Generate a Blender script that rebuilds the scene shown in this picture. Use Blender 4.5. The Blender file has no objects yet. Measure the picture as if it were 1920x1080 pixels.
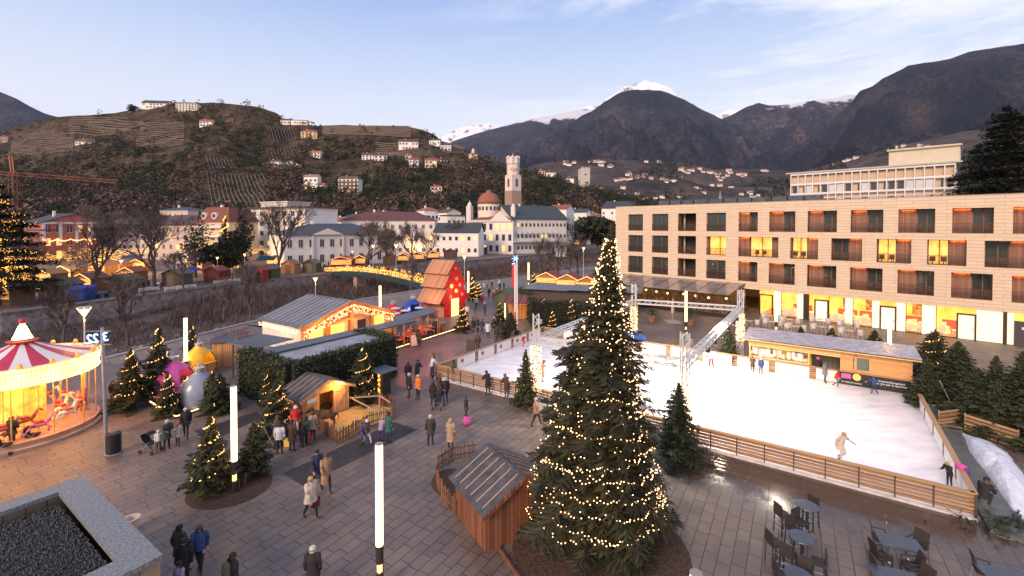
import bpy, math, random
from math import radians as R, sin, cos, pi, atan2, hypot, sqrt
from mathutils import Vector, Matrix, noise
C = bpy.data.collections.new('place'); bpy.context.scene.collection.children.link(C)
C = bpy.context.scene.collection
sc = bpy.context.scene
# ---------------------------------------------------------------- camera
F, PIT, CH = 852.0, R(1.0), 12.0
cd = bpy.data.cameras.new('camera'); cam = bpy.data.objects.new('camera', cd); C.objects.link(cam)
cam.location = (0, 0, CH); cam.rotation_euler = (R(90) - PIT, 0, 0)
cd.sensor_width = 36; cd.lens = F / 1920 * 36; cd.shift_y = -102 / 1920; cd.clip_start = .3; cd.clip_end = 30000
sc.camera = cam
# ---------------------------------------------------------------- sky and dusk light
w = bpy.data.worlds.new('World'); sc.world = w; w.use_nodes = True
nt = w.node_tree; nt.nodes.clear(); L = nt.links
def N(t, **k):
    n = nt.nodes.new(t)
    for a, b in k.items(): setattr(n, a, b)
    return n
out = N('ShaderNodeOutputWorld'); bg = N('ShaderNodeBackground'); L.new(bg.outputs[0], out.inputs[0])
tc = N('ShaderNodeTexCoord'); sx = N('ShaderNodeSeparateXYZ'); L.new(tc.outputs['Generated'], sx.inputs[0])
rp = N('ShaderNodeValToRGB'); L.new(sx.outputs['Z'], rp.inputs[0])
e = rp.color_ramp.elements
e[0].position = 0; e[0].color = (.82, .78, .84, 1); e[1].position = 1; e[1].color = (.22, .28, .50, 1)
for p, c in ((.08, (.80, .80, .86, 1)), (.2, (.73, .76, .86, 1)), (.32, (.50, .59, .80, 1)), (.44, (.28, .40, .70, 1))):
    q = e.new(p); q.color = c
mp = N('ShaderNodeMapping'); mp.inputs['Scale'].default_value = (1.2, 1.2, 6); mp.inputs['Rotation'].default_value = (R(0), R(-28), R(0))
L.new(tc.outputs['Generated'], mp.inputs[0])
nz = N('ShaderNodeTexNoise'); nz.inputs['Scale'].default_value = 1.9; nz.inputs['Detail'].default_value = 9; nz.inputs['Roughness'].default_value = .62
nz.inputs['Distortion'].default_value = .5
L.new(mp.outputs[0], nz.inputs['Vector'])
cr = N('ShaderNodeValToRGB'); cr.color_ramp.elements[0].position = .47; cr.color_ramp.elements[1].position = .62
cr.color_ramp.elements[1].color = (.75, .75, .75, 1)
L.new(nz.outputs[0], cr.inputs[0])
md = N('ShaderNodeMath', operation='MULTIPLY_ADD', use_clamp=True); md.inputs[1].default_value = 1.3; md.inputs[2].default_value = .36; L.new(sx.outputs['X'], md.inputs[0])
mm_ = N('ShaderNodeMath', operation='MULTIPLY'); L.new(cr.outputs[0], mm_.inputs[0]); L.new(md.outputs[0], mm_.inputs[1])
mx = N('ShaderNodeMix', data_type='RGBA'); L.new(mm_.outputs[0], mx.inputs[0]); L.new(rp.outputs[0], mx.inputs[6])
mx.inputs[7].default_value = (.93, .90, .94, 1)
sky = N('ShaderNodeTexSky', sky_type='NISHITA'); sky.sun_disc = False; sky.sun_elevation = R(2); sky.sun_rotation = R(200)
ad = N('ShaderNodeMix', data_type='RGBA', blend_type='ADD'); ad.inputs[0].default_value = .05
L.new(mx.outputs[2], ad.inputs[6]); L.new(sky.outputs[0], ad.inputs[7]); L.new(ad.outputs[2], bg.inputs[0])
bg.inputs[1].default_value = 1.12
sd = bpy.data.lights.new('sun', 'SUN'); sd.energy = 3.3; sd.angle = R(25); sd.color = (1, .71, .50)
so = bpy.data.objects.new('sun', sd); C.objects.link(so); so.rotation_euler = (R(62), 0, R(-35))
sc.view_settings.view_transform = 'Standard'; sc.view_settings.look = 'None'; sc.view_settings.exposure = .14; sc.view_settings.gamma = 1
sc.render.engine = 'CYCLES'; sc.cycles.use_denoising = True; sc.cycles.max_bounces = 6; sc.cycles.diffuse_bounces = 3
sc.cycles.transparent_max_bounces = 8; sc.cycles.sample_clamp_indirect = 3; sc.cycles.caustics_reflective = False; sc.cycles.caustics_refractive = False
# ---------------------------------------------------------------- geometry of the view: where a sight line meets a height or a distance
def ray(px, py):
    xc, yc = (px - 960) / F, (438 - py) / F
    return Vector((xc, cos(PIT) + yc * sin(PIT), yc * cos(PIT) - sin(PIT)))
def G(px, py, z=0):
    d = ray(px, py); t = (z - CH) / d.z
    return Vector((d.x * t, d.y * t, z))
def D(px, py, Y):
    d = ray(px, py); t = Y / d.y
    return Vector((d.x * t, Y, CH + d.z * t))
def HZ(px, py, p):      # height of the sight line above ground point p
    d = ray(px, py); return CH + d.z * p.y / d.y
# ---------------------------------------------------------------- materials
MATS = {}
def M(name, col, col2=None, sc_=3, rough=.75, bump=0, metal=0, emit=None, es=0, isl=0, stretch=None, samp=True, spec=None, bd=.02, lo=.35, hi=.65, detail=6):
    if name in MATS: return MATS[name]
    m = bpy.data.materials.new(name); m.use_nodes = True; t = m.node_tree; b = t.nodes['Principled BSDF']; MATS[name] = m
    b.inputs['Base Color'].default_value = (*col, 1); b.inputs['Roughness'].default_value = rough; b.inputs['Metallic'].default_value = metal
    if spec is not None: b.inputs['Specular IOR Level'].default_value = spec
    if emit: b.inputs['Emission Color'].default_value = (*emit, 1); b.inputs['Emission Strength'].default_value = es
    if not samp: m.cycles.emission_sampling = 'NONE'
    if col2 or bump:
        c = t.nodes.new('ShaderNodeTexCoord'); mpn = t.nodes.new('ShaderNodeMapping'); t.links.new(c.outputs['Object'], mpn.inputs[0])
        if stretch: mpn.inputs['Scale'].default_value = stretch
        n = t.nodes.new('ShaderNodeTexNoise'); n.inputs['Scale'].default_value = sc_; n.inputs['Detail'].default_value = detail; n.inputs['Roughness'].default_value = .6
        t.links.new(mpn.outputs[0], n.inputs['Vector'])
    if col2:
        r = t.nodes.new('ShaderNodeValToRGB'); r.color_ramp.elements[0].position = lo; r.color_ramp.elements[1].position = hi
        r.color_ramp.elements[0].color = (*col, 1); r.color_ramp.elements[1].color = (*col2, 1)
        src = n.outputs[0]
        if isl:
            g = t.nodes.new('ShaderNodeNewGeometry'); a = t.nodes.new('ShaderNodeMath'); a.operation = 'MULTIPLY_ADD'
            t.links.new(g.outputs['Random Per Island'], a.inputs[0]); a.inputs[1].default_value = isl
            s_ = t.nodes.new('ShaderNodeMath'); s_.operation = 'SUBTRACT'; t.links.new(n.outputs[0], s_.inputs[0]); s_.inputs[1].default_value = isl / 2
            t.links.new(s_.outputs[0], a.inputs[2]); src = a.outputs[0]
        t.links.new(src, r.inputs[0]); t.links.new(r.outputs[0], b.inputs['Base Color'])
        if emit: t.links.new(r.outputs[0], b.inputs['Emission Color'])
    if bump:
        bn = t.nodes.new('ShaderNodeBump'); bn.inputs['Strength'].default_value = bump; bn.inputs['Distance'].default_value = bd
        t.links.new(n.outputs[0], bn.inputs['Height']); t.links.new(bn.outputs[0], b.inputs['Normal'])
    return m
def glass(name, col=(.05, .06, .07), tr=.5, rough=.05):
    if name in MATS: return MATS[name]
    m = bpy.data.materials.new(name); m.use_nodes = True; t = m.node_tree; MATS[name] = m
    b = t.nodes['Principled BSDF']; b.inputs['Base Color'].default_value = (*col, 1); b.inputs['Roughness'].default_value = rough
    b.inputs['Alpha'].default_value = 1 - tr
    return m
def planks(name, c1, c2, width=.15, axis='X', rough=.7, gap=.12):
    """boards side by side along one local axis, each with its own tone"""
    if name in MATS: return MATS[name]
    m = bpy.data.materials.new(name); m.use_nodes = True; t = m.node_tree; b = t.nodes['Principled BSDF']; MATS[name] = m
    c = t.nodes.new('ShaderNodeTexCoord'); s = t.nodes.new('ShaderNodeSeparateXYZ'); t.links.new(c.outputs['Object'], s.inputs[0])
    def mth(op, a, v=None, b_=None):
        k = t.nodes.new('ShaderNodeMath'); k.operation = op
        if a is not None: t.links.new(a, k.inputs[0])
        if b_ is not None: t.links.new(b_, k.inputs[1])
        elif v is not None: k.inputs[1].default_value = v
        return k.outputs[0]
    src = s.outputs[axis] if len(axis) == 1 else mth('ADD', s.outputs['X'], b_=s.outputs['Y'])
    d = mth('DIVIDE', src, width); fr = mth('FRACT', d); fl = mth('FLOOR', d)
    wn = t.nodes.new('ShaderNodeTexWhiteNoise'); wn.noise_dimensions = '1D'; t.links.new(fl, wn.inputs['W'])
    n = t.nodes.new('ShaderNodeTexNoise'); n.inputs['Scale'].default_value = 4; n.inputs['Detail'].default_value = 6; t.links.new(c.outputs['Object'], n.inputs['Vector'])
    av = mth('MULTIPLY', mth('ADD', wn.outputs['Value'], b_=n.outputs[0]), .5)
    r = t.nodes.new('ShaderNodeValToRGB'); r.color_ramp.elements[0].position = .25; r.color_ramp.elements[1].position = .75
    r.color_ramp.elements[0].color = (*c1, 1); r.color_ramp.elements[1].color = (*c2, 1); t.links.new(av, r.inputs[0])
    g = mth('LESS_THAN', fr, gap)
    mx_ = t.nodes.new('ShaderNodeMix'); mx_.data_type = 'RGBA'; t.links.new(g, mx_.inputs[0]); t.links.new(r.outputs[0], mx_.inputs[6])
    mx_.inputs[7].default_value = (c1[0] * .25, c1[1] * .25, c1[2] * .25, 1)
    t.links.new(mx_.outputs[2], b.inputs['Base Color']); b.inputs['Roughness'].default_value = rough
    bn = t.nodes.new('ShaderNodeBump'); bn.invert = True; bn.inputs['Strength'].default_value = .6; bn.inputs['Distance'].default_value = .01
    t.links.new(g, bn.inputs['Height']); t.links.new(bn.outputs[0], b.inputs['Normal'])
    return m
# ---------------------------------------------------------------- mesh builder
class MB:
    def __init__(s): s.v = []; s.f = []; s.m = []; s.k = 0; s.T = None
    def add(s, vs, fs):
        n = len(s.v)
        if s.T is not None: vs = [tuple(s.T @ Vector(p)) for p in vs]
        s.v += [tuple(p) for p in vs]; s.f += [tuple(i + n for i in f) for f in fs]; s.m += [s.k] * len(fs); return s
    def box(s, c, d, rz=0, M_=None):
        x, y, z = d[0] / 2, d[1] / 2, d[2] / 2
        vs = [Vector((a * x, b * y, q * z)) for q in (-1, 1) for b in (-1, 1) for a in (-1, 1)]
        if M_ is None: M_ = Matrix.Rotation(rz, 3, 'Z')
        vs = [M_ @ p + Vector(c) for p in vs]
        return s.add(vs, [(0, 2, 3, 1), (4, 5, 7, 6), (0, 1, 5, 4), (2, 6, 7, 3), (0, 4, 6, 2), (1, 3, 7, 5)])
    def b2(s, x0, y0, z0, x1, y1, z1):
        return s.box(((x0 + x1) / 2, (y0 + y1) / 2, (z0 + z1) / 2), (abs(x1 - x0), abs(y1 - y0), abs(z1 - z0)))
    def bar(s, p, q, w_, h=None):
        p, q = Vector(p), Vector(q); d = q - p; l = d.length
        if l < 1e-6: return s
        return s.box((p + q) / 2, (l, w_, h or w_), M_=d.to_track_quat('X', 'Z').to_matrix())
    def tube(s, p, q, r0, r1=None, n=8, cap=True):
        r1 = r0 if r1 is None else r1
        p, q = Vector(p), Vector(q); d = q - p
        if d.length < 1e-6: return s
        m = d.to_track_quat('Z', 'Y').to_matrix(); vs = []
        for c, r in ((p, r0), (q, r1)):
            vs += [c + m @ Vector((r * cos(2 * pi * i / n), r * sin(2 * pi * i / n), 0)) for i in range(n)]
        fs = [(i, (i + 1) % n, n + (i + 1) % n, n + i) for i in range(n)]
        if cap: fs += [tuple(range(n - 1, -1, -1)), tuple(range(n, 2 * n))]
        return s.add(vs, fs)
    def path(s, pts, r, n=6):
        for i in range(len(pts) - 1):
            a = r[i] if isinstance(r, (list, tuple)) else r; b = r[i + 1] if isinstance(r, (list, tuple)) else r
            s.tube(pts[i], pts[i + 1], a, b, n, cap=(i in (0, len(pts) - 2)))
        return s
    def lathe(s, prof, c=(0, 0, 0), n=16, sx=1, sy=1, ph=0, arc=2 * pi):
        vs = []; c = Vector(c); full = abs(arc - 2 * pi) < 1e-6; cnt = n if full else n + 1
        for r, z in prof:
            vs += [c + Vector((r * sx * cos(ph + arc * i / n), r * sy * sin(ph + arc * i / n), z)) for i in range(cnt)]
        fs = []
        for j in range(len(prof) - 1):
            for i in range(n):
                k = (i + 1) % cnt
                fs.append((j * cnt + i, j * cnt + k, (j + 1) * cnt + k, (j + 1) * cnt + i))
        if full:
            if prof[0][0] > 1e-4: fs.append(tuple(range(n - 1, -1, -1)))
            if prof[-1][0] > 1e-4: fs.append(tuple((len(prof) - 1) * n + i for i in range(n)))
        return s.add(vs, fs)
    def ball(s, c, r, n=10, sz=1, m=6):
        return s.lathe([(max(r * sin(pi * j / m), 1e-5), -r * sz * cos(pi * j / m)) for j in range(m + 1)], c, n)
    def prism(s, poly, z0, z1):
        n = len(poly); vs = [(x, y, z0) for x, y in poly] + [(x, y, z1) for x, y in poly]
        return s.add(vs, [tuple(range(n - 1, -1, -1)), tuple(range(n, 2 * n))] + [(i, (i + 1) % n, n + (i + 1) % n, n + i) for i in range(n)])
    def xz(s, poly, y0, y1):      # outline in x-z, thick in y
        n = len(poly); vs = [(x, y0, z) for x, z in poly] + [(x, y1, z) for x, z in poly]
        return s.add(vs, [tuple(range(n)), tuple(range(2 * n - 1, n - 1, -1))] + [(i, n + i, n + (i + 1) % n, (i + 1) % n) for i in range(n)])
    def quad(s, a, b, c, d): return s.add([a, b, c, d], [(0, 1, 2, 3)])
    def slab(s, a, b, c, d, th):    # thick sheet through four points
        a, b, c, d = map(Vector, (a, b, c, d)); n = (b - a).cross(d - a).normalized() * th
        return s.add([a, b, c, d, a + n, b + n, c + n, d + n], [(3, 2, 1, 0), (4, 5, 6, 7), (0, 1, 5, 4), (1, 2, 6, 5), (2, 3, 7, 6), (3, 0, 4, 7)])
    def octa(s, c, r):
        x, y, z = c
        return s.add([(x + r, y, z), (x, y + r, z), (x - r, y, z), (x, y - r, z), (x, y, z + r), (x, y, z - r)],
                     [(0, 1, 4), (1, 2, 4), (2, 3, 4), (3, 0, 4), (1, 0, 5), (2, 1, 5), (3, 2, 5), (0, 3, 5)])
    def tet(s, c, r):
        x, y, z = c
        return s.add([(x + r, y, z - r * .5), (x - r * .6, y + r * .8, z - r * .5), (x - r * .6, y - r * .8, z - r * .5), (x, y, z + r)],
                     [(0, 1, 3), (1, 2, 3), (2, 0, 3), (0, 2, 1)])
    def mesh(s, name, mats, smooth=False):
        me = bpy.data.meshes.new(name); me.from_pydata(s.v, [], s.f)
        if not isinstance(mats, (list, tuple)): mats = [mats]
        for m in mats: me.materials.append(m)
        if len(mats) > 1: me.polygons.foreach_set('material_index', s.m)
        if smooth: me.polygons.foreach_set('use_smooth', [True] * len(s.f))
        me.update(); return me
    def build(s, name, mats, parent=None, smooth=False, **tg):
        o = bpy.data.objects.new(name, s.mesh(name, mats, smooth)); C.objects.link(o)
        if parent is not None: o.parent = parent
        if tg: tag(o, **tg)
        return o
def tag(o, label=None, cat=None, group=None, kind=None):
    if label: o['label'] = label
    if cat: o['category'] = cat
    if group: o['group'] = group
    if kind: o['kind'] = kind
    return o
def thing(name, label, cat, loc=(0, 0, 0), rz=0, group=None, s=1):
    o = bpy.data.objects.new(name, None); C.objects.link(o); o.location = loc; o.rotation_euler = (0, 0, rz); o.scale = (s, s, s); o.empty_display_size = .3
    return tag(o, label, cat, group)
KIDS = {}
def dup(o, loc=None, rz=None, label=None, s=None, group=None, parent=None):
    c = o.copy(); C.objects.link(c)
    if parent is not None: c.parent = parent
    if loc is not None: c.location = loc
    if rz is not None: c.rotation_euler = (0, 0, rz)
    if s is not None: c.scale = s if isinstance(s, (tuple, list)) else (s, s, s)
    if label: c['label'] = label
    if group: c['group'] = group
    for ch in list(o.children): dup(ch, parent=c)
    return c
USED = set()
def place(proto, loc, rz=0, label=None, s=None, group=None):
    """the first call moves the first-built thing itself, later calls copy it"""
    if proto.name not in USED:
        USED.add(proto.name); proto.location = loc; proto.rotation_euler = (0, 0, rz)
        if s is not None: proto.scale = s if isinstance(s, (tuple, list)) else (s, s, s)
        if label: proto['label'] = label
        if group: proto['group'] = group
        return proto
    return dup(proto, loc, rz, label, s, group)
def lamp(name, kind, loc, e_, col=(1, .7, .35), size=.3, rot=None, spot=None, blend=.5, parent=None):
    l = bpy.data.lights.new(name, kind); l.energy = e_; l.color = col
    if kind == 'AREA': l.shape = 'RECTANGLE'; l.size, l.size_y = size if isinstance(size, tuple) else (size, size)
    else: l.shadow_soft_size = size
    if spot: l.spot_size = spot; l.spot_blend = blend
    o = bpy.data.objects.new(name, l); C.objects.link(o); o.location = loc
    if rot is not None: o.rotation_euler = rot
    if parent is not None: o.parent = parent
    return o
def text(s, size, mat_, name='lettering', parent=None, depth=.01, align='CENTER', flip=False):
    c = bpy.data.curves.new(name, 'FONT'); c.body = s; c.size = size; c.extrude = depth; c.align_x = align; c.align_y = 'CENTER'
    o = bpy.data.objects.new(name + '_curve', c); C.objects.link(o)
    dg = bpy.context.evaluated_depsgraph_get(); me = bpy.data.meshes.new_from_object(o.evaluated_get(dg)); bpy.data.objects.remove(o)
    me.materials.clear(); me.materials.append(mat_)
    m = Matrix.Rotation(R(90), 4, 'X')
    if flip: m = Matrix.Scale(-1, 4, (1, 0, 0)) @ m
    me.transform(m)
    o = bpy.data.objects.new(name, me); C.objects.link(o)
    if parent is not None: o.parent = parent
    return o
rnd = random.Random(7)
U = rnd.uniform
PA = R(-34.7)                                    # the way the plaza, rink and its huts are turned
EU, EV = Vector((cos(PA), sin(PA), 0)), Vector((-sin(PA), cos(PA), 0))
WARM, AMBER = (1, .72, .34), (1, .5, .14)
bulb = M('warm_bulb', (1, .6, .25), emit=(1, .44, .13), es=4, samp=False)
bulb_white = M('pale_bulb', (1, .8, .5), emit=(1, .52, .22), es=5.5, samp=False)
bulb_yellow = M('yellow_bulb', (1, .7, .1), emit=(1, .42, .07), es=3, samp=False)
# ================================================================ THE LAND
NB = [(-150, -60), (-90, -12), (-50, 24), (-37, 39.8), (-33, 55), (-24, 74.6), (-12, 92), (-2.5, 101), (22.5, 130), (58, 176), (110, 244), (200, 350)]
FB = [(-200, -40), (-140, 5), (-95, 38), (-69.8, 62), (-62, 82), (-57, 95.5), (-42.8, 117.5), (-15, 155), (8.7, 186), (58, 262), (110, 330), (220, 460)]
def paving(name, c1, c2, mortar, bw, bh, rz, rough=.55, wet=False, off=.37):
    m = bpy.data.materials.new(name); m.use_nodes = True; t = m.node_tree; b = t.nodes['Principled BSDF']; MATS[name] = m
    c = t.nodes.new('ShaderNodeTexCoord'); mpn = t.nodes.new('ShaderNodeMapping'); mpn.inputs['Rotation'].default_value = (0, 0, rz); t.links.new(c.outputs['Object'], mpn.inputs[0])
    k = t.nodes.new('ShaderNodeTexBrick'); k.offset = off; k.squash = .7; k.squash_frequency = 3; k.offset_frequency = 2
    k.inputs['Scale'].default_value = 1; k.inputs['Brick Width'].default_value = bw; k.inputs['Row Height'].default_value = bh
    k.inputs['Mortar Size'].default_value = .018; k.inputs['Mortar Smooth'].default_value = .3; k.inputs['Bias'].default_value = 0
    k.inputs['Color1'].default_value = (*c1, 1); k.inputs['Color2'].default_value = (*c2, 1); k.inputs['Mortar'].default_value = (*mortar, 1)
    t.links.new(mpn.outputs[0], k.inputs[0])
    n = t.nodes.new('ShaderNodeTexNoise'); n.inputs['Scale'].default_value = .35; n.inputs['Detail'].default_value = 10; n.inputs['Roughness'].default_value = .7
    t.links.new(c.outputs['Object'], n.inputs['Vector'])
    r = t.nodes.new('ShaderNodeValToRGB'); r.color_ramp.elements[0].position = .3; r.color_ramp.elements[1].position = .7
    r.color_ramp.elements[0].color = (.5, .48, .48, 1); r.color_ramp.elements[1].color = (1.3, 1.27, 1.22, 1); t.links.new(n.outputs[0], r.inputs[0])
    x = t.nodes.new('ShaderNodeMix'); x.data_type = 'RGBA'; x.blend_type = 'MULTIPLY'; x.inputs[0].default_value = 1
    t.links.new(k.outputs[0], x.inputs[6]); t.links.new(r.outputs[0], x.inputs[7])
    col = x.outputs[2]
    rr = t.nodes.new('ShaderNodeMapRange'); rr.inputs[1].default_value = .35; rr.inputs[2].default_value = .65
    rr.inputs[3].default_value = rough - .17; rr.inputs[4].default_value = rough + .2; t.links.new(n.outputs[0], rr.inputs[0]); ro = rr.outputs[0]
    if wet:   # meltwater and mud along the foot of the rink
        g = G(1380, 885)
        m2 = t.nodes.new('ShaderNodeMapping'); m2.vector_type = 'TEXTURE'; m2.inputs['Location'].default_value = (g.x + 1.6, g.y - .6, 0)
        m2.inputs['Rotation'].default_value = (0, 0, PA); m2.inputs['Scale'].default_value = (17, 5, 1); t.links.new(c.outputs['Object'], m2.inputs[0])
        gr = t.nodes.new('ShaderNodeTexGradient'); gr.gradient_type = 'SPHERICAL'; t.links.new(m2.outputs[0], gr.inputs[0])
        n2 = t.nodes.new('ShaderNodeTexNoise'); n2.inputs['Scale'].default_value = 1.1; n2.inputs['Detail'].default_value = 8; n2.inputs['Roughness'].default_value = .68; t.links.new(c.outputs['Object'], n2.inputs['Vector'])
        a = t.nodes.new('ShaderNodeMath'); a.operation = 'ADD'; t.links.new(gr.outputs['Fac'], a.inputs[0]); t.links.new(n2.outputs[0], a.inputs[1])
        mr = t.nodes.new('ShaderNodeMapRange'); mr.inputs[1].default_value = .80; mr.inputs[2].default_value = 1.2; t.links.new(a.outputs[0], mr.inputs[0])
        y = t.nodes.new('ShaderNodeMix'); y.data_type = 'RGBA'; t.links.new(mr.outputs[0], y.inputs[0]); t.links.new(col, y.inputs[6]); y.inputs[7].default_value = (.075, .05, .038, 1); col = y.outputs[2]
        z = t.nodes.new('ShaderNodeMix'); t.links.new(mr.outputs[0], z.inputs[0]); t.links.new(ro, z.inputs[2]); z.inputs[3].default_value = .13; ro = z.outputs[0]
    t.links.new(col, b.inputs['Base Color']); t.links.new(ro, b.inputs['Roughness'])
    bn = t.nodes.new('ShaderNodeBump'); bn.inputs['Strength'].default_value = .5; bn.inputs['Distance'].default_value = .012
    mm = t.nodes.new('ShaderNodeMath'); mm.operation = 'MULTIPLY_ADD'; t.links.new(k.outputs['Fac'], mm.inputs[0]); mm.inputs[1].default_value = -1; t.links.new(n.outputs[0], mm.inputs[2])
    t.links.new(mm.outputs[0], bn.inputs['Height']); t.links.new(bn.outputs[0], b.inputs['Normal'])
    return m
pave = paving('stone_slabs', (.165, .134, .115), (.205, .166, .143), (.05, .038, .032), 1.05, .46, R(-58), .5, True)
pave_b = paving('promenade_slabs', (.21, .17, .155), (.27, .22, .2), (.10, .08, .07), .8, .5, R(-50), .65)
# plaza sheet: everything on this side of the river
mb = MB(); poly = [(x, y, 0) for x, y in NB] + [(300, 350, 0), (300, -60, 0)]
mb.add(poly, [tuple(range(len(poly) - 1, -1, -1))]); mb.build('plaza_ground', pave, kind='structure')
# river channel, one cross-section swept along both banks
PROF = [(0, -.02), (.004, -4.6), (.34, -4.6), (.40, -3.9), (.7, -3.7), (.93, -3.3), (.996, -3.2)]
def bankpt(i, t, s):
    a = Vector(NB[i]).lerp(Vector(NB[i + 1]), t); b = Vector(FB[i]).lerp(Vector(FB[i + 1]), t); return a.lerp(b, s)
mb = MB(); rows = []
for i in range(len(NB) - 1):
    for k in range(6):
        row = []
        for s_, z in PROF:
            p = bankpt(i, k / 6, s_); dz = .5 * noise.noise((p.x * .15, p.y * .15, 0)) if .3 < s_ < .98 else 0
            row.append((p.x, p.y, z + dz))
        rows.append(row)
q = len(PROF); vs = [p for r_ in rows for p in r_]; fs = [(r_ * q + j, r_ * q + j + 1, (r_ + 1) * q + j + 1, (r_ + 1) * q + j) for r_ in range(len(rows) - 1) for j in range(q - 1)]
mb.add(vs, fs); mb.build('riverbed', M('river_gravel', (.075, .058, .052), (.17, .14, .13), 1.2, .9, .8, bd=.3), kind='structure')
mb = MB(); n_ = len(NB)
mb.add([(x, y, -4.05) for x, y in NB] + [(*(Vector(NB[i]).lerp(Vector(FB[i]), .43)), -4.05) for i in range(n_)], [(i, i + 1, n_ + i + 1, n_ + i) for i in range(n_ - 1)])
mb.build('river_water', M('river_water', (.02, .04, .045), (.06, .08, .08), .8, .12, .5, bd=.15, stretch=(1, .35, 1)), kind='structure')
# far promenade and valley floor
mb = MB(); poly = [(x, y, 0) for x, y in FB]
mb.add(poly + [(1800, 700, 0), (1800, 1500, 0), (-1500, 1500, 0), (-1500, -40, 0)], [tuple(range(len(poly) + 4))])
mb.build('promenade_ground', M('promenade', (.12, .085, .072), (.2, .15, .13), .5, .85, .1), kind='structure')
mb = MB(); mb.quad((-9000, -400, -6.5), (9000, -400, -6.5), (9000, 16000, -6.5), (-9000, 16000, -6.5)); mb.build('valley_ground', M('valley', (.09, .075, .06), (.14, .12, .09), .01), kind='structure')
# stone embankment wall with coping and low iron railing
stone = M('rubble_stone', (.11, .085, .075), (.38, .29, .26), 1.1, .9, 1, bd=.2, lo=.3, hi=.62)
wl = thing('embankment_wall', 'long rubble stone river wall below the far promenade', 'wall')
m1, m2, m3 = MB(), MB(), MB()
for i in range(1, n_ - 1):
    a, b = Vector((*FB[i], 0)), Vector((*FB[i + 1], 0)); d = (b - a).normalized(); nn = Vector((d.y, -d.x, 0))
    m1.add([(a + nn * .02).to_tuple()[:2] + (-4,), (b + nn * .02).to_tuple()[:2] + (-4,), (b + nn * .02).to_tuple()[:2] + (-.1,), (a + nn * .02).to_tuple()[:2] + (-.1,)], [(0, 1, 2, 3)])
    m2.bar(a + Vector((0, 0, .06)), b + Vector((0, 0, .06)), .45, .22)
    l = (b - a).length; k = int(l / 3)
    for j in range(k):
        p = a + d * (j * l / k); m3.tube(p, p + Vector((0, 0, 1.05)), .035, n=4)
    for h in (.6, 1.05): m3.tube(a + Vector((0, 0, h)), b + Vector((0, 0, h)), .02, n=4)
m1.build('wall_face', stone, wl); m2.build('coping', M('coping_stone', (.22, .19, .18), (.32, .28, .26), 2), wl); m3.build('railing', M('iron', (.05, .045, .045), rough=.5), wl)
# near bank: light kerb and a strip of path in paler stone
mb = MB(); mk = MB()
for i in range(1, n_ - 2):
    a, b = Vector((*NB[i], 0)), Vector((*NB[i + 1], 0)); d = (b - a).normalized(); nn = Vector((d.y, -d.x, 0))
    mb.quad(a + nn * .4 + Vector((0, 0, .004)), b + nn * .4 + Vector((0, 0, .004)), b + nn * 3.6 + Vector((0, 0, .004)), a + nn * 3.6 + Vector((0, 0, .004)))
    mk.bar(a + nn * .2 + Vector((0, 0, .08)), b + nn * .2 + Vector((0, 0, .08)), .4, .16)
mb.build('river_path', pave_b, kind='structure'); mk.build('river_kerb', M('kerb_stone', (.32, .29, .28), (.42, .38, .36), 2), kind='structure')
# ---------------------------------------------------------------- hills and mountains
def lerpl(tab, x):
    if x <= tab[0][0]: return tab[0][1]
    for (a, p), (b, q_) in zip(tab, tab[1:]):
        if x <= b:
            t = (x - a) / (b - a); return p + (q_ - p) * t
    return tab[-1][1]
class Sheet:
    """a hillside given by its skyline, its foot and how far away both are"""
    def __init__(s, crest, yc, yb, pb, amp=0, fr=.01, oct_=6, jag=0, pw=1.0):
        s.crest, s.yc, s.yb, s.pb, s.amp, s.fr, s.o, s.jag, s.pw = crest, yc, yb, pb, amp, fr, oct_, jag, pw
    def at(s, px, t):
        pc = lerpl(s.crest, px); yc = lerpl(s.yc, px); yb = lerpl(s.yb, px); pb = lerpl(s.pb, px)
        p = D(px, pb + (pc - pb) * t, yb + (yc - yb) * t ** s.pw)
        if s.amp:
            w_ = min(1, 4 * t * (1 - t) + s.jag)
            h = noise.ridged_multi_fractal(Vector((p.x * s.fr, p.y * s.fr * .8, 3.3)), 1.0, 2.1, s.o, .9, 1.9) - 1.0
            p.z += s.amp * h * w_
        return p
    def hit(s, px, py):
        pc = lerpl(s.crest, px); pb = lerpl(s.pb, px); t = max(0, min(1, (py - pb) / (pc - pb))); return s.at(px, t)
    def build(s, name, mat_, x0, x1, nx, nt_, kind='structure', drop=.5):
        mb = MB(); vs = []
        for i in range(nx + 1):
            px = x0 + (x1 - x0) * i / nx
            for j in range(nt_ + 1): vs.append(s.at(px, j / nt_))
            c = vs[-1]; vs.append(Vector((c.x * 1.25, c.y * 1.25, c.z * drop))); vs.append(Vector((c.x * 1.4, c.y * 1.4, -6)))
        r_ = nt_ + 3
        mb.add(vs, [(i * r_ + j, (i + 1) * r_ + j, (i + 1) * r_ + j + 1, i * r_ + j + 1) for i in range(nx) for j in range(r_ - 1)])
        return mb.build(name, mat_, smooth=False, kind=kind)
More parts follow.
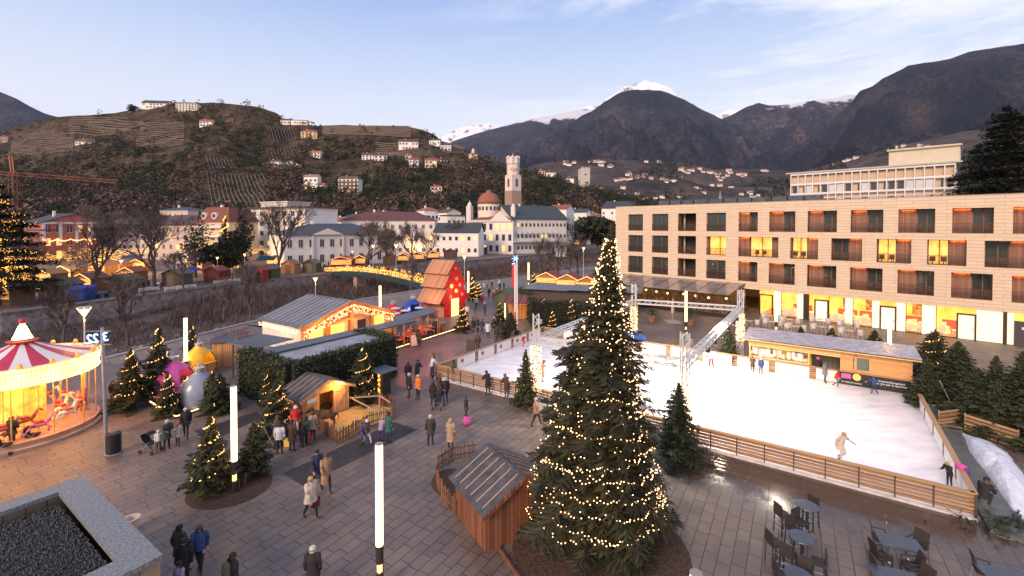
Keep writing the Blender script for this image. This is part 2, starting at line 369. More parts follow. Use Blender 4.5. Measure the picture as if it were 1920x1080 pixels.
def forest(name, dark, mid, light, s1, s2, snow=None, meadow=None, mh=(0, 1)):
    m = bpy.data.materials.new(name); m.use_nodes = True; t = m.node_tree; b = t.nodes['Principled BSDF']; b.inputs['Roughness'].default_value = .95; b.inputs['Specular IOR Level'].default_value = .1
    c = t.nodes.new('ShaderNodeTexCoord')
    def nz_(s_, d=10, r_=.7):
        n = t.nodes.new('ShaderNodeTexNoise'); n.inputs['Scale'].default_value = s_; n.inputs['Detail'].default_value = d; n.inputs['Roughness'].default_value = r_
        t.links.new(c.outputs['Object'], n.inputs['Vector']); return n.outputs[0]
    a, b2 = nz_(s1), nz_(s2, 4, .8)
    k = t.nodes.new('ShaderNodeMath'); k.operation = 'MULTIPLY_ADD'; t.links.new(b2, k.inputs[0]); k.inputs[1].default_value = .5
    k2 = t.nodes.new('ShaderNodeMath'); k2.operation = 'MULTIPLY'; t.links.new(a, k2.inputs[0]); k2.inputs[1].default_value = .6; t.links.new(k2.outputs[0], k.inputs[2])
    r = t.nodes.new('ShaderNodeValToRGB'); r.color_ramp.elements[0].position = .47; r.color_ramp.elements[0].color = (*dark, 1)
    r.color_ramp.elements[1].position = .67; r.color_ramp.elements[1].color = (*light, 1); q = r.color_ramp.elements.new(.56); q.color = (*mid, 1)
    t.links.new(k.outputs[0], r.inputs[0]); col = r.outputs[0]
    sp = t.nodes.new('ShaderNodeSeparateXYZ'); t.links.new(c.outputs['Object'], sp.inputs[0])
    def mask(h0, h1, amt, s_):
        n = nz_(s_, 6, .6); q1 = t.nodes.new('ShaderNodeMath'); q1.operation = 'MULTIPLY_ADD'; t.links.new(n, q1.inputs[0]); q1.inputs[1].default_value = amt; t.links.new(sp.outputs['Z'], q1.inputs[2])
        mr = t.nodes.new('ShaderNodeMapRange'); mr.inputs[1].default_value = h0; mr.inputs[2].default_value = h1; t.links.new(q1.outputs[0], mr.inputs[0]); return mr.outputs[0]
    def over(col, f, c2):
        x = t.nodes.new('ShaderNodeMix'); x.data_type = 'RGBA'; t.links.new(f, x.inputs[0]); t.links.new(col, x.inputs[6]); x.inputs[7].default_value = (*c2, 1); return x.outputs[2]
    if meadow: col = over(col, mask(mh[0], mh[1], mh[2], s1 * 1.3), meadow)
    if snow: col = over(col, mask(*snow), (.82, .84, .9))
    t.links.new(col, b.inputs['Base Color'])
    bn = t.nodes.new('ShaderNodeBump'); bn.inputs['Strength'].default_value = 1; bn.inputs['Distance'].default_value = 1.2 / s2 * .8; t.links.new(b2, bn.inputs['Height']); t.links.new(bn.outputs[0], b.inputs['Normal'])
    MATS[name] = m; return m
far = lambda v: [(0, v)]
snowy = M('snow_rock', (.10, .10, .13), (.9, .9, .96), .004, .9, lo=.36, hi=.46, detail=10)
Sheet([(780, 300), (825, 258), (845, 247), (862, 240), (880, 236), (900, 234), (918, 231), (935, 236), (960, 245), (1000, 262)], far(8500), far(7600), far(300), 160, .0012, 7, .15).build('snow_mountain', snowy, 780, 1000, 60, 20)
Sheet([(1030, 222), (1060, 213), (1085, 205), (1105, 197), (1122, 198), (1133, 186), (1150, 178), (1160, 172), (1168, 163), (1176, 160), (1184, 161), (1192, 152), (1199, 156), (1206, 150), (1213, 149), (1221, 155), (1229, 153), (1238, 159), (1250, 161), (1262, 168), (1275, 186), (1300, 210)], far(8200), far(7600), far(250), 160, .0014, 7, .12).build('snow_mountain', snowy, 1030, 1300, 110, 24)
Sheet([(1310, 235), (1345, 214), (1360, 208), (1372, 205), (1385, 206), (1400, 214), (1440, 240)], far(8200), far(7600), far(270), 130, .0014, 7, .12).build('snow_mountain', snowy, 1310, 1440, 40, 16)
fr_far = forest('far_forest', (.018, .022, .036), (.04, .042, .058), (.10, .085, .095), .0016, .025, snow=(1750, 1850, 300, .004), meadow=(.17, .125, .09), mh=(0, 0, 0))
mt_mid = forest('mid_forest', (.013, .019, .034), (.032, .036, .05), (.11, .085, .082), .0022, .03)
Sheet([(780, 300), (850, 265), (880, 254), (905, 246), (950, 235), (1000, 222), (1045, 213), (1080, 205), (1100, 207), (1130, 200), (1200, 205), (1300, 230), (1500, 260)], far(6600), far(3200), [(0, 372)], 230, .0011, 9, .05).build('far_mountain', forest('ridge_forest', (.02, .026, .042), (.04, .045, .06), (.12, .09, .085), .0018, .022, snow=(1720, 1760, 500, .006), meadow=(.20, .15, .11), mh=(0, 0, 0)), 780, 1500, 150, 60)
peak = Sheet([(860, 330), (940, 300), (1000, 268), (1060, 236), (1090, 215), (1110, 205), (1130, 190), (1150, 179), (1170, 171), (1190, 167), (1212, 166), (1238, 168), (1255, 172), (1275, 182), (1300, 195), (1345, 218), (1390, 240), (1440, 262), (1490, 295), (1560, 330)], far(5000), far(2100), far(392), 430, .0017, 10, .07)
peak.build('forested_mountain', mt_mid, 860, 1560, 260, 150)
Sheet([(1250, 240), (1330, 232), (1360, 218), (1380, 209), (1400, 200), (1422, 193), (1445, 196), (1470, 193), (1500, 190), (1530, 186), (1570, 182), (1610, 176), (1700, 178), (1900, 200)], far(5600), far(3000), far(380), 420, .0015, 10, .09).build('far_mountain', forest('gully_forest', (.018, .024, .04), (.04, .042, .058), (.22, .15, .14), .002, .024, snow=(1720, 1770, 480, .006)), 1250, 1900, 150, 80)
massif = Sheet([(1420, 330), (1480, 300), (1520, 262), (1560, 225), (1600, 188), (1612, 172), (1635, 163), (1655, 146), (1680, 134), (1705, 124), (1730, 117), (1755, 113), (1785, 108), (1815, 98), (1850, 92), (1885, 85), (1920, 80), (2050, 62), (2300, 50)], [(1420, 3600), (2000, 3000)], [(1420, 1700), (2000, 900)], [(1420, 400), (1700, 372), (1920, 345)], 300, .0021, 10, .07)
massif.build('forested_mountain', forest('massif_forest', (.012, .017, .03), (.028, .032, .045), (.10, .078, .074), .003, .045), 1420, 2300, 240, 140)
Sheet([(-500, -20), (-200, 90), (-60, 145), (0, 172), (30, 184), (60, 201), (85, 213), (110, 220), (150, 240), (260, 300)], far(4200), far(2600), far(330), 150, .0016, 9, .05).build('far_mountain', mt_mid, -500, 260, 90, 40)
# lower slopes with vineyards below the mountains
low = Sheet([(900, 322), (960, 318), (1020, 305), (1080, 302), (1130, 300), (1200, 300), (1280, 304), (1340, 318), (1420, 316), (1500, 322), (1580, 300), (1660, 280), (1740, 262), (1800, 248), (1860, 240), (2000, 225), (2300, 210)], [(900, 2000), (1500, 1900), (1900, 1300)], [(900, 520), (1500, 480), (1900, 330)], [(900, 425), (2300, 425)], 22, .004, 8, .1)
low.build('vineyard_slope', forest('vine_slope', (.035, .036, .028), (.10, .078, .072), (.17, .13, .115), .006, .07), 900, 2300, 220, 70)
hill = Sheet([(-600, 225), (-200, 262), (0, 246), (60, 232), (100, 219), (165, 216), (215, 212), (240, 207), (300, 200), (330, 191), (375, 193), (400, 192), (440, 195), (480, 200), (520, 211), (530, 222), (560, 227), (590, 236), (640, 234), (700, 237), (760, 236), (790, 242), (815, 252), (828, 264), (850, 272), (880, 283), (920, 300), (960, 316), (1000, 322), (1050, 336), (1100, 350), (1150, 362), (1200, 374), (1260, 392), (1320, 408)],
             [(-600, 600), (0, 760), (400, 720), (800, 620), (1100, 520), (1300, 480)], [(-600, 270), (400, 265), (900, 300), (1300, 330)], [(-600, 428), (1320, 428)], 9, .011, 8, .1)
hillm = forest('hill_earth', (.032, .030, .018), (.092, .068, .043), (.18, .135, .088), .012, .12)
hill.build('vineyard_hill', hillm, -600, 1320, 260, 80)
# woodland on the slopes: tufted crowns past counting
leafm = [M('wood_bare', (.032, .020, .017), (.17, .105, .08), .06, .95, isl=.7, lo=.25, hi=.75), M('wood_ever', (.008, .013, .008), (.036, .046, .018), .06, .95, isl=.7, lo=.25, hi=.75)]
def tuft(mb, c, r, h, n, rg, pointy=False, ls=.42):
    for _ in range(n):
        z = rg.random(); a = rg.uniform(0, 2 * pi); rr = r * (rg.random() ** .5) * ((1 - z) * .95 + .05 if pointy else sqrt(max(.05, 1 - (2 * z - 1) ** 2)))
        p = Vector((c.x + rr * cos(a), c.y + rr * sin(a), c.z + h * z)); s_ = r * ls * rg.uniform(.6, 1.3)
        u = Vector((rg.uniform(-1, 1), rg.uniform(-1, 1), rg.uniform(-.2, 1))).normalized() * s_; v = Vector((rg.uniform(-1, 1), rg.uniform(-1, 1), rg.uniform(-.8, .5))).normalized() * s_ * .8
        mb.add([p + u, p + v, p - u * .8, p - v], [(0, 1, 2, 3)])
# patches kept open: vineyards and meadows, as (x0, x1, y0, y1)
OPEN = [(0, 140, 238, 292), (100, 250, 215, 262), (255, 360, 228, 278), (0, 300, 200, 250), (385, 500, 325, 392), (500, 555, 238, 262), (498, 560, 268, 296), (600, 780, 232, 258), (700, 880, 258, 296), (620, 700, 306, 322), (770, 860, 330, 345), (560, 720, 300, 325), (385, 440, 290, 322)]
rg = random.Random(3); mbb, mbe = MB(), MB()
for i in range(7600):
    px = rg.uniform(-80, 1300); pc = lerpl(hill.crest, px); py = pc + (426 - pc) * rg.random() ** .8
    if any(a < px < b and c_ < py < d_ for a, b, c_, d_ in OPEN) and rg.random() < .9: continue
    p = hill.hit(px, py); ev = noise.noise((px * .012, py * .022, 1)) > -.02 or rg.random() < .2
    if px > 930: ev = ev or rg.random() < .45
    r = rg.uniform(2.4, 6) * (.8 if ev else 1)
    tuft(mbe if ev else mbb, p - Vector((0, 0, 1.2)), r, r * rg.uniform(1.5, 2.4), 46 if ev else 38, rg, ls=.24)
mbb.build('hill_woodland', leafm[0], kind='stuff'); mbe.build('hill_evergreens', leafm[1], kind='stuff')
mbe = MB()
for i in range(3600):
    px = rg.uniform(940, 2050); pc = lerpl(low.crest, px); t = rg.random(); py = 426 + (pc - 426) * t
    dn = noise.noise((px * .01, py * .035, 5)) + (.28 if t < .35 else 0)
    if dn < .12: continue
    p = low.hit(px, py); r = rg.uniform(4, 8) * (.6 + p.y / 1800); tuft(mbe, p - Vector((0, 0, 2)), r, r * rg.uniform(1.2, 2.2), 14, rg, ls=.42)
mbe.build('slope_trees', leafm[1], kind='stuff')
# vineyard rows as lines of wires and posts
mb = MB()
for (x0, x1, y0, y1, nr, dirn) in ((20, 140, 248, 290, 14, 1), (255, 345, 232, 274, 14, 1), (500, 552, 240, 262, 9, 0), (500, 556, 272, 296, 9, 0), (605, 770, 238, 256, 10, 1), (705, 870, 266, 292, 9, 1), (386, 440, 292, 322, 8, 0), (130, 240, 222, 256, 8, 1), (165, 270, 226, 250, 8, 1)):
    for k in range(nr):
        pts = []
        for j in range(9):
            if dirn: px, py = x0 + (x1 - x0) * j / 8, y0 + (y1 - y0) * k / nr
            else: px, py = x0 + (x1 - x0) * k / nr + j * 1.2, y0 + (y1 - y0) * j / 8
            pts.append(hill.hit(px, py) + Vector((0, 0, 1.3)))
        for a, b in zip(pts, pts[1:]): mb.bar(a, b, .35, .9)
mb.build('vineyard_rows', M('vines', (.12, .085, .07), (.2, .15, .12), .3), kind='stuff')
mb = MB()   # the square vineyard straight above the town, rows running uphill, with its pale border wall
for k in range(15):
    x = 388 + k * 7.4; pts = [hill.hit(x + (14 + k * 2) * (j / 6 - .0) * .9, 328 + 60 * j / 6 if k > 0 else 326 + 62 * j / 6) + Vector((0, 0, 1.4)) for j in range(7)]
    for a, b in zip(pts, pts[1:]): mb.bar(a, b, .28, .6)
mb.build('vineyard_rows', M('vine_posts', (.17, .14, .105), (.24, .20, .15), .3), kind='stuff')
# ================================================================ THE HOTEL
HP0 = Vector((17.6, 77.1, 0)); HE = Vector((.7147, -.6994, 0)); HN = Vector((-.6994, -.7147, 0))
HRZ = atan2(HE.y, HE.x)
def hs(px):       # how far along the facade a sight line meets it
    r_ = (px - 960) / (F * cos(PIT) + 0); k = r_
    # x = k*y  ->  P0.x + s*HE.x = k (P0.y + s*HE.y)
    return (k * HP0.y - HP0.x) / (HE.x - k * HE.y)
def hz(px, py):
    p = HP0 + HE * hs(px); return HZ(px, py, p)
hotel = thing('hotel', 'long cream stone hotel with three rows of loggias and lit ground floor', 'hotel', HP0, HRZ)
# local axes: x along the facade, y into the building, z up
limest = bpy.data.materials.new('travertine'); limest.use_nodes = True
t = limest.node_tree; b = t.nodes['Principled BSDF']; c = t.nodes.new('ShaderNodeTexCoord'); s_ = t.nodes.new('ShaderNodeSeparateXYZ'); t.links.new(c.outputs['Object'], s_.inputs[0])
cb = t.nodes.new('ShaderNodeCombineXYZ'); t.links.new(s_.outputs['X'], cb.inputs[0]); t.links.new(s_.outputs['Z'], cb.inputs[1])
k = t.nodes.new('ShaderNodeTexBrick'); k.inputs['Scale'].default_value = 1; k.inputs['Brick Width'].default_value = 2.8; k.inputs['Row Height'].default_value = .36; k.inputs['Mortar Size'].default_value = .022
k.inputs['Color1'].default_value = (.78, .63, .45, 1); k.inputs['Color2'].default_value = (.73, .58, .43, 1); k.inputs['Mortar'].default_value = (.50, .37, .26, 1); t.links.new(cb.outputs[0], k.inputs[0])
n = t.nodes.new('ShaderNodeTexNoise'); n.inputs['Scale'].default_value = 1; n.inputs['Detail'].default_value = 8; mpp = t.nodes.new('ShaderNodeMapping'); mpp.inputs['Scale'].default_value = (.6, 1, 5); t.links.new(c.outputs['Object'], mpp.inputs[0]); t.links.new(mpp.outputs[0], n.inputs['Vector'])
x = t.nodes.new('ShaderNodeMix'); x.data_type = 'RGBA'; x.blend_type = 'MULTIPLY'; x.inputs[0].default_value = .3; t.links.new(k.outputs[0], x.inputs[6]); t.links.new(n.outputs[0], x.inputs[7])
t.links.new(x.outputs[2], b.inputs['Base Color']); b.inputs['Roughness'].default_value = .8
bn = t.nodes.new('ShaderNodeBump'); bn.inputs['Strength'].default_value = .5; bn.inputs['Distance'].default_value = .02; bn.invert = True; t.links.new(k.outputs['Fac'], bn.inputs['Height']); t.links.new(bn.outputs[0], b.inputs['Normal'])
HL, HTOP, SOF = 52.0, 15.2, 3.3
ROW = [(4.33, 7.04), (7.73, 10.46), (11.2, 13.86)]
A4 = [(1178, 1205.5), (1222.5, 1253), (1271, 1305), (1324.6, 1361)]
# (x0, x1, style): slim glass, dark open, lit, loggia with timber wall left 'L' or right 'R'; w = share of timber
R3 = [(*A4[0], 'S'), (*A4[1], 'S'), (*A4[2], 'D'), (*A4[3], 'G'), (1384.8, 1420.6, 'L'), (1442, 1491, 'L'), (1514, 1569, 'L'), (1594.8, 1655.9, 'L'), (1684, 1753, 'L'), (1785, 1863, 'L'), (1899, 1975, 'L')]
R2 = [(*A4[0], 'S'), (*A4[1], 'S'), (*A4[2], 'D'), (*A4[3], 'Y'), (1384.8, 1459.6, 'W'), (1481.8, 1534.2, 'Z'), (1559, 1616.8, 'R'), (1644, 1709, 'Z'), (1739, 1813, 'Z'), (1847, 1937, 'R')]
R1 = [(*A4[0], 'S'), (*A4[1], 'S'), (*A4[2], 'D'), (*A4[3], 'G')] + R3[4:]
rows_ = [R1, R2, R3]
DEP = 1.3
# facade: piers and spandrels around every opening, butted end to end
mb = MB()
mb.b2(0, 0, ROW[2][1], HL, .35, HTOP); mb.b2(0, 0, SOF, HL, .35, ROW[0][0])
mb.b2(0, 0, ROW[0][1], HL, .35, ROW[1][0]); mb.b2(0, 0, ROW[1][1], HL, .35, ROW[2][0])
for rr, (z0, z1) in zip(rows_, ROW):
    x = 0
    for a, b_, st in rr:
        s0, s1 = hs(a), min(hs(b_), HL)
        if s0 > x: mb.b2(x, 0, z0, s0, .35, z1)
        x = s1
    if x < HL: mb.b2(x, 0, z0, HL, .35, z1)
mb.b2(-.0, .35, 0, .35, 16, HTOP); mb.b2(HL - .3, .35, 0, HL, 16, HTOP); mb.b2(0, 16, 0, HL, 16.3, HTOP)
mb.b2(.35, .35, SOF, HL - .3, 5, SOF + .25)
mb.build('facade', limest, hotel)
mb = MB(); mb.b2(.35, .35, HTOP - .5, HL - .3, 16, HTOP - .3); 
for i in range(11): mb.b2(7 + i * 1.9 + (i // 4) * .6, 1.5, HTOP - .3, 8.7 + i * 1.9 + (i // 4) * .6, 3.4, HTOP + .75)
mb.build('roof', M('roof_panel', (.05, .06, .075), (.10, .11, .13), 2, .3), hotel)
mb = MB(); mb.b2(0, -.04, HTOP, HL, .42, HTOP + .05); mb.build('parapet_cap', M('zinc', (.12, .12, .13), (.2, .2, .21), 2, .5), hotel)
timber = planks('loggia_timber', (.22, .11, .075), (.33, .18, .125), .13, 'X')
dark_room = M('dark_room', (.02, .015, .012), (.05, .035, .025), 1, .8)
wframe = M('window_timber', (.20, .085, .04), rough=.6)
clear = glass('clear_glass', (.5, .45, .3), .88, .03); hglass = glass('hotel_glass', (.05, .07, .07), .35, .06)
curt = M('curtain', (.30, .31, .27), (.42, .42, .38), 1, .9, stretch=(14, 1, .2))
litroom = M('lit_room', (.75, .25, .02), (1, .62, .14), 1.3, .9, emit=(1, .50, .05), es=1.5)
rail_m = M('bronze_rail', (.055, .03, .022), (.10, .055, .04), 3, .45, metal=.3)
fur_m = M('balcony_chair', (.10, .05, .035), rough=.7)
for ri, (rr, (z0, z1)) in enumerate(zip(rows_, ROW)):
    for ci, (a, b_, st) in enumerate(rr):
        s0, s1 = hs(a), min(hs(b_), HL - .3); w_ = s1 - s0; dep = .45 if st in 'SG' else DEP
        lg = MB(); 
        # room box: floor, ceiling, sides
        lg.b2(s0 - .06, .36, z0 - .08, s1 + .06, dep + .1, z0 - .002); lg.b2(s0 - .06, .36, z1 + .002, s1 + .06, dep + .1, z1 + .08)
        lg.b2(s0 - .08, .36, z0, s0 - .002, dep + .1, z1); lg.b2(s1 + .002, .36, z0, s1 + .08, dep + .1, z1)
        win = lg.build('loggia', timber, hotel)
        if st in 'LWRZ':
            f = {'L': .5, 'W': .24, 'R': .46, 'Z': .44}[st]
            if st in 'LW': t0, t1, g0, g1 = s0, s0 + w_ * f, s0 + w_ * f, s1
            else: t0, t1, g0, g1 = s1 - w_ * f, s1, s0, s1 - w_ * f
            if st == 'W': g1 = s1 - w_ * .2
            m = MB(); m.b2(t0, dep - .25, z0, t1, dep + .08, z1)
            if st == 'W': m.b2(g1, dep - .25, z0, s1, dep + .08, z1)
            m.build('timber_wall', timber, win)
            # warm downlight over the timber wall
            lamp('downlight', 'AREA', ((t0 + t1) / 2, dep - .34, z1 - .04), 13 if st != 'R' else 9, (1, .30, .06), (abs(t1 - t0) * .8, .1), (0, 0, 0), parent=hotel)
        else: g0, g1 = s0, s1
        lit = st in 'YZW' or (ri, ci) in ((0, 5), (0, 8))
        m = MB(); gd = dep
        if st == 'D': m.b2(g0, dep + .9, z0, g1, dep + 1, z1)
        elif st in 'YZW': m.b2(g0, dep + .9, z0, g1, dep + 1, z1)
        else: m.b2(g0, dep + .5, z0, g1, dep + .55, z1)
        m.build('room', litroom if st in 'YZW' else dark_room, win)
        m = MB()
        for q_ in ((.02, .3), (.7, .98)) if st != 'D' else ((.1, .2),):
            m.b2(g0 + (g1 - g0) * q_[0], gd + .12, z0 + .05, g0 + (g1 - g0) * q_[1], gd + .16, z1 - .03)
        m.build('curtain', M('lit_curtain', (.9, .40, .06), (1, .66, .2), 1, .9, stretch=(14, 1, .2), emit=(1, .60, .12), es=1.3) if st in 'YZW' else curt, win)
        if st != 'D':
            m = MB(); m.b2(g0, gd, z0, g1, gd + .02, z1); m.build('pane', clear if st in 'YZW' else hglass, win)
            m = MB(); mid = g0 + (g1 - g0) * .55
            for xx in (g0 + .04, mid, g1 - .04): m.b2(xx - .05, gd - .06, z0, xx + .05, gd - .01, z1)
            m.b2(g0, gd - .055, z1 - .08, g1, gd - .015, z1); m.build('window_frame', wframe, win)
        m = MB(); h = 1.02
        for k in range(9): m.b2(s0, .06, z0 + .06 + k * .11, s1, .085, z0 + .10 + k * .11)
        m.b2(s0, .03, z0 + h, s1, .12, z0 + h + .05); kk = max(2, int(w_ / 1.1))
        for k in range(kk + 1): xx = s0 + w_ * k / kk; m.b2(min(max(xx - .02, s0), s1 - .04), .04, z0, min(max(xx + .02, s0 + .04), s1), .1, z0 + h)
        m.build('railing', rail_m, win)
        if st in 'LZWR':
            m = MB(); xx = (g0 + g1) / 2
            for q_ in (-.45, .45): m.box((xx + q_, dep - .5, z0 + .42), (.5, .5, .06)); m.box((xx + q_, dep - .28, z0 + .66), (.5, .06, .45)); m.box((xx + q_, dep - .5, z0 + .2), (.08, .08, .4))
            m.build('balcony_furniture', fur_m, win)
# ground floor restaurant
inter = M('restaurant_wall_glow', (.95, .42, .03), (1, .68, .16), .8, .8, emit=(1, .58, .06), es=.95)  # lamplight on the walls is put into their colour as emission
cream = M('lit_blind', (.8, .72, .5), (.86, .8, .62), 1, .9, emit=(1, .74, .36), es=.6, stretch=(12, 1, .2))
m = MB(); X0 = hs(1425)
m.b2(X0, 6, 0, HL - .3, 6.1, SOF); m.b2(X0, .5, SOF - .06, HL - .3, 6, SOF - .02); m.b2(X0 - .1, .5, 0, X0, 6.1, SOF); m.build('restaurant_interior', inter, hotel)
m = MB(); m.b2(X0, .3, .01, HL - .3, 6, .03); m.build('restaurant_floor', M('warm_parquet', (.25, .12, .05), (.34, .18, .08), 1, .4), hotel)
fr = M('dark_frame', (.035, .018, .012), rough=.4)
clear = glass('clear_glass', (.5, .45, .3), .88, .03)
bays = [(1424, 1450, 'door'), (1452, 1465, 'cream'), (1465, 1495, 'glass'), (1495, 1507, 'cream'), (1507, 1517, 'slit'), (1517, 1528, 'glass'), (1528, 1555, 'door'), (1555, 1586, 'glass'), (1586, 1600, 'cream'), (1600, 1637, 'glass'),
        (1637, 1651, 'cream'), (1651, 1683, 'door'), (1683, 1700, 'cream'), (1700, 1731, 'glass'), (1731, 1757, 'cream'), (1757, 1796, 'glass'), (1796, 1834, 'door'), (1834, 1884, 'cream'), (1884, 1892, 'slit'), (1892, 1905, 'cream'), (1905, 1932, 'steel')]
for a, b_, kind_ in bays:
    s0, s1 = hs(a), min(hs(b_), HL - .3); m = MB()
    if kind_ == 'cream': m.b2(s0, .22, .05, s1, .26, SOF - .02); m.build('blind', cream, hotel)
    elif kind_ == 'glass':
        m.b2(s0, .2, .05, s1, .22, SOF); g = m.build('shop_window', clear, hotel)
        m = MB(); m.b2(s0 + .01, .13, 0, s0 + .07, .19, SOF); m.b2(s0, .12, 0, s1, .19, .1); m.build('window_frame', fr, g)
    elif kind_ == 'slit': m.b2(s0, .15, 0, s1, .3, SOF); m.build('dark_panel', fr, hotel)
    elif kind_ == 'steel': m.b2(s0, -.1, 0, s1, .2, 2.5); g = m.build('service_door', M('steel_door', (.05, .04, .045), rough=.5), hotel); m = MB(); m.b2(s0 + .5, -.13, 1.7, s0 + 1.1, -.1, 1.95); m.build('notice', M('white_sheet', (.7, .7, .7)), g)
    else:
        m.b2(s0, .05, 0, s0 + .14, .28, 2.75); m.b2(s1 - .14, .05, 0, s1, .28, 2.75); m.b2(s0 + .14, .05, 2.6, s1 - .14, .28, 2.75); g = m.build('glass_door', fr, hotel)
        m = MB(); m.b2(s0 + .14, .2, .04, s1 - .14, .23, 2.6); m.build('door_pane', clear if kind_ == 'door' and a < 1430 else M('door_blind_glow', (.8, .76, .66), emit=(1, .85, .6), es=.4), g)  # room light behind the door panes put in as emission
        m = MB(); m.b2(s1 - .26, -.02, 1.0, s1 - .22, .05, 1.3); m.build('handle', M('chrome', (.7, .7, .72), rough=.25, metal=1), g)
        m = MB(); m.b2(s0, .22, 2.76, s1, .25, SOF); m.build('fanlight', clear, g)
for a in (1480, 1525, 1570, 1618, 1716, 1775, 1815):
    lamp('ceiling_light', 'AREA', (hs(a), 2.2, SOF - .1), 120, (1, .62, .16), 1.4, (0, 0, 0), parent=hotel)
# framed pictures and red banquettes behind the glass
for a, w1 in ((1484, 2.2), (1572, 2.0), (1606, 1.0), (1630, 1.4), (1712, 2.6), (1779, 1.6)):
    m = MB(); x_ = hs(a) + .3; m.b2(x_ - w1 / 2, 4.4, .04, x_ + w1 / 2, 5.0, .5); m.b2(x_ - w1 / 2, 5.0, .04, x_ + w1 / 2, 5.2, 1.15)
    m.build('banquette', M('red_leather', (.5, .03, .02), (.6, .06, .03), 2, .5), hotel)
m = MB()
for a in (1476, 1566, 1612, 1706): m.b2(hs(a), 5.9, 1.2, hs(a) + 1.1, 5.96, 2.7)
m.build('wall_picture', M('wall_art', (.25, .10, .03), (.8, .5, .1), 2.4, .8, lo=.45, hi=.55), hotel)
def HL_pt(x_, y_, z_=0): return HP0 + HE * x_ - HN * y_ + Vector((0, 0, z_))
# white-clothed dining tables with chairs behind the glass
clothm = M('white_cloth', (.72, .68, .6), (.8, .77, .7), 3, .9)
dt = thing('dining_table', 'round dining table under a white cloth laid with napkins', 'dining table', group='white-clothed tables inside the hotel restaurant')
m = MB(); m.lathe([(.72, .02), (.6, .35), (.56, .72), (.55, .76), (.001, .765)], n=14); m.build('tablecloth', clothm, dt)
for j in range(4):
    an = j * pi / 2 + .4; m = MB(); x_, y_ = .9 * cos(an), .9 * sin(an)
    m.box((x_, y_, .45), (.46, .46, .08), an); m.box((x_ * 1.22, y_ * 1.22, .75), (.08, .46, .6), an); m.box((x_, y_, .2), (.36, .36, .4), an); m.build('seat', clothm, dt)
m = MB(); m.lathe([(.05, .77), (.015, .8), (.015, .87), (.06, .9), (.05, 1.02)], n=8); m.build('glassware', clear, dt)
for i, (a, lab) in enumerate(((1472, 'farthest table, behind the first lit pane right of the palms'), (1490, 'second table, in the right half of the first lit restaurant pane'), (1522, 'table behind the narrow pane left of the first white door'), (1568, 'table just right of the first white door'), (1580, 'table behind the pane, beside the red bench right of the first door'), (1612, 'table left of the red bench in the middle pane'), (1628, 'table right in the middle pane'), (1712, 'table in the large pane right of the second white door'), (1726, 'table at the right edge of the pane after the second door'), (1780, 'table behind the pane left of the third white door'))):
    place(dt, HL_pt(hs(a) - .4, 2.1 + (i % 2) * .5), HRZ + i, 'white-clothed dining ' + lab)
# glass-roofed terrace in front of the far half of the hotel
can = thing('terrace_canopy', 'low glass-roofed winter garden along the hotel front with dark posts', 'winter garden', HP0, HRZ)
c0, c1 = 1.2, hs(1398); dp = 6.3
m = MB(); nb_ = 9
for i in range(nb_):
    a, b_ = c0 + (c1 - c0) * i / nb_ + .05, c0 + (c1 - c0) * (i + 1) / nb_ - .05
    m.slab((a, -.05, 3.95), (b_, -.05, 3.95), (b_, -dp, 3.0), (a, -dp, 3.0), -.04)
m.build('glass_roof', M('canopy_glass', (.22, .17, .15), (.34, .27, .24), .6, .16), can)
m = MB()
for i in range(nb_ + 1):
    a = c0 + (c1 - c0) * i / nb_; m.bar((a, -.05, 3.93), (a, -dp, 2.98), .09, .16); m.box((a, -dp + .3, 1.45), (.1, .1, 2.9))
m.bar((c0, -dp + .3, 2.9), (c1, -dp + .3, 2.9), .1, .2); m.build('frame', fr, can)
m = MB()
for i in range(nb_):
    a, b_ = c0 + (c1 - c0) * i / nb_ + .06, c0 + (c1 - c0) * (i + 1) / nb_ - .06; m.b2(a, -dp + .29, .5, b_, -dp + .31, 2.8)
m.build('side_glass', glass('terrace_glass', (.06, .05, .04), .82, .04), can)
m = MB(); m.b2(c0, -dp + .25, 0, c1, -dp + .35, .5); m.build('plinth', fr, can)
m = MB(); m.b2(.4, -.02, .02, c1, .05, SOF - .1); m.build('rear_wall', M('bar_back', (.10, .06, .02), (.40, .24, .07), 1.6, .6), can)
for i in range(10):
    x_ = c0 + (c1 - c0) * (i + .5) / 10; m = MB(); m.lathe([(.02, .1), (.16, .0), (.12, -.12), (.01, -.16)], (x_, -4.4 - (i % 3) * .5, 2.35), 10); m.build('pendant_lamp', M('pendant_glow', (1, .6, .2), emit=(1, .55, .15), es=9), can)
for i in range(3): lamp('terrace_light', 'POINT', (c0 + (c1 - c0) * (i + .5) / 3, -3.6, 2.2), 170, (1, .5, .15), .3, parent=can)
m = MB()
rg = random.Random(5)
for i in range(26):
    x_ = c0 + (c1 - c0) * rg.random(); y_ = -1 - 4.4 * rg.random(); m.box((x_, y_, .72), (.8, .8, .05)); m.box((x_, y_, .36), (.08, .08, .7))
    for q_ in (-1, 1): m.box((x_ + q_ * .75, y_, .45), (.45, .45, .05)); m.box((x_ + q_ * .97, y_, .7), (.05, .45, .5))
m.build('furniture', M('rattan_pale', (.34, .27, .2), (.45, .38, .3), 3), can)
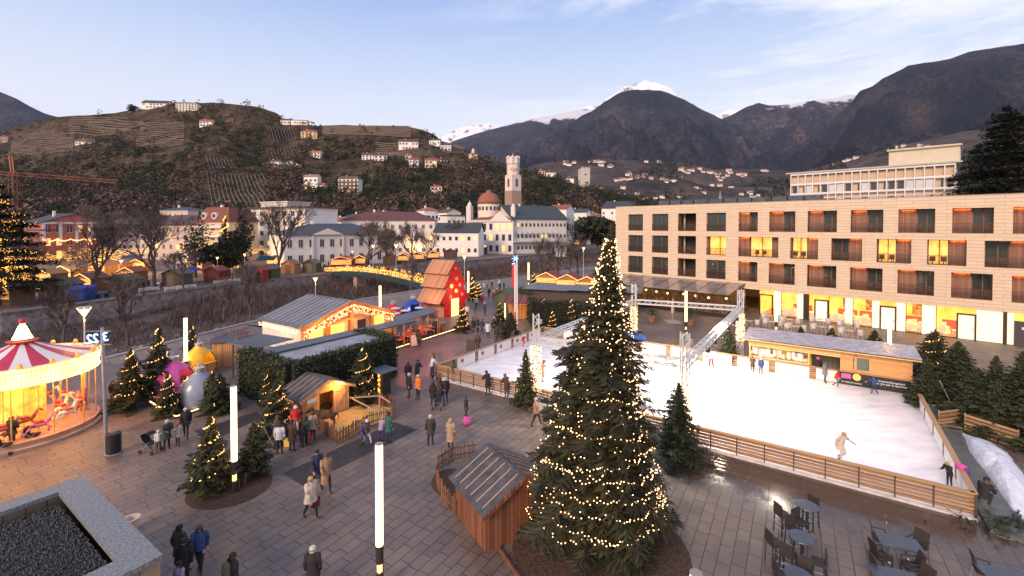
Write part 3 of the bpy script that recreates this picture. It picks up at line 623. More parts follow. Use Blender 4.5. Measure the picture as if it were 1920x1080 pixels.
# palms and olive in terracotta pots
terra = M('terracotta', (.42, .17, .09), (.52, .24, .13), 3, .8)
palm_leaf = M('palm_leaf', (.03, .05, .02), (.09, .10, .04), 2, .7, isl=.4)
def palm(h, seed, label, loc, cat='potted palm'):
    rg = random.Random(seed); o = thing('potted_palm', label, cat, loc)
    m = MB(); m.lathe([(.32, 0), (.5, .75), (.54, .8), (.46, .8), (.4, .7), (.001, .7)], n=12); m.build('pot', terra, o)
    m = MB(); m.path([(0, 0, .6), (.04, .02, h * .4), (0, 0, h * .62)], [.12, .10, .08]); m.build('trunk', M('palm_trunk', (.09, .06, .04), (.16, .11, .07), 6), o)
    m = MB()
    for i in range(34):
        a = rg.uniform(0, 2 * pi); el = rg.uniform(-.3, 1.3); l = h * .45 * rg.uniform(.7, 1.1); z0 = h * rg.uniform(.4, .62)
        pts = [Vector((0, 0, z0)) + Vector((cos(a) * cos(el), sin(a) * cos(el), sin(el) - .5 * (j / 5) ** 2)) * l * j / 5 for j in range(6)]
        for j in range(5):
            d = (pts[j + 1] - pts[j]); sd_ = d.cross(Vector((0, 0, 1))); sd_ = sd_.normalized() if sd_.length > 1e-4 else Vector((1, 0, 0))
            for q_ in (-1, 1):
                for e_ in range(2):
                    b0 = pts[j] + d * e_ * .5; m.add([b0, b0 + d * .3, b0 + sd_ * q_ * .3 + d * .7 - Vector((0, 0, .12))], [(0, 1, 2)])
    m.build('fronds', palm_leaf, o); return o
palm(3.4, 1, 'tall bushy palm in a terracotta pot left of the lit hotel doors', HL_pt(hs(1408), -4.5))
palm(2.2, 2, 'small palm in a flared terracotta pot at the terrace glass, left of the folded parasol', G(1222, 602))
palm(2.8, 3, 'palm in a squat terracotta pot behind the light column at the terrace', G(1294, 609))
pr = thing('folded_parasol', 'closed pale parasol on a square concrete foot before the terrace', 'parasol', G(1261, 604))
m = MB(); m.b2(-.8, -.8, 0, .8, .8, .14); m.build('foot', M('concrete', (.3, .26, .24), (.38, .34, .32), 3), pr)
m = MB(); m.tube((0, 0, .1), (0, 0, 3), .04); m.build('pole', M('alu', (.5, .5, .5), rough=.4, metal=.7), pr)
m = MB(); m.lathe([(.16, 1.1), (.22, 1.4), (.14, 2.2), (.06, 2.9)], n=8); m.build('canopy', M('canvas', (.4, .36, .3), (.5, .45, .4), 5), pr)
# outdoor metal chairs around small tables on the hotel forecourt
wire = M('white_wire', (.62, .60, .58), rough=.4, metal=.1)
cc = thing('garden_chair', 'white round-backed garden chair on the hotel forecourt', 'garden chair', group='white garden chairs outside the hotel')
m = MB(); m.lathe([(.001, .44), (.24, .45), (.25, .42)], n=12); m.build('seat', wire, cc)
m = MB(); m.lathe([(.25, .5), (.28, .85), (.26, .9)], n=8, ph=R(200), arc=R(140)); m.lathe([(.27, .82), (.27, .95)], n=8, ph=R(200), arc=R(140)); m.build('backrest', wire, cc)
for j in range(4): m = MB(); a = pi / 4 + j * pi / 2; m.tube((.17 * cos(a), .17 * sin(a), .44), (.24 * cos(a), .24 * sin(a), 0), .015, n=5); m.build('leg', wire, cc)
ct = thing('garden_table', 'small pale slatted table among white garden chairs', 'garden table', group='pale tables outside the hotel')
m = MB()
for j in range(6): m.box((0, -.3 + j * .12, .74), (.72, .1, .03))
m.build('tabletop', M('pale_wood', (.62, .5, .28), (.7, .58, .36), 3), ct)
for j in range(4): m = MB(); a = pi / 4 + j * pi / 2; m.tube((.3 * cos(a), .3 * sin(a), .73), (.4 * cos(a), .4 * sin(a), 0), .015, n=5); m.build('leg', wire, ct)
sets = [(1448, 612, 'by the palm'), (1444, 600, 'behind the first light column'), (1480, 607, 'behind the far light column'), (1491, 621, 'second cluster from the palm'), (1537, 607, 'third from the palm, farther'), (1541, 622, 'third from the palm, nearer'), (1590, 615, 'last before the firs, farther'), (1594, 630, 'last before the firs, nearer'), (1405, 610, 'beside the truss tower')]
for i, (px, py, wh) in enumerate(sets):
    g = G(px, py + 3); place(ct, g, HRZ + .2 * i, 'small pale slatted garden table, ' + wh)
    for j in range(4):
        a = HRZ + (j - 1.5) * .75 + (pi if j > 1 else 0) + U(-.2, .2); a = HRZ + (0, pi, .5, pi - .5)[j] + U(-.15, .15); r_ = .85
        place(cc, g + Vector((r_ * cos(a), r_ * sin(a), 0)), a - pi / 2 - pi / 2 + pi, 'white garden chair, %s of the table %s' % (('near right', 'left', 'right rear', 'left front')[j], wh))
# ================================================================ THE RINK
RB = Vector((18.9, 18.35, 0)); RLN, RW = 30.2, 16.3            # near right outer corner; long side runs back left
def RK(a, b, z=0): return RB - EU * a + EV * b + Vector((0, 0, z))   # a metres along the front from the right corner, b metres back
rink = lambda name: None
m = MB(); m.quad(RK(-.0, 0, .02), RK(-.0, RW, .02), RK(RLN, RW, .02), RK(RLN, 0, .02)); m.f[-1] = m.f[-1][::-1]
ice = M('ice', (.64, .62, .64), (.84, .83, .85), .5, .25, .25, bd=.01, stretch=(1, 2.6, 1), lo=.3, hi=.6, detail=10); m.v = [(x, y, .12) for x, y, z in m.v]; m.build('ice_rink', ice, kind='structure')
m = MB(); m.add([RK(-.15, -.15, .1), RK(RLN + .15, -.15, .1), RK(RLN + .15, RW + .15, .1), RK(-.15, RW + .15, .1), RK(-.15, -.15, 0), RK(RLN + .15, -.15, 0), RK(RLN + .15, RW + .15, 0), RK(-.15, RW + .15, 0)],
          [(0, 1, 2, 3), (4, 5, 1, 0), (5, 6, 2, 1), (6, 7, 3, 2), (7, 4, 0, 3)]); m.build('rink_base', M('slush', (.5, .45, .42), (.7, .66, .64), 2), kind='structure')
lum = planks('barrier_timber', (.30, .17, .085), (.44, .27, .14), .16, 'Z'); post_m = M('barrier_steel', (.10, .09, .09), rough=.45, metal=.6)
white_pl = M('white_panel', (.78, .74, .70), (.84, .80, .76), 1, .5)
def barrier(p, q, label, slats=True, inner=None, panel=False):
    d = (q - p); l = d.length; a = atan2(d.y, d.x); o = thing('rink_barrier', label, 'rink barrier', p, a)
    m = MB()
    for k in range(5 if slats else 5): m.b2(0, -.02, .2 + k * .17, l, .02, .33 + k * .17)
    m.build('slats', lum, o)
    m = MB(); m.b2(0, -.09, 1.05, l, .14, 1.1); m.build('top_rail', lum, o)
    n_ = int(l / 1.25)
    for k in range(n_ + 1): m = MB(); x_ = l * k / n_; m.b2(x_ - .025, -.07, .0, x_ + .025, -.022, 1.05); m.build('post', post_m, o)
    if panel:
        m = MB(); k = 0; x_ = .6
        while x_ < l - 2.2: m.b2(x_, panel * .03, .16, x_ + 2.3, panel * .045, 1.0); x_ += 2.75
        m.build('white_boards', white_pl, o)
    return o
fl, fr_, bl, br = RK(RLN, 0), RK(0, 0), RK(RLN, RW), RK(0, RW)
barrier(fl, fr_, 'long timber rail fence along the near side of the ice, facing the plaza')
barrier(bl, fl, 'timber barrier with white panels on the left end of the rink', panel=1)
o = barrier(br - EU * 8.8 * 0, bl, 'long far barrier of the rink with white advertising panels', panel=1)
barrier(fr_, br, 'right end barrier of the rink beside the snow heap', panel=1)
# advertising on the panels
logo_r = M('logo_red', (.5, .03, .03), rough=.6); ink = M('ink_black', (.02, .02, .03), rough=.6)
for k in range(5):
    b_ = 3.0 + k * 2.75; o = thing('advert_panel', ['first small round red emblem from the near left corner of the rink', 'second red emblem on the left end panels', 'third red emblem on the left end panels', 'fourth red emblem on the left end panels', 'red emblem nearest the far left corner of the rink'][k], 'emblem', RK(RLN - .06, b_, .66), PA, group='red emblems on the left end of the rink')
    m = MB(); m.tube((-.0, 0, 0), (-.02 - .0, 0, 0), .01); m = MB(); m.tube((0, 0, 0), (.02, 0, 0), .17, n=12); m.build('emblem', logo_r, o)
for a, s_ in ((15.4, 'ʗ Il'), (12.0, 'IZ 7')):
    pass
m = MB()
def on_far(a, z): return RK(a, RW - .07, z)
ad1 = thing('advert_panel', 'white advertising panel with a black round mark on the far barrier', 'advertising panel', on_far(14.1, .62), PA)
m = MB(); m.lathe([(.26, -.01), (.17, -.01), (.17, .01), (.26, .01), (.26, -.01)], n=14, arc=R(280)); 
for i, v in enumerate(m.v): m.v[i] = (v[0] - .5, -v[2], v[1])
m.b2(-.1, -.01, .1, .1, .01, .16); m.b2(.25, -.01, -.05, .9, .01, .0); m.b2(.25, -.01, .08, .8, .01, .12); m.build('mark', ink, ad1)
ad2 = thing('advert_panel', 'white panel with black figures beside the round mark on the far barrier', 'advertising panel', on_far(11.6, .62), PA)
text('1Z', .5, ink, 'lettering', ad2)
# blue banner with white lettering along the far left of the rink
blue = M('banner_blue', (.02, .06, .26), (.03, .10, .36), 1, .5); wht = M('print_white', (.85, .85, .85), rough=.6, emit=(1, 1, 1), es=.0)
bn_ = thing('banner', 'arched blue banner with white lettering behind the far rink corner', 'banner', RK(27.3, RW + .3, .95), PA)
m = MB(); pts = [(0, 0), (8.2, 0)] + [(8.2 - 8.2 * i / 12, .62 + .42 * sin(pi * i / 12)) for i in range(13)]; m.xz(pts, -.03, .03); m.build('sheet', blue, bn_)
tx = text('Therme', .72, wht, 'lettering', bn_); tx.location = (2.3, -.05, .42); tx = text('Meran', .72, wht, 'lettering', bn_); tx.location = (6.2, -.05, .42); m = MB(); m.tube((4.25, -.03, .48), (4.25, -.06, .48), .36, n=18); m.build('emblem', wht, bn_)
# kiosk with skate hire along the far side
kb = 10.3    # left end of the kiosk measured from the right corner
ksk = thing('skate_kiosk', 'long timber skate hire kiosk with foil-covered roof behind the rink', 'kiosk', RK(kb, RW + .15), PA)
pine = planks('kiosk_pine', (.62, .30, .10), (.78, .42, .17), .16, 'Z', .6, .07)
pine_y = planks('kiosk_pale_pine', (.66, .42, .15), (.8, .55, .24), .3, 'Z', .6, .05)
m = MB(); m.b2(7.0, 0, 1.1, 7.15, .12, 2.5)
m.b2(6.15, 0, .1, 6.25, .1, 2.5)
m.b2(6.25, .0, 1.25, 6.9, .09, 2.5); m.b2(6.9, 0, 2.2, 7.9, .09, 2.5); m.b2(7.9, 0, 1.25, 10.2, .09, 2.5); m.b2(6.25, 0, .1, 10.2, .09, 1.25)
m.b2(10.2, 0, .1, 10.29, 3, 2.5); m.b2(0, 2.92, .1, 10.2, 3, 2.6); m.b2(6.2, .1, .1, 6.28, 2.9, 2.5); m.build('wall', pine, ksk)
m = MB(); m.b2(-.05, -.02, 2.02, 6.15, .08, 2.5); m.b2(0, 0, 2.5, 10.2, .08, 2.58); m.build('fascia', pine_y, ksk)
m = MB()
for x_ in (.0, 2.0, 4.1): m.b2(x_, -.03, .1, x_ + .1, .07, 2.02)
m.build('post', pine_y, ksk)
m = MB(); 
for k in range(5): m.b2(.1, -.06, .2 + k * .19, 4.2, -.03, .34 + k * .19)
m.b2(0, -.12, 1.12, 4.2, .5, 1.18); m.build('counter', pine_y, ksk)
m = MB(); m.b2(1.4, -.1, .35, 3.1, -.07, 1.0); m.build('counter_sign', white_pl, ksk)
m = MB(); m.b2(.1, 1.9, .1, 4.3, 1.96, 2.4); m.build('back_panel', M('kiosk_yellow', (.6, .46, .08), (.68, .55, .12), 1), ksk)
m = MB(); m.b2(4.3, 2.4, .1, 6.15, 2.5, 2.5); m.build('curtain', M('grey_cloth', (.12, .12, .14), (.2, .2, .23), 1, stretch=(9, 1, .2)), ksk)
m = MB(); m.b2(6.95, .02, 1.27, 7.85, .05, 2.18); wn = m.build('ticket_window', glass('kiosk_glass', (.12, .18, .15), .2, .05), ksk)
m = MB(); m.b2(6.9, -.03, 1.22, 7.9, .0, 1.28); m.b2(6.9, -.03, 2.17, 7.9, 0, 2.22); m.b2(6.86, -.03, 1.22, 6.93, 0, 2.22); m.b2(7.87, -.03, 1.22, 7.94, 0, 2.22); m.build('window_frame', pine, wn)
foil = M('foil', (.50, .51, .55), (.80, .80, .84), 2.2, .3, 1, metal=.55, bd=.35)
m = MB(); n1, n2 = 60, 16; rg = random.Random(2)
vs = []
for i in range(n1 + 1):
    for j in range(n2 + 1):
        x_ = -.45 + 11.2 * i / n1; y_ = -.6 + 4.0 * j / n2; vs.append((x_, y_, 2.72 + .16 * (j / n2) + .05 * noise.noise((x_ * 1.4, y_ * 1.7, 0)) + .03 * noise.noise((x_ * 5, y_ * 3, 4))))
base_ = len(vs); m.add(vs, [(i * (n2 + 1) + j, (i + 1) * (n2 + 1) + j, (i + 1) * (n2 + 1) + j + 1, i * (n2 + 1) + j + 1) for i in range(n1) for j in range(n2)])
m.build('foil_roof', foil, ksk)
m = MB(); m.b2(-.42, -.57, 2.56, 10.7, 3.36, 2.64); m.build('roof_board', pine_y, ksk)
lamp('kiosk_light', 'AREA', (2.2, 1.3, 2.35), 45, (1, .72, .25), (3.5, .5), (0, 0, 0), parent=ksk)
lamp('kiosk_light', 'AREA', (5.2, 1.2, 2.4), 10, (1, .72, .3), .5, (0, 0, 0), parent=ksk)
# a shelf of hire skates and stuffed penguins: rows of dark boots on the counter
bootm = [M('boot_black', (.02, .02, .02), rough=.4), M('boot_white', (.7, .66, .6), rough=.5)]
bt = thing('hire_skate', 'skate boot on the kiosk counter', 'ice skate', group='hire skates heaped on the kiosk counter')
m = MB(); m.lathe([(.07, .0), (.09, .1), (.075, .3), (.001, .31)], n=8); m.b2(-.06, -.22, 0, .06, .02, .11); m.build('boot', bootm[0], bt)
m = MB(); m.b2(-.01, -.24, -.06, .01, .1, 0); m.build('blade', M('blade_steel', (.6, .6, .62), metal=1, rough=.3), bt)
rg = random.Random(4)
for i in range(34):
    x_ = .3 + 3.7 * rg.random(); y_ = .15 + .9 * rg.random()
    p = RK(kb - x_, RW + .15 + y_, 1.24 + .25 * (y_ > .55) + .1 * rg.random())
    o = place(bt, p, rg.uniform(0, 6), ('white-topped' if i % 5 == 0 else 'black') + ' hire skate in the heap on the kiosk counter', s=1.9)
    if i % 5 == 0:
        for ch in o.children:
            if ch.name.startswith('boot'): ch.data = ch.data.copy(); ch.data.materials[0] = bootm[1]
m = MB(); m.b2(0, -.01, 0, 5.9, .05, .95)
ab = thing('banner', 'black advertising banner with pink box, yellow disc and white lettering on the rink side', 'banner', RK(4.1 + .1, RW - .12, .12), PA)
m = MB(); m.b2(-.0, -.02, 0, 4.15, .02, .95); m.build('sheet', M('banner_black', (.012, .012, .014), rough=.5), ab)
m = MB(); m.b2(.12, -.04, .48, .7, -.022, .82); m.build('logo', M('logo_pink', (.75, .12, .35), rough=.6), ab)
m = MB(); m.tube((1.05, -.022, .66), (1.05, -.04, .66), .25, n=16); m.build('logo', M('logo_yellow', (.8, .65, .15), rough=.6), ab)
o = text('BY CREDAM LARCHI', .13, wht, 'lettering', ab); o.location = (.75, -.03, .2)
o = text('Vereinsstiftungsbank\nService per lo sportivo', .19, wht, 'lettering', ab); o.location = (3.0, -.03, .55)
# aluminium truss frame over the left half of the ice
alu = M('truss_alu', (.66, .65, .63), (.80, .78, .75), 3, .4, metal=.25)
TR = {'near_left': G(1005, 762), 'far_left': Vector((0, 0, 0)), 'near_right': G(1283, 835), 'far_right': G(1387, 660)}
TW = .42
def truss(mb, p, q, w_=.4, bay=.45):
    p, q = Vector(p), Vector(q); d = q - p; l = d.length; mt = d.to_track_quat('X', 'Z').to_matrix() if abs(d.normalized().z) < .9 else d.to_track_quat('X', 'Y').to_matrix()
    h = w_ / 2; cs = [Vector((0, a, b)) for a, b in ((-h, -h), (h, -h), (h, h), (-h, h))]; nb = max(2, int(l / bay))
    for c in cs: mb.tube(p + mt @ c, p + mt @ (c + Vector((l, 0, 0))), .042, n=5)
    for k in range(nb):
        for j in range(4):
            a, b = cs[j], cs[(j + 1) % 4]
            if k % 2: a, b = b, a
            mb.tube(p + mt @ (a + Vector((l * k / nb, 0, 0))), p + mt @ (b + Vector((l * (k + 1) / nb, 0, 0))), .024, n=4, cap=False)
T1, T2, T3 = G(1005, 765), G(1283, 836), G(1387.5, 671); T4 = T1 + EV * 18.4
tt = thing('lighting_truss', 'square aluminium lighting truss standing on four lattice towers over the rink', 'lighting truss')
for p in (T1, T2, T3, T4):
    m = MB(); truss(m, p + Vector((0, 0, .1)), p + Vector((0, 0, 6.2)), .36, .42); tw_ = m.build('tower', alu, tt)
    m = MB(); m.box(p + Vector((0, 0, .06)), (.95, .95, .12), PA); m.build('base_plate', alu, tw_)
    m = MB()
    for k in range(3): a = k * 2; m.lathe([(.2, 0), (.22, .02), (.2, .04)], p + Vector((.2, 0, 5.6 + k * .1)), 10)
    m.build('cable', M('cable_white', (.6, .6, .6), rough=.5), tw_)
for a, b_ in ((T1, T2), (T2, T3), (T3, T4), (T4, T1)):
    d = (b_ - a).normalized() * .3; m = MB(); truss(m, a + d + Vector((0, 0, 4.5)), b_ - d + Vector((0, 0, 4.5)), .38, .5); m.build('beam', alu, tt)
spot = thing('spotlight', 'black stage spotlight clamped to the truss', 'spotlight', group='black spotlights on the rink truss')
blk = M('black_metal', (.015, .015, .017), rough=.45)
m = MB(); m.lathe([(.13, -.28), (.15, -.1), (.11, .1), (.06, .18), (.001, .18)], n=10); m.build('housing', blk, spot)
m = MB(); m.tube((-.17, 0, 0), (-.17, 0, .3), .02, n=4); m.tube((.17, 0, 0), (.17, 0, .3), .02, n=4); m.tube((-.17, 0, .3), (.17, 0, .3), .02, n=4); m.build('bracket', blk, spot)
m = MB(); m.lathe([(.12, -.285), (.001, -.285)], n=10); m.build('lens', M('lens_glow', (1, 1, 1), emit=(1, .9, .75), es=8), spot)
for i, t_ in enumerate((.3, .42, .55, .68, .8, .9)): place(spot, T2.lerp(T3, t_) + Vector((0, 0, 4.0)), PA + pi / 2, 'black spotlight on the right truss beam, ' + ('nearest the front tower', 'second from the front tower', 'third from the front tower', 'fourth from the front tower', 'fifth from the front tower', 'nearest the rear tower')[i])
for i, t_ in enumerate((.3, .7)): place(spot, T1.lerp(T4, t_) + Vector((0, 0, 4.0)), PA, 'black spotlight on the left truss beam, ' + ('nearer the plaza', 'nearer the blue banner')[i])
for q_, e_ in ((T1.lerp(T3, .3), 1500), (T1.lerp(T3, .7), 1700), (T2.lerp(T1, .4), 900), (T2.lerp(T3, .5), 1300), (T2 + EU * 4 + EV * 6, 500)):
    lamp('rink_flood', 'SPOT', q_ + Vector((0, 0, 5.4)), e_ * 2.3, (1, .82, .62), .35, (0, 0, 0), R(150), .6)
def curtain_lights(name, label, cat, p, r, z0, z1, n, rg, mat_=None, br=.028, group=None):
    o = thing(name, label, cat, p, 0, group); m = MB()
    for i in range(n):
        a = rg.uniform(0, 2 * pi); m.octa((r * cos(a) * rg.uniform(.7, 1.1), r * sin(a) * rg.uniform(.7, 1.1), rg.uniform(z0, z1)), br)
    x = m.build('bulbs', mat_ or bulb, o); x['kind'] = 'stuff'
    m = MB()
    for k in range(8): a = k * pi / 4; m.tube((r * cos(a), r * sin(a), z0), (r * cos(a), r * sin(a), z1), .008, n=3)
    m.build('wire', M('wire_green', (.02, .03, .02)), o); return o
rg = random.Random(9)
for p, wh, z0, z1 in ((T1, 'near left tower, behind the small fir', 1.0, 4.1), (T2, 'near right tower, above the fir at the fence', .6, 3.9), (T3, 'far right tower beside the kiosk', 1.6, 4.0), (T4, 'far left tower behind the big tree', 1.0, 4.1)):
    curtain_lights('fairy_lights', 'warm fairy lights round the ' + wh, 'fairy lights', p, .36, z0, z1, 420, rg, group='light curtains on the rink towers', mat_=bulb_white)
# timber rails, snow heap and planking right of the rink
sn = MB(); rg = random.Random(1); c0 = G(1845, 905); vs = []
poly = [G(1798, 810), G(1850, 827), G(1892, 852), G(1928, 905), G(1965, 990), G(1905, 978), G(1856, 905), G(1814, 850)]
n1 = 26; ring = []
cen = sum(poly, Vector()) / len(poly)
def lerppoly(t):
    k = t * len(poly); i = int(k) % len(poly); return poly[i].lerp(poly[(i + 1) % len(poly)], k - int(k))
R_ = 9; nA = 64
for j in range(R_ + 1):
    for i in range(nA):
        e_ = lerppoly(i / nA); s_ = 1 - j / R_; p = cen.lerp(e_, s_); h = (1 - s_ ** 2) * .62 + .03
        h *= 1 + .35 * noise.noise((p.x * 1.3, p.y * 1.3, 0)); vs.append((p.x + .05 * noise.noise((p.x * 3, p.y * 3, 9)), p.y, h + .07 * noise.noise((p.x * 4, p.y * 4, 3)) - (.03 if j == 0 else 0)))
sn.add(vs, [(j * nA + i, j * nA + (i + 1) % nA, (j + 1) * nA + (i + 1) % nA, (j + 1) * nA + i) for j in range(R_) for i in range(nA)])
snow_m = M('snow', (.62, .64, .70), (.8, .82, .88), 3, .6, .9, bd=.06)
tag(sn.build('snow', snow_m, smooth=True), kind='stuff')
m = MB(); a, b_ = RK(-.25, -.9), RK(-.25, 10.5); w_ = EU * 1.25
m.slab(a + Vector((0, 0, .0)), b_, b_ + w_, a + w_, -.14); m.slab(b_ + Vector((0, 0, .2)), b_ + EV * 4, b_ + EV * 4 + w_, b_ + w_ + Vector((0, 0, .2)), -.1)
m.build('concrete_walkway', M('wet_concrete', (.09, .10, .09), (.15, .16, .14), 1.4, .35), kind='structure')
def railfence(p, q, label, n=5, h=1.05):
    d = q - p; l = d.length; o = thing('rail_fence', label, 'rail fence', p, atan2(d.y, d.x), 'timber rail fences by the snow heap')
    m = MB()
    for k in range(n): m.b2(0, -.02, .1 + k * h / n, l, .02, .1 + k * h / n + h / n * .72)
    m.build('rails', lum, o); kk = max(1, int(l / 1.6))
    for k in range(kk + 1): m = MB(); m.b2(l * k / kk - .03, .022, 0, l * k / kk + .03, .08, h + .1); m.build('post', lum, o)
    return o
railfence(G(1762, 806), G(1806, 800), 'short timber rail fence at the back of the snow heap by the rink')
railfence(G(1808, 811), G(1908, 845), 'longer timber rail fence running right along the snow heap')
sh = thing('snow_shovel', 'yellow snow shovel with pale handle leaning by the firs', 'shovel', G(1784, 768) , R(20))
m = MB(); m.slab((-.25, 0, .02), (.25, 0, .02), (.25, .05, .5), (-.25, .05, .5), .02); m.b2(-.27, -.06, 0, -.24, .06, .48); m.b2(.24, -.06, 0, .27, .06, .48); m.build('blade', M('shovel_yellow', (.7, .5, .02), rough=.5), sh)
m = MB(); m.tube((0, .05, .45), (-.3, .5, 1.75), .02); m.tube((-.38, .5, 1.75), (-.22, .5, 1.75), .022); m.build('handle', M('pale_handle', (.55, .45, .3)), sh)
bx = thing('storage_box', 'low dark box with a pale lid behind the right rink corner', 'box', G(1765, 775), PA)
m = MB(); m.b2(-.8, -.5, 0, .8, .5, .55); m.build('body', M('dark_crate', (.05, .06, .07)), bx); m = MB(); m.b2(-.85, -.55, .55, .85, .55, .62); m.build('lid', M('grey_lid', (.2, .23, .26), rough=.4), bx)
# ================================================================ PEOPLE
skin_m = M('skin', (.45, .27, .20), (.50, .31, .24), 6, .6)
def cloth(name, c, r=.85): return M('cloth_' + name, tuple(v * .75 for v in c), c, 9, r, .3, bd=.01)
CL = {k: cloth(k, v) for k, v in dict(black=(.022, .02, .024), navy=(.03, .045, .10), charcoal=(.05, .048, .052), brown=(.085, .05, .035), beige=(.42, .31, .22), cream=(.62, .52, .42), white=(.72, .70, .70), orange=(.72, .20, .03),
     red=(.60, .03, .03), jeans=(.05, .09, .17), pink=(.75, .10, .38), lilac=(.42, .32, .48), olive=(.11, .10, .055), tan=(.40, .24, .14), grey=(.20, .20, .22), blue=(.035, .08, .22), burgundy=(.22, .02, .04), green=(.03, .06, .04), violet=(.12, .06, .24), teal=(.03, .12, .12)).items()}
HAIR = {k: M('hair_' + k, v, tuple(x * 1.6 for x in v), 30, .7, .4, bd=.01) for k, v in dict(dark=(.015, .01, .008), brown=(.07, .035, .02), grey=(.38, .36, .34), blond=(.35, .22, .09)).items()}
shoe_m = M('shoe', (.018, .015, .014), rough=.5)
def joints(pose, rg):
    """joint positions of a 1.7 m figure facing -y"""
    J = {}; lean = 0; hip = .90; sq = 0
    if pose == 'sit': hip = .50
    if pose == 'crouch': hip = .42
    if pose in ('lean', 'skate'): lean = .28
    if pose == 'crouch': lean = .5
    if pose == 'push': lean = .12
    S = lambda z: Vector((0, -sin(lean) * z, cos(lean) * z))
    P = Vector((0, 0, hip)); J['pel'] = P; J['waist'] = P + S(.14); J['chest'] = P + S(.36); J['neck'] = P + S(.54); J['head'] = P + S(.54) + Vector((0, -.02 - .05 * (lean > .2), .11)); J['top'] = J['head'] + Vector((0, 0, .11))
    for s, n in ((-1, 'L'), (1, 'R')):
        sh = J['chest'] + S(.12) + Vector((s * .17, 0, 0)); J['sh' + n] = sh
        if pose == 'walk': el = sh + Vector((s * .05, .1 * s, -.27)); wr = el + Vector((0, -.12 + .05 * s, -.22))
        elif pose in ('push', 'lean'): el = sh + Vector((s * .06, -.12, -.24)); wr = el + Vector((-s * .05, -.24, .02))
        elif pose == 'sit' or pose == 'crouch': el = sh + Vector((s * .07, -.12, -.24)); wr = el + Vector((-s * .08, -.22, .03))
        elif pose == 'phone': el = sh + Vector((s * .07, -.08, -.26)); wr = el + Vector((-s * .12, -.18, .13))
        elif pose == 'skate': el = sh + Vector((s * .2, .02, -.18)); wr = el + Vector((s * .15, -.12, -.12))
        else: el = sh + Vector((s * .06, .02, -.28)); wr = el + Vector((s * .0, -.07, -.23))
        J['el' + n], J['wr' + n] = el, wr; J['hd' + n] = wr + (wr - el).normalized() * .09
        hp = P + Vector((s * .09, 0, -.03)); J['hp' + n] = hp
        if pose == 'walk': kn = hp + Vector((0, -.16 * s - .05, -.40)); an = Vector((hp.x, hp.y - .30 * s + .02, .09 + .03 * (s > 0)))
        elif pose == 'skate': kn = hp + Vector((s * .02, -.22, -.36)); an = Vector((hp.x + s * .08, hp.y + (.28 if s > 0 else -.05), .12))
        elif pose == 'sit': kn = hp + Vector((s * .03, -.42, .03)); an = kn + Vector((0, -.02, -.42))
        elif pose == 'crouch': kn = hp + Vector((s * .08, -.32, .12)); an = Vector((kn.x, kn.y + .22, .09))
        else: kn = hp + Vector((s * .01, -.02, -.41)); an = Vector((hp.x + s * .03, hp.y + .02, .09))
        J['kn' + n], J['an' + n] = kn, an; J['to' + n] = an + Vector((s * .02, -.17, -.05))
    return J
def skinned(J):
    bm_v, bm_e, rad = [], [], []
    def v(p, r): bm_v.append(tuple(p)); rad.append(r); return len(bm_v) - 1
    def e(a, b): bm_e.append((a, b)); return b
    pel = v(J['pel'], .15); wa = e(pel, v(J['waist'], .125)); ch = e(wa, v(J['chest'], .15)); nk = e(ch, v(J['neck'], .055)); hd = e(nk, v(J['head'], .088)); e(hd, v(J['top'], .075))
    for n in 'LR':
        a = e(ch, v(J['sh' + n], .062)); a = e(a, v(J['el' + n], .044)); a = e(a, v(J['wr' + n], .030)); d = (J['hd' + n] - J['wr' + n]); u = d.normalized()
        a = e(a, v(J['wr' + n] + d * .8, .034)); sd = u.cross(Vector((0, 1, .3))).normalized(); pl = J['wr' + n] + d * .8
        for k, l in enumerate((.06, .072, .068, .052)): q = e(a, v(pl + sd * (k - 1.5) * .02 + u * .03, .011)); e(q, v(pl + sd * (k - 1.5) * .022 + u * (.03 + l) + Vector((0, -.01, 0)), .008))
        q = e(a, v(pl + sd * .04 - u * .02, .012)); e(q, v(pl + sd * .055 + u * .03, .009))
        a = e(pel, v(J['hp' + n], .095)); a = e(a, v(J['kn' + n], .062)); a = e(a, v(J['an' + n], .042)); e(a, v(J['to' + n], .040))
    me = bpy.data.meshes.new('skel'); me.from_pydata(bm_v, bm_e, []); o = bpy.data.objects.new('skel', me); C.objects.link(o)
    sk = o.modifiers.new('s', 'SKIN'); sk.use_smooth_shade = True
    for d_, r in zip(me.skin_vertices[0].data, rad): d_.radius = (r, r)
    me.skin_vertices[0].data[0].use_root = True
    ss = o.modifiers.new('u', 'SUBSURF'); ss.levels = 1
    dg = bpy.context.evaluated_depsgraph_get(); r_ = bpy.data.meshes.new_from_object(o.evaluated_get(dg)); bpy.data.objects.remove(o); return r_
PB = {}
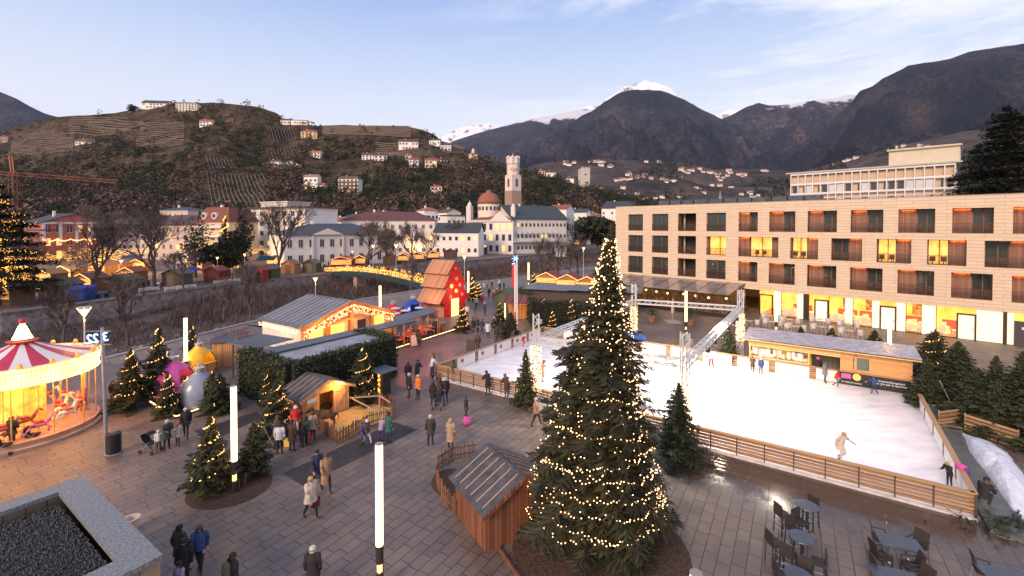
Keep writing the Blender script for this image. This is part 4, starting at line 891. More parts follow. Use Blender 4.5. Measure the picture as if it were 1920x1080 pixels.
def body_mesh(pose):
    """one continuous surface: skin on head and hands, trousers, shoes, sleeves by slot; plus nose, ears and eyes"""
    if pose in PB: return PB[pose]
    J = joints(pose, None); me = skinned(J); m = MB(); m.v = [tuple(v.co) for v in me.vertices]; m.f = [tuple(p.vertices) for p in me.polygons]
    hands = [J['hdL'], J['hdR']]; feet = [(J['anL'] + J['toL']) / 2, (J['anR'] + J['toR']) / 2]
    for p in me.polygons:
        c = p.center
        if c.z > J['neck'].z and (c - J['head']).length < .26: k = 0
        elif min((c - h).length for h in hands) < .15: k = 0
        elif min((c - h).length for h in feet) < .15: k = 2
        elif min((c - J[a]).length for a in ('hpL', 'hpR', 'knL', 'knR', 'anL', 'anR', 'pel')) < .3 and (pose in ('sit', 'crouch') or c.z < J['pel'].z + .06): k = 1
        else: k = 3
        m.m.append(k)
    h = J['head']; m.k = 0
    m.ball(h + Vector((0, -.098, -.005)), .017, 6, 1.3, 4)
    for s in (-1, 1): m.ball(h + Vector((s * .09, .0, -.005)), .02, 6, 1.3, 4); 
    m.k = 2
    for s in (-1, 1): m.ball(h + Vector((s * .034, -.083, .022)), .011, 6, 1, 4)
    m.box(h + Vector((0, -.087, -.05)), (.045, .012, .008))
    r_ = m.mesh('body', [skin_m, CL['jeans'], shoe_m, CL['black']], True); PB[pose] = (r_, J); return PB[pose]
CB = {}
def coat_mesh(pose, length, bulk=1.0):
    key = (pose, length, bulk)
    if key in CB: return CB[key]
    J = body_mesh(pose)[1]; m = MB(); n = 14
    up = (J['neck'] - J['pel']).normalized()
    def ring(c, rx, ry): return [Vector((c.x + rx * cos(2 * pi * i / n), c.y + ry * sin(2 * pi * i / n), c.z)) for i in range(n)]
    low = J['pel'] + Vector((0, 0, -.08)); rs = []
    if length > 0 and pose not in ('sit', 'crouch'):
        rs.append(ring(J['pel'] + Vector((0, 0, -length)), .23 * bulk, .18 * bulk)); rs.append(ring(J['pel'] + Vector((0, 0, -length * .4)), .215 * bulk, .165 * bulk))
    rs += [ring(J['pel'] - up * .06, .20 * bulk, .16 * bulk), ring(J['waist'], .18 * bulk, .145 * bulk), ring(J['chest'], .205 * bulk, .155 * bulk), ring(J['chest'] + up * .1, .21 * bulk, .14 * bulk), ring(J['neck'] - up * .01, .10, .09), ring(J['neck'] + up * .045, .085, .085)]
    vs = [p for r_ in rs for p in r_]; m.add(vs, [(j * n + i, j * n + (i + 1) % n, (j + 1) * n + (i + 1) % n, (j + 1) * n + i) for j in range(len(rs) - 1) for i in range(n)])
    for q in 'LR': m.path([J['sh' + q] + Vector((0, 0, .02)), J['el' + q], J['wr' + q]], [.088 * bulk, .066 * bulk, .052 * bulk], 8); m.ball(J['sh' + q] + Vector((0, 0, .0)), .088 * bulk, 8, 1, 6); m.ball(J['el' + q], .066 * bulk, 8, 1, 5)
    r_ = m.mesh('coat', [CL['black']], True); CB[key] = (r_); return r_
def hair_mesh(kind):
    if kind in CB: return CB[kind]
    m = MB()
    if kind == 'hat': m.lathe([(.108, .0), (.112, .05), (.10, .105), (.06, .145), (.001, .155)], n=12); m.lathe([(.118, -.01), (.118, .035)], n=12); m.ball((0, 0, .165), .025, 6, 1, 4)
    elif kind == 'long': m.lathe([(.10, -.26), (.115, -.12), (.11, .0)], (0, .022, 0), 12, ph=R(-25), arc=R(230)); m.lathe([(.108, .0), (.112, .05), (.095, .105), (.05, .135), (.001, .14)], (0, .012, 0), 12)
    elif kind == 'hood': m.lathe([(.10, -.16), (.125, -.06), (.13, .02), (.115, .09), (.06, .14), (.001, .15)], (0, .025, 0), 12, ph=R(-60), arc=R(300))
    else: m.lathe([(.102, -.05), (.108, .0)], (0, .018, 0), 12, ph=R(-10), arc=R(200)); m.lathe([(.106, .02), (.110, .05), (.094, .1), (.05, .13), (.001, .135)], (0, .012, 0), 12)
    r_ = m.mesh('hair', [HAIR['dark']], True); CB[kind] = r_; return r_
def oslot(o, i, mat_): o.material_slots[i].link = 'OBJECT'; o.material_slots[i].material = mat_
def child(name, me, mat_, par, loc=(0, 0, 0)):
    o = bpy.data.objects.new(name, me); C.objects.link(o); o.parent = par; o.location = loc
    if mat_: oslot(o, 0, mat_)
    return o
def person(px=None, hy=None, label='', top='black', leg='jeans', hair=('short', 'dark'), pose='stand', face=0, h=1.7, L_=.25, bulk=1.0, at=None, group=None, z=0):
    """px, hy: where the top of the head shows"""
    if at is None:
        hh = {'sit': 1.32, 'crouch': 1.2}.get(pose, 1.0); top_z = z + {'sit': 1.27, 'crouch': 1.12, 'lean': 1.63, 'skate': 1.62}.get(pose, 1.69) * h / 1.7
        g = G(px, hy, top_z); at = Vector((g.x, g.y, z))
    o = thing('person', label, 'person', at, face, group, h / 1.7)
    me, J = body_mesh(pose); b = bpy.data.objects.new('body', me); C.objects.link(b); b.parent = o
    for i, mt in enumerate((skin_m, CL[leg], shoe_m, CL[top])): oslot(b, i, mt)
    child('coat', coat_mesh(pose, L_, bulk), CL[top], o)
    k, c = hair
    child({'hat': 'hat', 'hood': 'hood'}.get(k, 'hair'), hair_mesh(k), CL[c] if k in ('hat', 'hood') else HAIR[c], o, J['head'])
    return o, J
def held_bag(o, J, mat_, sz=(.36, .14, .34), side='R', name='shopping_bag', label='bag', cat='bag'):
    s = o.scale[0]; p = o.matrix_basis @ (J['hd' + side] if False else Vector(J['hd' + side]))
    b = thing(name, label, cat, p - Vector((0, 0, .02)), o.rotation_euler[2])
    m = MB(); w_, d_, h_ = sz; m.add([(-w_ / 2 * a, d_ / 2 * c, z) for z, a in ((-h_ - .12, .9), (-.12, 1.05)) for c, a_ in ((-1, 1), (1, 1)) for a in (a * a_, -a * a_)], [(0, 1, 3, 2), (4, 6, 7, 5), (0, 4, 5, 1), (2, 3, 7, 6), (0, 2, 6, 4), (1, 5, 7, 3)]); m.build('body', mat_, b)
    m = MB(); m.path([(-w_ * .3, 0, -.13), (-w_ * .2, 0, 0), (w_ * .2, 0, 0), (w_ * .3, 0, -.13)], .01, 4); m.build('handle', shoe_m, b); return b
# ================================================================ TREES
needle = M('fir_needles', (.012, .018, .007), (.055, .062, .022), 1.2, .8, isl=.8, lo=.2, hi=.8)
needle_d = M('spruce_needles', (.010, .013, .005), (.055, .052, .020), .8, .8, isl=.8, lo=.2, hi=.8)
bark = M('bark', (.06, .042, .035), (.14, .10, .085), 6, .9, .6)
def fir_meshes(h, r, seed, dens=1.0, z0=.12, lean=0, droop=.25, curve=.85, blade=.16):
    rg = random.Random(seed); tk, cr = MB(), MB()
    ax = lambda z: Vector((lean * (z / h) ** 1.3, 0, z))
    tk.path([ax(0), ax(h * .3), ax(h * .6), ax(h * .98)], [h * .02 + .03, h * .015 + .02, h * .01 + .01, .008], 8)
    nl = max(10, int(h * 5.2 * dens ** .5)); tips = []
    for i in range(nl):
        t = i / (nl - 1); z = h * (z0 + (1 - z0) * t ** .95); R_ = r * (1 - t) ** curve + .04
        nb_ = max(4, int((7 + 9 * (1 - t)) * dens ** .5)); a0 = rg.uniform(0, 6)
        for k in range(nb_):
            a = a0 + 2 * pi * k / nb_ + rg.uniform(-.25, .25); l = R_ * rg.uniform(.5, 1.12) * (1 + .5 * noise.noise((cos(a) * 1.6 + seed, sin(a) * 1.6, z * 7 / h)) + (.28 if rg.random() < .08 else 0)); up = .28 - .2 * (1 - t) + rg.uniform(-.12, .12)
            dirv = Vector((cos(a), sin(a), 0)); p0 = ax(z); ns = max(3, int(l / (blade * .62)))
            prev = p0
            for j in range(1, ns + 1):
                s = j / ns; p = p0 + dirv * l * s + Vector((0, 0, l * (up * s - droop * s * s + .12 * s ** 4)))
                if j == 1 or j == ns: pass
                if l > .5 and j % 2 == 0: tk.tube(prev, p, .012 * (1 - s) + .004, n=3, cap=False); prev = p
                side = Vector((-sin(a), cos(a), 0)); wd = l * .36 * (1 - abs(s - .45) * .9) + .03
                for q in (-1, 1):
                    for e_ in range(2):
                        tip = p + side * q * wd * rg.uniform(.35, 1.15) * (.5 + .5 * e_) + dirv * wd * rg.uniform(.2, .7) + Vector((0, 0, rg.uniform(-.10, .02) - .10 * wd))
                        d = tip - p; w_ = blade * rg.uniform(.22, .4); nrm = d.cross(Vector((rg.uniform(-.4, .4), rg.uniform(-.4, .4), 1)))
                        if nrm.length < 1e-5: continue
                        nrm = nrm.normalized() * w_; mid = p.lerp(tip, .5)
                        cr.add([p, mid + nrm, tip, mid - nrm + Vector((0, 0, -.03))], [(0, 1, 2, 3)])
                if rg.random() < .6:
                    q_ = p + Vector((rg.uniform(-.05, .05), rg.uniform(-.05, .05), -blade * rg.uniform(.6, 1.3))); d = side * blade * .3
                    cr.add([p + d, q_, p - d], [(0, 1, 2)])
            tips.append(p0 + dirv * l + Vector((0, 0, l * (up - droop + .12))))
    # leader
    for j in range(5): a = j * 1.3; cr.add([ax(h * .9), ax(h * .95) + Vector((.06 * cos(a), .06 * sin(a), 0)), ax(h * 1.02), ax(h * .95) - Vector((.06 * cos(a), .06 * sin(a), 0))], [(0, 1, 2, 3)])
    return tk, cr, tips
def fir(name, label, loc, h, r, seed, group=None, cat='fir tree', mat_=None, **kw):
    o = thing(name, label, cat, loc, random.Random(seed).uniform(0, 6), group); tk, cr, tips = fir_meshes(h, r, seed, **kw)
    tk.build('trunk', bark, o); cr.build('crown', mat_ or needle, o); return o
def strand(o, h, r, n, seed, mode='zig', br=.035, mat_=None, z0=.15, z1=.98, lean=0, curve=.85, name='fairy_lights'):
    """bulbs hung on a tree, as one of its parts; mode: garland rings, or a zigzag up the tree"""
    rg = random.Random(seed); m = MB(); wire_pts = []
    for i in range(n):
        t = rg.random() ** (1.2 if mode == 'rand' else 1); a = rg.uniform(0, 2 * pi)
        if mode == 'zig': t = i / n; a = i / n * 26 + rg.uniform(-.2, .2)
        z = h * (z0 + (z1 - z0) * t); tt_ = (z / h); R_ = (r * (1 - tt_) ** curve + .05) * rg.uniform(.72, 1.03)
        m.octa((lean * tt_ ** 1.3 + R_ * cos(a), R_ * sin(a), z), br)
    b = m.build(name, mat_ or bulb, o); b['kind'] = 'stuff'; return b
twig = M('bare_twigs', (.06, .045, .042), (.17, .13, .12), 2, .95, isl=.5)
def bare_mesh(h, seed, spread=.55, depth=5, r0=None, fine=3, fork=.22):
    rg = random.Random(seed); tk, tw = MB(), MB(); r0 = r0 or h * .022
    def grow(p, d, l, r, k):
        pts = [p]; n = 3
        for j in range(n):
            d = (d + Vector((rg.uniform(-.2, .2), rg.uniform(-.2, .2), rg.uniform(-.04, .12)))).normalized(); pts.append(pts[-1] + d * l / n)
        q = .62
        (tk if k > 2 else tw).path(pts, [r, r * .9, r * .8, r * .68], 6 if k > 3 else 3)
        if k == 0:
            for _ in range(5):
                nd = (d + Vector((rg.uniform(-.8, .8), rg.uniform(-.8, .8), rg.uniform(-.3, .7)))).normalized() * l * rg.uniform(.6, 1.3); w_ = nd.orthogonal().normalized() * max(r, h * .0011); b_ = pts[rg.randrange(1, 4)]; tw.add([b_ + w_, b_ - w_, b_ + nd], [(0, 1, 2)])
            return
        nc = 3 if k > 2 else 3
        for j in range(nc + (k == depth)):
            a = rg.uniform(0, 2 * pi); sp = spread * rg.uniform(.6, 1.3); base = pts[-1] if j < 2 else pts[2]
            u = d.orthogonal().normalized(); v = d.cross(u); nd = (d * cos(sp) + (u * cos(a) + v * sin(a)) * sin(sp) + Vector((0, 0, .1))).normalized()
            grow(base, nd, l * rg.uniform(.66, .86), r * q, k - 1)
    grow(Vector((0, 0, 0)), Vector((0, 0, 1)), h * fork * 1.15, r0, depth)
    return tk, tw
def bare_tree(label, loc, h, seed, group=None, s=1, name='bare_tree', **kw):
    o = thing(name, label, 'tree', loc, random.Random(seed).uniform(0, 6), group, s); tk, tw = bare_mesh(h, seed, **kw)
    tk.build('trunk', bark, o); x = tw.build('twigs', twig, o); return o
def leafy(label, loc, h, r, seed, mat_=None, n=1500, group=None, name='evergreen_tree', ls=.12, pointy=False):
    o = thing(name, label, 'tree', loc, 0, group); rg = random.Random(seed); m = MB(); m.path([(0, 0, 0), (0, 0, h * .6)], [h * .03, h * .012]); m.build('trunk', bark, o)
    m = MB()
    for j in range(7):
        c = Vector((rg.uniform(-.4, .4) * r, rg.uniform(-.4, .4) * r, h * (.15 + .55 * j / 7))); k = 1 - (.55 * j / 7 if pointy else 0)
        tuft(m, c, r * k * rg.uniform(.6, .9), h * .34, n // 7, rg, pointy and j == 6, ls)
    m.build('crown', mat_ or M('evergreen_leaf', (.012, .02, .012), (.05, .065, .03), 1.5, .9, isl=.8, lo=.2, hi=.8), o); return o
# ================================================================ PLAZA
mulch = M('bark_mulch', (.03, .018, .012), (.11, .065, .045), 9, .95, 1.2, bd=.06, lo=.3, hi=.7)
def mound(name, c, rx, ry, rz, h=.14):
    m = MB(); n = 40; vs = [(0, 0, h)]; R_ = 6
    for j in range(1, R_ + 1):
        for i in range(n):
            a = 2 * pi * i / n; s = j / R_; x, y = rx * s * cos(a), ry * s * sin(a); vs.append((x, y, h * (1 - s ** 2) * (1 + .4 * noise.noise((x * 2, y * 2, 1))) + .004 * (j < R_)))
    fs = [(0, 1 + i, 1 + (i + 1) % n) for i in range(n)]
    for j in range(R_ - 1):
        for i in range(n): a = 1 + j * n + i; b_ = 1 + j * n + (i + 1) % n; fs.append((a, a + n, b_ + n, b_))
    m.add(vs, fs); o = m.build(name, mulch, smooth=True, kind='structure'); o.location = c; o.rotation_euler = (0, 0, rz); return o
# --- the big Christmas tree
TB = G(1112, 1000); mound('mulch_bed', TB + Vector((.1, -.75, .0)), 3.25, 3.1, 0, .2)
big = thing('christmas_tree', 'tallest spruce, hung with rings of warm fairy lights, in front of the rink', 'christmas tree', TB)
tk, cr, tips = fir_meshes(12.1, 2.5, 11, 2.6, z0=.095, lean=.7, droop=.4, curve=1.0, blade=.145)
tk.build('trunk', bark, big); cr.build('crown', needle_d, big)
m = MB(); rg = random.Random(8)
def treept(z, a, f=1.0): t = z / 12.1; r_ = (2.5 * (1 - t) ** 1.02 + .09) * f; return Vector((.7 * t ** 1.3 + r_ * cos(a), r_ * sin(a), z))
wire = MB()
for k, (z, tilt) in enumerate(((1.35, .2), (1.6, .3), (1.9, -.2), (2.2, .3), (2.9, .25), (3.5, -.3), (4.2, .3), (4.9, .2), (5.5, -.2))):
    t = z / 12.1; R_ = 3.05 * (1 - t) ** .93; nb_ = int(2 * pi * R_ / .125); ph = rg.uniform(0, 6)
    for i in range(nb_):
        a = 2 * pi * i / nb_; zz = z + tilt * sin(a * 1 + ph) + .16 * abs(sin(a * 3.5 + ph)) + rg.uniform(-.03, .03); m.octa(treept(zz, a, rg.uniform(1.04, 1.2)), .027)
for i in range(900):
    z = 2.6 + 8.9 * rg.random() ** .95; a = rg.uniform(0, 2 * pi); m.octa(treept(z, a, rg.uniform(.75, 1.12)), .027)
x = m.build('fairy_lights', bulb_white, big); x['kind'] = 'stuff'
for z in (1.2, 3.2, 5.5, 8): lamp('tree_glow', 'POINT', (.3 + z * .03, -.2, z), 14, (1, .5, .18), .5, parent=big)
edge = M('edge_board', (.13, .055, .035), (.2, .09, .055), 5)
eb = thing('edging_board', 'low brown timber edging on the left of the mulch under the big tree', 'edging board'); m = MB(); a, b_, c_ = G(935, 1030), G(985, 1105), G(1010, 1160)
m.bar(a + Vector((0, 0, .06)), b_ + Vector((0, 0, .06)), .07, .14); m.bar(b_ + Vector((0, 0, .06)), c_ + Vector((0, 0, .06)), .07, .14); m.build('board', edge, eb)
ball_ = thing('disco_ball', 'small mirrored ball hanging in the lower right of the big tree', 'mirror ball', TB + treept(5.2, -.35, 1.05)); m = MB(); m.ball((0, 0, 0), .2, 14, 1, 10); m.build('ball', M('mirror_ball', (.45, .42, .55), (.8, .78, .9), 12, .2, metal=.8), ball_)
m = MB(); m.tube((0, 0, .2), (0, 0, .5), .01, n=4); m.build('cord', shoe_m, ball_)
# --- light columns
col_glow = M('column_glow', (1, .85, .6), emit=(1, .53, .19), es=6.5); col_dark = M('column_body', (.035, .03, .03), rough=.4)
lc = thing('light_column', 'tall glowing light column', 'light column', group='light columns on the plaza')
m = MB(); m.lathe([(.125, 0), (.125, .62)], n=16); m.lathe([(.127, .92), (.127, 1.5)], n=16); m.build('base', col_dark, lc)
m = MB(); m.lathe([(.11, 1.5), (.12, 1.52), (.12, 4.82), (.11, 4.84)], n=20); m.build('tube', col_glow, lc)
m = MB(); m.lathe([(.128, 4.84), (.128, 4.87), (.001, 4.875)], n=16); m.build('cap', M('cap_grey', (.3, .28, .26)), lc)
m = MB(); m.lathe([(.08, .62), (.08, .92)], n=12); m.build('lower_light', M('column_low', (1, .6, .2), emit=(1, .5, .14), es=5), lc)
m = MB()
for k in range(8): a = k * pi / 4; m.tube((.115 * cos(a), .115 * sin(a), .6), (.115 * cos(a), .115 * sin(a), .94), .012, n=4)
m.build('louvre', col_dark, lc)
for px, ty, wh in ((712, 829, 'nearest one, in the open plaza left of the stable hut'), (440, 722, 'second nearest, in the round mulch bed with two firs'), (349, 595, 'left one behind the pink bauble'), (713, 535, 'beside the gable of the big chalet'), (878, 508, 'right beside the red tree-shaped house'), (991, 492, 'behind the far right hedge, left of the big tree'), (1286, 545, 'in front of the glass terrace, behind the rink'), (1455, 545, 'by the white garden chairs behind the kiosk'), (1667, 590, 'behind the right end of the kiosk'), (1302, 1068, 'only its top in view at the bottom, right of the mulch')):
    by = 423 + (ty - 423) * 12 / (12 - 4.87); place(lc, G(px, by), U(0, 1), 'glowing light column, ' + wh)
# --- mulch bed with two firs and palisade round the second column
c1 = G(432, 915); mound('mulch_bed', c1, 1.75, 1.6, 0, .12)
def palisade(name, label, pts, h=.75, step=.13, rails=True, lean_=.03, seed=1, cat='fence', group=None):
    rg = random.Random(seed); o = thing(name, label, cat, pts[0], 0, group); st = M('stake_wood', (.11, .05, .03), (.24, .115, .07), 5, .85, isl=.5); m, mr = MB(), MB(); p0 = Vector(pts[0])
    for a, b_ in zip(pts, pts[1:]):
        d = Vector(b_) - Vector(a); l = d.length; k = max(1, int(l / step)); d = d / k
        for i in range(k):
            p = Vector(a) + d * i - p0; hh = h * rg.uniform(.85, 1.1); q = p + Vector((rg.uniform(-lean_, lean_), rg.uniform(-lean_, lean_), hh)); m.tube(p, q - Vector((0, 0, .08)), .028, .026, 5); m.tube(q - Vector((0, 0, .08)), q, .026, .006, 5)
        if rails:
            for z in (.3, .75): mr.bar(Vector(a) - p0 + Vector((0, 0, h * z)), Vector(b_) - p0 + Vector((0, 0, h * z)), .03, .05)
    m.build('stakes', st, o)
    if rails: mr.build('rails', st, o)
    return o
cp = G(441, 915); palisade('palisade', 'ring of short stakes round the foot of the second light column', [cp + Vector((.42 * cos(a * pi / 5), .42 * sin(a * pi / 5), 0)) for a in range(11)], .6, .12, False, cat='stake fence')
f1 = fir('fir_tree', 'small fir with warm lights left of the column in the mulch bed', G(396, 921), 3.45, 1.02, 21, dens=2.2, blade=.15); strand(f1, 3.45, 1.0, 130, 1, br=.03)
f2 = fir('fir_tree', 'small unlit fir right of the column in the mulch bed', G(476, 892), 2.55, .72, 22, dens=2, blade=.14)
# --- other small firs: three shapes copied and scaled
fpA = fir('fir_tree', 'fir', (0, 0, -50), 3.5, 1.15, 31, dens=1.9, blade=.15, droop=.3)
fpB = fir('fir_tree', 'fir', (0, 0, -50), 3.5, .85, 32, dens=1.7, blade=.15)
fpC = fir('fir_tree', 'fir', (0, 0, -50), 3.5, 1.5, 33, dens=2.2, blade=.17, droop=.32, curve=.7)
LP = {}
def small_fir(px, by, ty, kind, label, lights=0, seed=0, br=.026, group=None, mt=None):
    br *= 1.2
    g = G(px, by); h = (HZ(px, ty, g)) - 0; s = h / 3.5; pr_ = {'A': fpA, 'B': fpB, 'C': fpC}[kind]
    o = dup(pr_, g, seed * 1.7 + px, label, (s * .85, s * .85, s), group)
    if lights:
        r = {'A': 1.15, 'B': .85, 'C': 1.5}[kind]; m = MB(); rg = random.Random(seed); b_ = strand(o, 3.5, r, lights, seed, br=br / s, mode='zig' if seed % 2 else 'rand', mat_=mt)
    return o
small_fir(986, 768, 656, 'B', 'slim fir against the near rink fence, by the near left truss tower', 14, 1, .025)
small_fir(1272, 864, 718, 'A', 'broad unlit fir by the near rink fence, right of the big tree')
small_fir(1366, 680, 612, 'A', 'yellowish lit fir behind the far barrier, left of the kiosk')
small_fir(247, 765, 655, 'A', 'fir with lights at the left end of the bauble bed, nearest the 322 pole', 90, 3, .03)
small_fir(298, 748, 612, 'B', 'tallest slim lit fir between the pole and the pink bauble', 120, 5, .03)
small_fir(316, 778, 700, 'A', 'wide dark fir at the front of the bauble bed, below the pink bauble', 60, 7, .03)
small_fir(350, 766, 705, 'A', 'low lit fir in front of the pink bauble', 70, 9, .03)
small_fir(398, 764, 694, 'A', 'bushy unlit fir in front of the silver bauble', 6, 2, .03)
small_fir(412, 772, 700, 'C', 'broad fir in front of the lower right of the silver bauble', 10, 4, .03)
small_fir(360, 690, 608, 'B', 'thin lit fir just behind the first far column', 40, 11, .035)
small_fir(520, 812, 715, 'C', 'wide lit fir left of the nativity stable, before the hedge', 230, 13, .026)
small_fir(682, 752, 650, 'A', 'lit fir standing against the hedge, right of the nativity stable', 130, 15, .026)
small_fir(500, 765, 700, 'B', 'narrow dark fir behind the wide lit fir by the hedge', 40, 17, .026)
small_fir(868, 622, 572, 'A', 'lit fir at the corner by the red tree-shaped house terrace', 90, 19, .035)
small_fir(886, 566, 519, 'B', 'brightly lit slim fir right of the red tree-shaped house', 150, 21, .05, mt=bulb_yellow)
small_fir(898, 560, 530, 'A', 'small brightly lit fir next to the taller one beyond the red house', 110, 23, .05, mt=bulb_yellow)
small_fir(937, 612, 566, 'A', 'fir with a few lights left of the small open wooden stall', 36, 25, .035)
small_fir(958, 634, 585, 'C', 'dark spreading fir in front of the small open wooden stall')
small_fir(1018, 608, 555, 'B', 'lit fir at the left end of the long hedge by the rink', 60, 27, .035)
small_fir(1036, 622, 583, 'A', 'low lit fir between the hedge and the blue banner', 50, 29, .035)
small_fir(1071, 612, 560, 'B', 'lit fir in front of the hedge behind the blue banner', 60, 31, .035)
small_fir(1001, 548, 510, 'B', 'golden lit fir right beside the far column behind the hedge', 60, 33, .05)
small_fir(1023, 545, 527, 'A', 'tiny lit fir behind the red-roofed stalls', 20, 35, .05)
small_fir(1560, 652, 614, 'C', 'fir behind the kiosk roof, left of the right-hand light column', 26, 37, .035)
small_fir(1640, 662, 618, 'C', 'fir rising behind the kiosk roof near the right-hand column', 6, 38, .03)
small_fir(1502, 634, 612, 'C', 'low fir behind the kiosk by the last garden chairs')
small_fir(1752, 716, 618, 'C', 'lit fir behind the right end of the kiosk', 130, 39, .032)
small_fir(1738, 768, 668, 'A', 'dark fir at the right rear corner of the rink, beside the kiosk end')
small_fir(1795, 752, 640, 'C', 'large dark fir in the clump right of the kiosk')
small_fir(1832, 800, 690, 'C', 'dark fir behind the timber rail fence, left half of the clump')
small_fir(1866, 812, 668, 'A', 'tall dark fir in the middle of the right-hand clump')
small_fir(1872, 822, 712, 'C', 'broad dark fir nearest the end of the rail fence')
small_fir(1916, 828, 660, 'A', 'tall dark fir at the right edge, behind the fence end')
small_fir(1962, 852, 700, 'C', 'fir cut off by the right edge of the view')
small_fir(1905, 780, 690, 'C', 'fir at the back of the right-hand clump, near the forecourt')
for q_ in (fpA, fpB, fpC):
    for c3 in list(q_.children): bpy.data.objects.remove(c3)
    bpy.data.objects.remove(q_)
m = MB(); rg = random.Random(6); g = G(1890, 992)
for i in range(420):
    p = g + Vector((rg.gauss(0, .8), rg.gauss(0, .35), rg.uniform(.02, .3))); d = Vector((rg.uniform(-.3, .3), rg.uniform(-.3, .3), rg.uniform(-.05, .12))); n_v = d.cross(Vector((0, 0, 1))).normalized() * .05; m.add([p, p + d * .5 + n_v, p + d, p + d * .5 - n_v], [(0, 1, 2, 3)])
tag(m.build('fir_cuttings', needle), kind='stuff')
# dead leaves along the wet foot of the rink
m = MB()
for i in range(900):
    p = RK(rg.uniform(8, 21), -.3 - abs(rg.gauss(0, 1.1))); a = rg.uniform(0, 6); s_ = rg.uniform(.02, .06); m.add([(p.x + s_ * cos(a), p.y + s_ * sin(a), .012), (p.x - s_ * sin(a), p.y + s_ * cos(a), .012), (p.x - s_ * cos(a), p.y - s_ * sin(a), .02)], [(0, 1, 2)])
tag(m.build('fallen_leaves', M('dead_leaf', (.06, .03, .015), (.13, .07, .03), 4, .8)), kind='stuff')
# --- huts
wallb = planks('hut_boards', (.14, .052, .026), (.27, .105, .05), .17, 'XY', .75)
wallp = planks('hut_pine', (.52, .26, .10), (.72, .40, .18), .16, 'XY', .7)
felt = M('roof_felt', (.045, .045, .05), (.10, .095, .10), 2.5, .6, .3)
batten = M('roof_batten', (.34, .22, .16), (.46, .32, .24), 6, .8)
def gable_hut(name, label, cat, corner, rz, w, l, ez, rzt, roofm, wallm, over=.3, battens=0, side_b=1, front=None, open_front=False, batm=None, ridge='y'):
    """corner: near-left ground corner; local x along the gable front, y going back along the ridge"""
    o = thing(name, label, cat, corner, rz); m = MB(); th = .06
    if not open_front: m.xz([(0, 0), (w, 0), (w, ez), (w / 2, rzt), (0, ez)], 0, th)
    else: m.xz([(0, ez - .02), (w, ez - .02), (w / 2, rzt)], 0, th)
    m.xz([(0, 0), (w, 0), (w, ez), (w / 2, rzt), (0, ez)], l - th, l); m.b2(0, th, 0, th, l - th, ez); m.b2(w - th, th, 0, w, l - th, ez)
    m.build('wall', wallm, o)
    sl = (rzt - ez) / (w / 2); m = MB(); e_ = over
    for s in (-1, 1):
        x0, x1 = (w / 2, -e_) if s < 0 else (w / 2, w + e_); z1 = ez - sl * e_
        pts = [(x0, -e_, rzt + .02), (x1, -e_, z1 + .02), (x1, l + e_, z1 + .02), (x0, l + e_, rzt + .02)]
        m.slab(*(pts if s > 0 else [pts[0], pts[3], pts[2], pts[1]]), .07)
    rf = m.build('roof', roofm, o)
    if battens:
        m = MB(); 
        for s in ((-1, 1) if side_b else (-1,)):
            for k in range(battens):
                y = -e_ + (l + 2 * e_) * (k + .7) / (battens + .4); f0, f1 = .08, .92
                x0, x1 = w / 2 + s * (w / 2 + e_) * f0, w / 2 + s * (w / 2 + e_) * f1
                m.bar((x0, y, rzt - sl * abs(x0 - w / 2) + .105), (x1, y, rzt - sl * abs(x1 - w / 2) + .105), .05, .045)
        m.build('batten', batm or batten, rf)
    m = MB()
    for s in (-1, 1):
        x1 = w / 2 + s * (w / 2 + e_); z1 = ez - sl * e_
        m.bar((w / 2, -e_ - .02, rzt), (x1, -e_ - .02, z1), .04, .15)
    m.build('bargeboard', wallm, rf); return o
# near stable hut beside the big tree: battens run down the slope in the photo, so they lie across it
hc = G(911, 1037); hrz = atan2(.523, .852)
sh_ = gable_hut('stable_hut', 'brown plank stable hut with a felt roof left of the big tree', 'hut', hc, hrz, 3.2, 2.64, 1.55, 2.42, felt, wallb, over=.22, battens=6)
palisade('palisade', 'curved stake fence behind the brown stable hut', [G(895, 1000) * .0 + G(856, 968), G(830, 938), G(818, 905), G(822, 880), G(850, 862), G(893, 855)], .8, .12, seed=4)
m = mound('mulch_bed', G(850, 905), 1.0, 1.3, .4, .06)
# nativity stable, open towards the yard, lit inside
nc = G(567, 800); nr = R(55.3)
ns = gable_hut('nativity_stable', 'small lit wooden animal stable with open front and felt roof', 'stable', nc, nr, 3.24, 2.2, 1.62, 2.35, felt, wallp, over=.28, battens=5, open_front=True)
m = MB(); m.b2(.06, .02, 0, 1.15, .08, 1.62); m.build('front_boards', wallp, ns)
m = MB(); m.b2(2.05, -.03, 0, 3.2, .02, 1.6); dr = m.build('door', wallp, ns); m = MB(); m.bar((2.1, -.06, .1), (3.15, -.06, 1.5), .03, .1); m.b2(2.05, -.07, .05, 3.2, -.03, .15); m.b2(2.05, -.07, 1.45, 3.2, -.03, 1.55); m.build('brace', batten, dr)
m = MB(); m.b2(.15, -.3, 1.35, .75, -.28, 1.6); m.build('notice', M('white_sheet', (.7, .7, .7)), ns)
m = MB(); m.ball((2.4, -.12, 1.95), .07, 8, 1, 6); m.build('bulb', M('barn_bulb', (1, .8, .4), emit=(1, .75, .3), es=30), ns)
lamp('barn_light', 'POINT', (2.3, -.45, 1.95), 130, (1, .45, .10), .12, parent=ns); lamp('barn_light', 'POINT', (1.5, 1.1, 1.6), 22, (1, .5, .12), .1, parent=ns)
yard = [G(592, 802), G(634, 834), G(690, 800), G(736, 788), G(738, 765), G(700, 757), G(655, 762)]
palisade('palisade', 'stake fence round the straw yard of the lit animal stable', yard, .85, .11, seed=7)
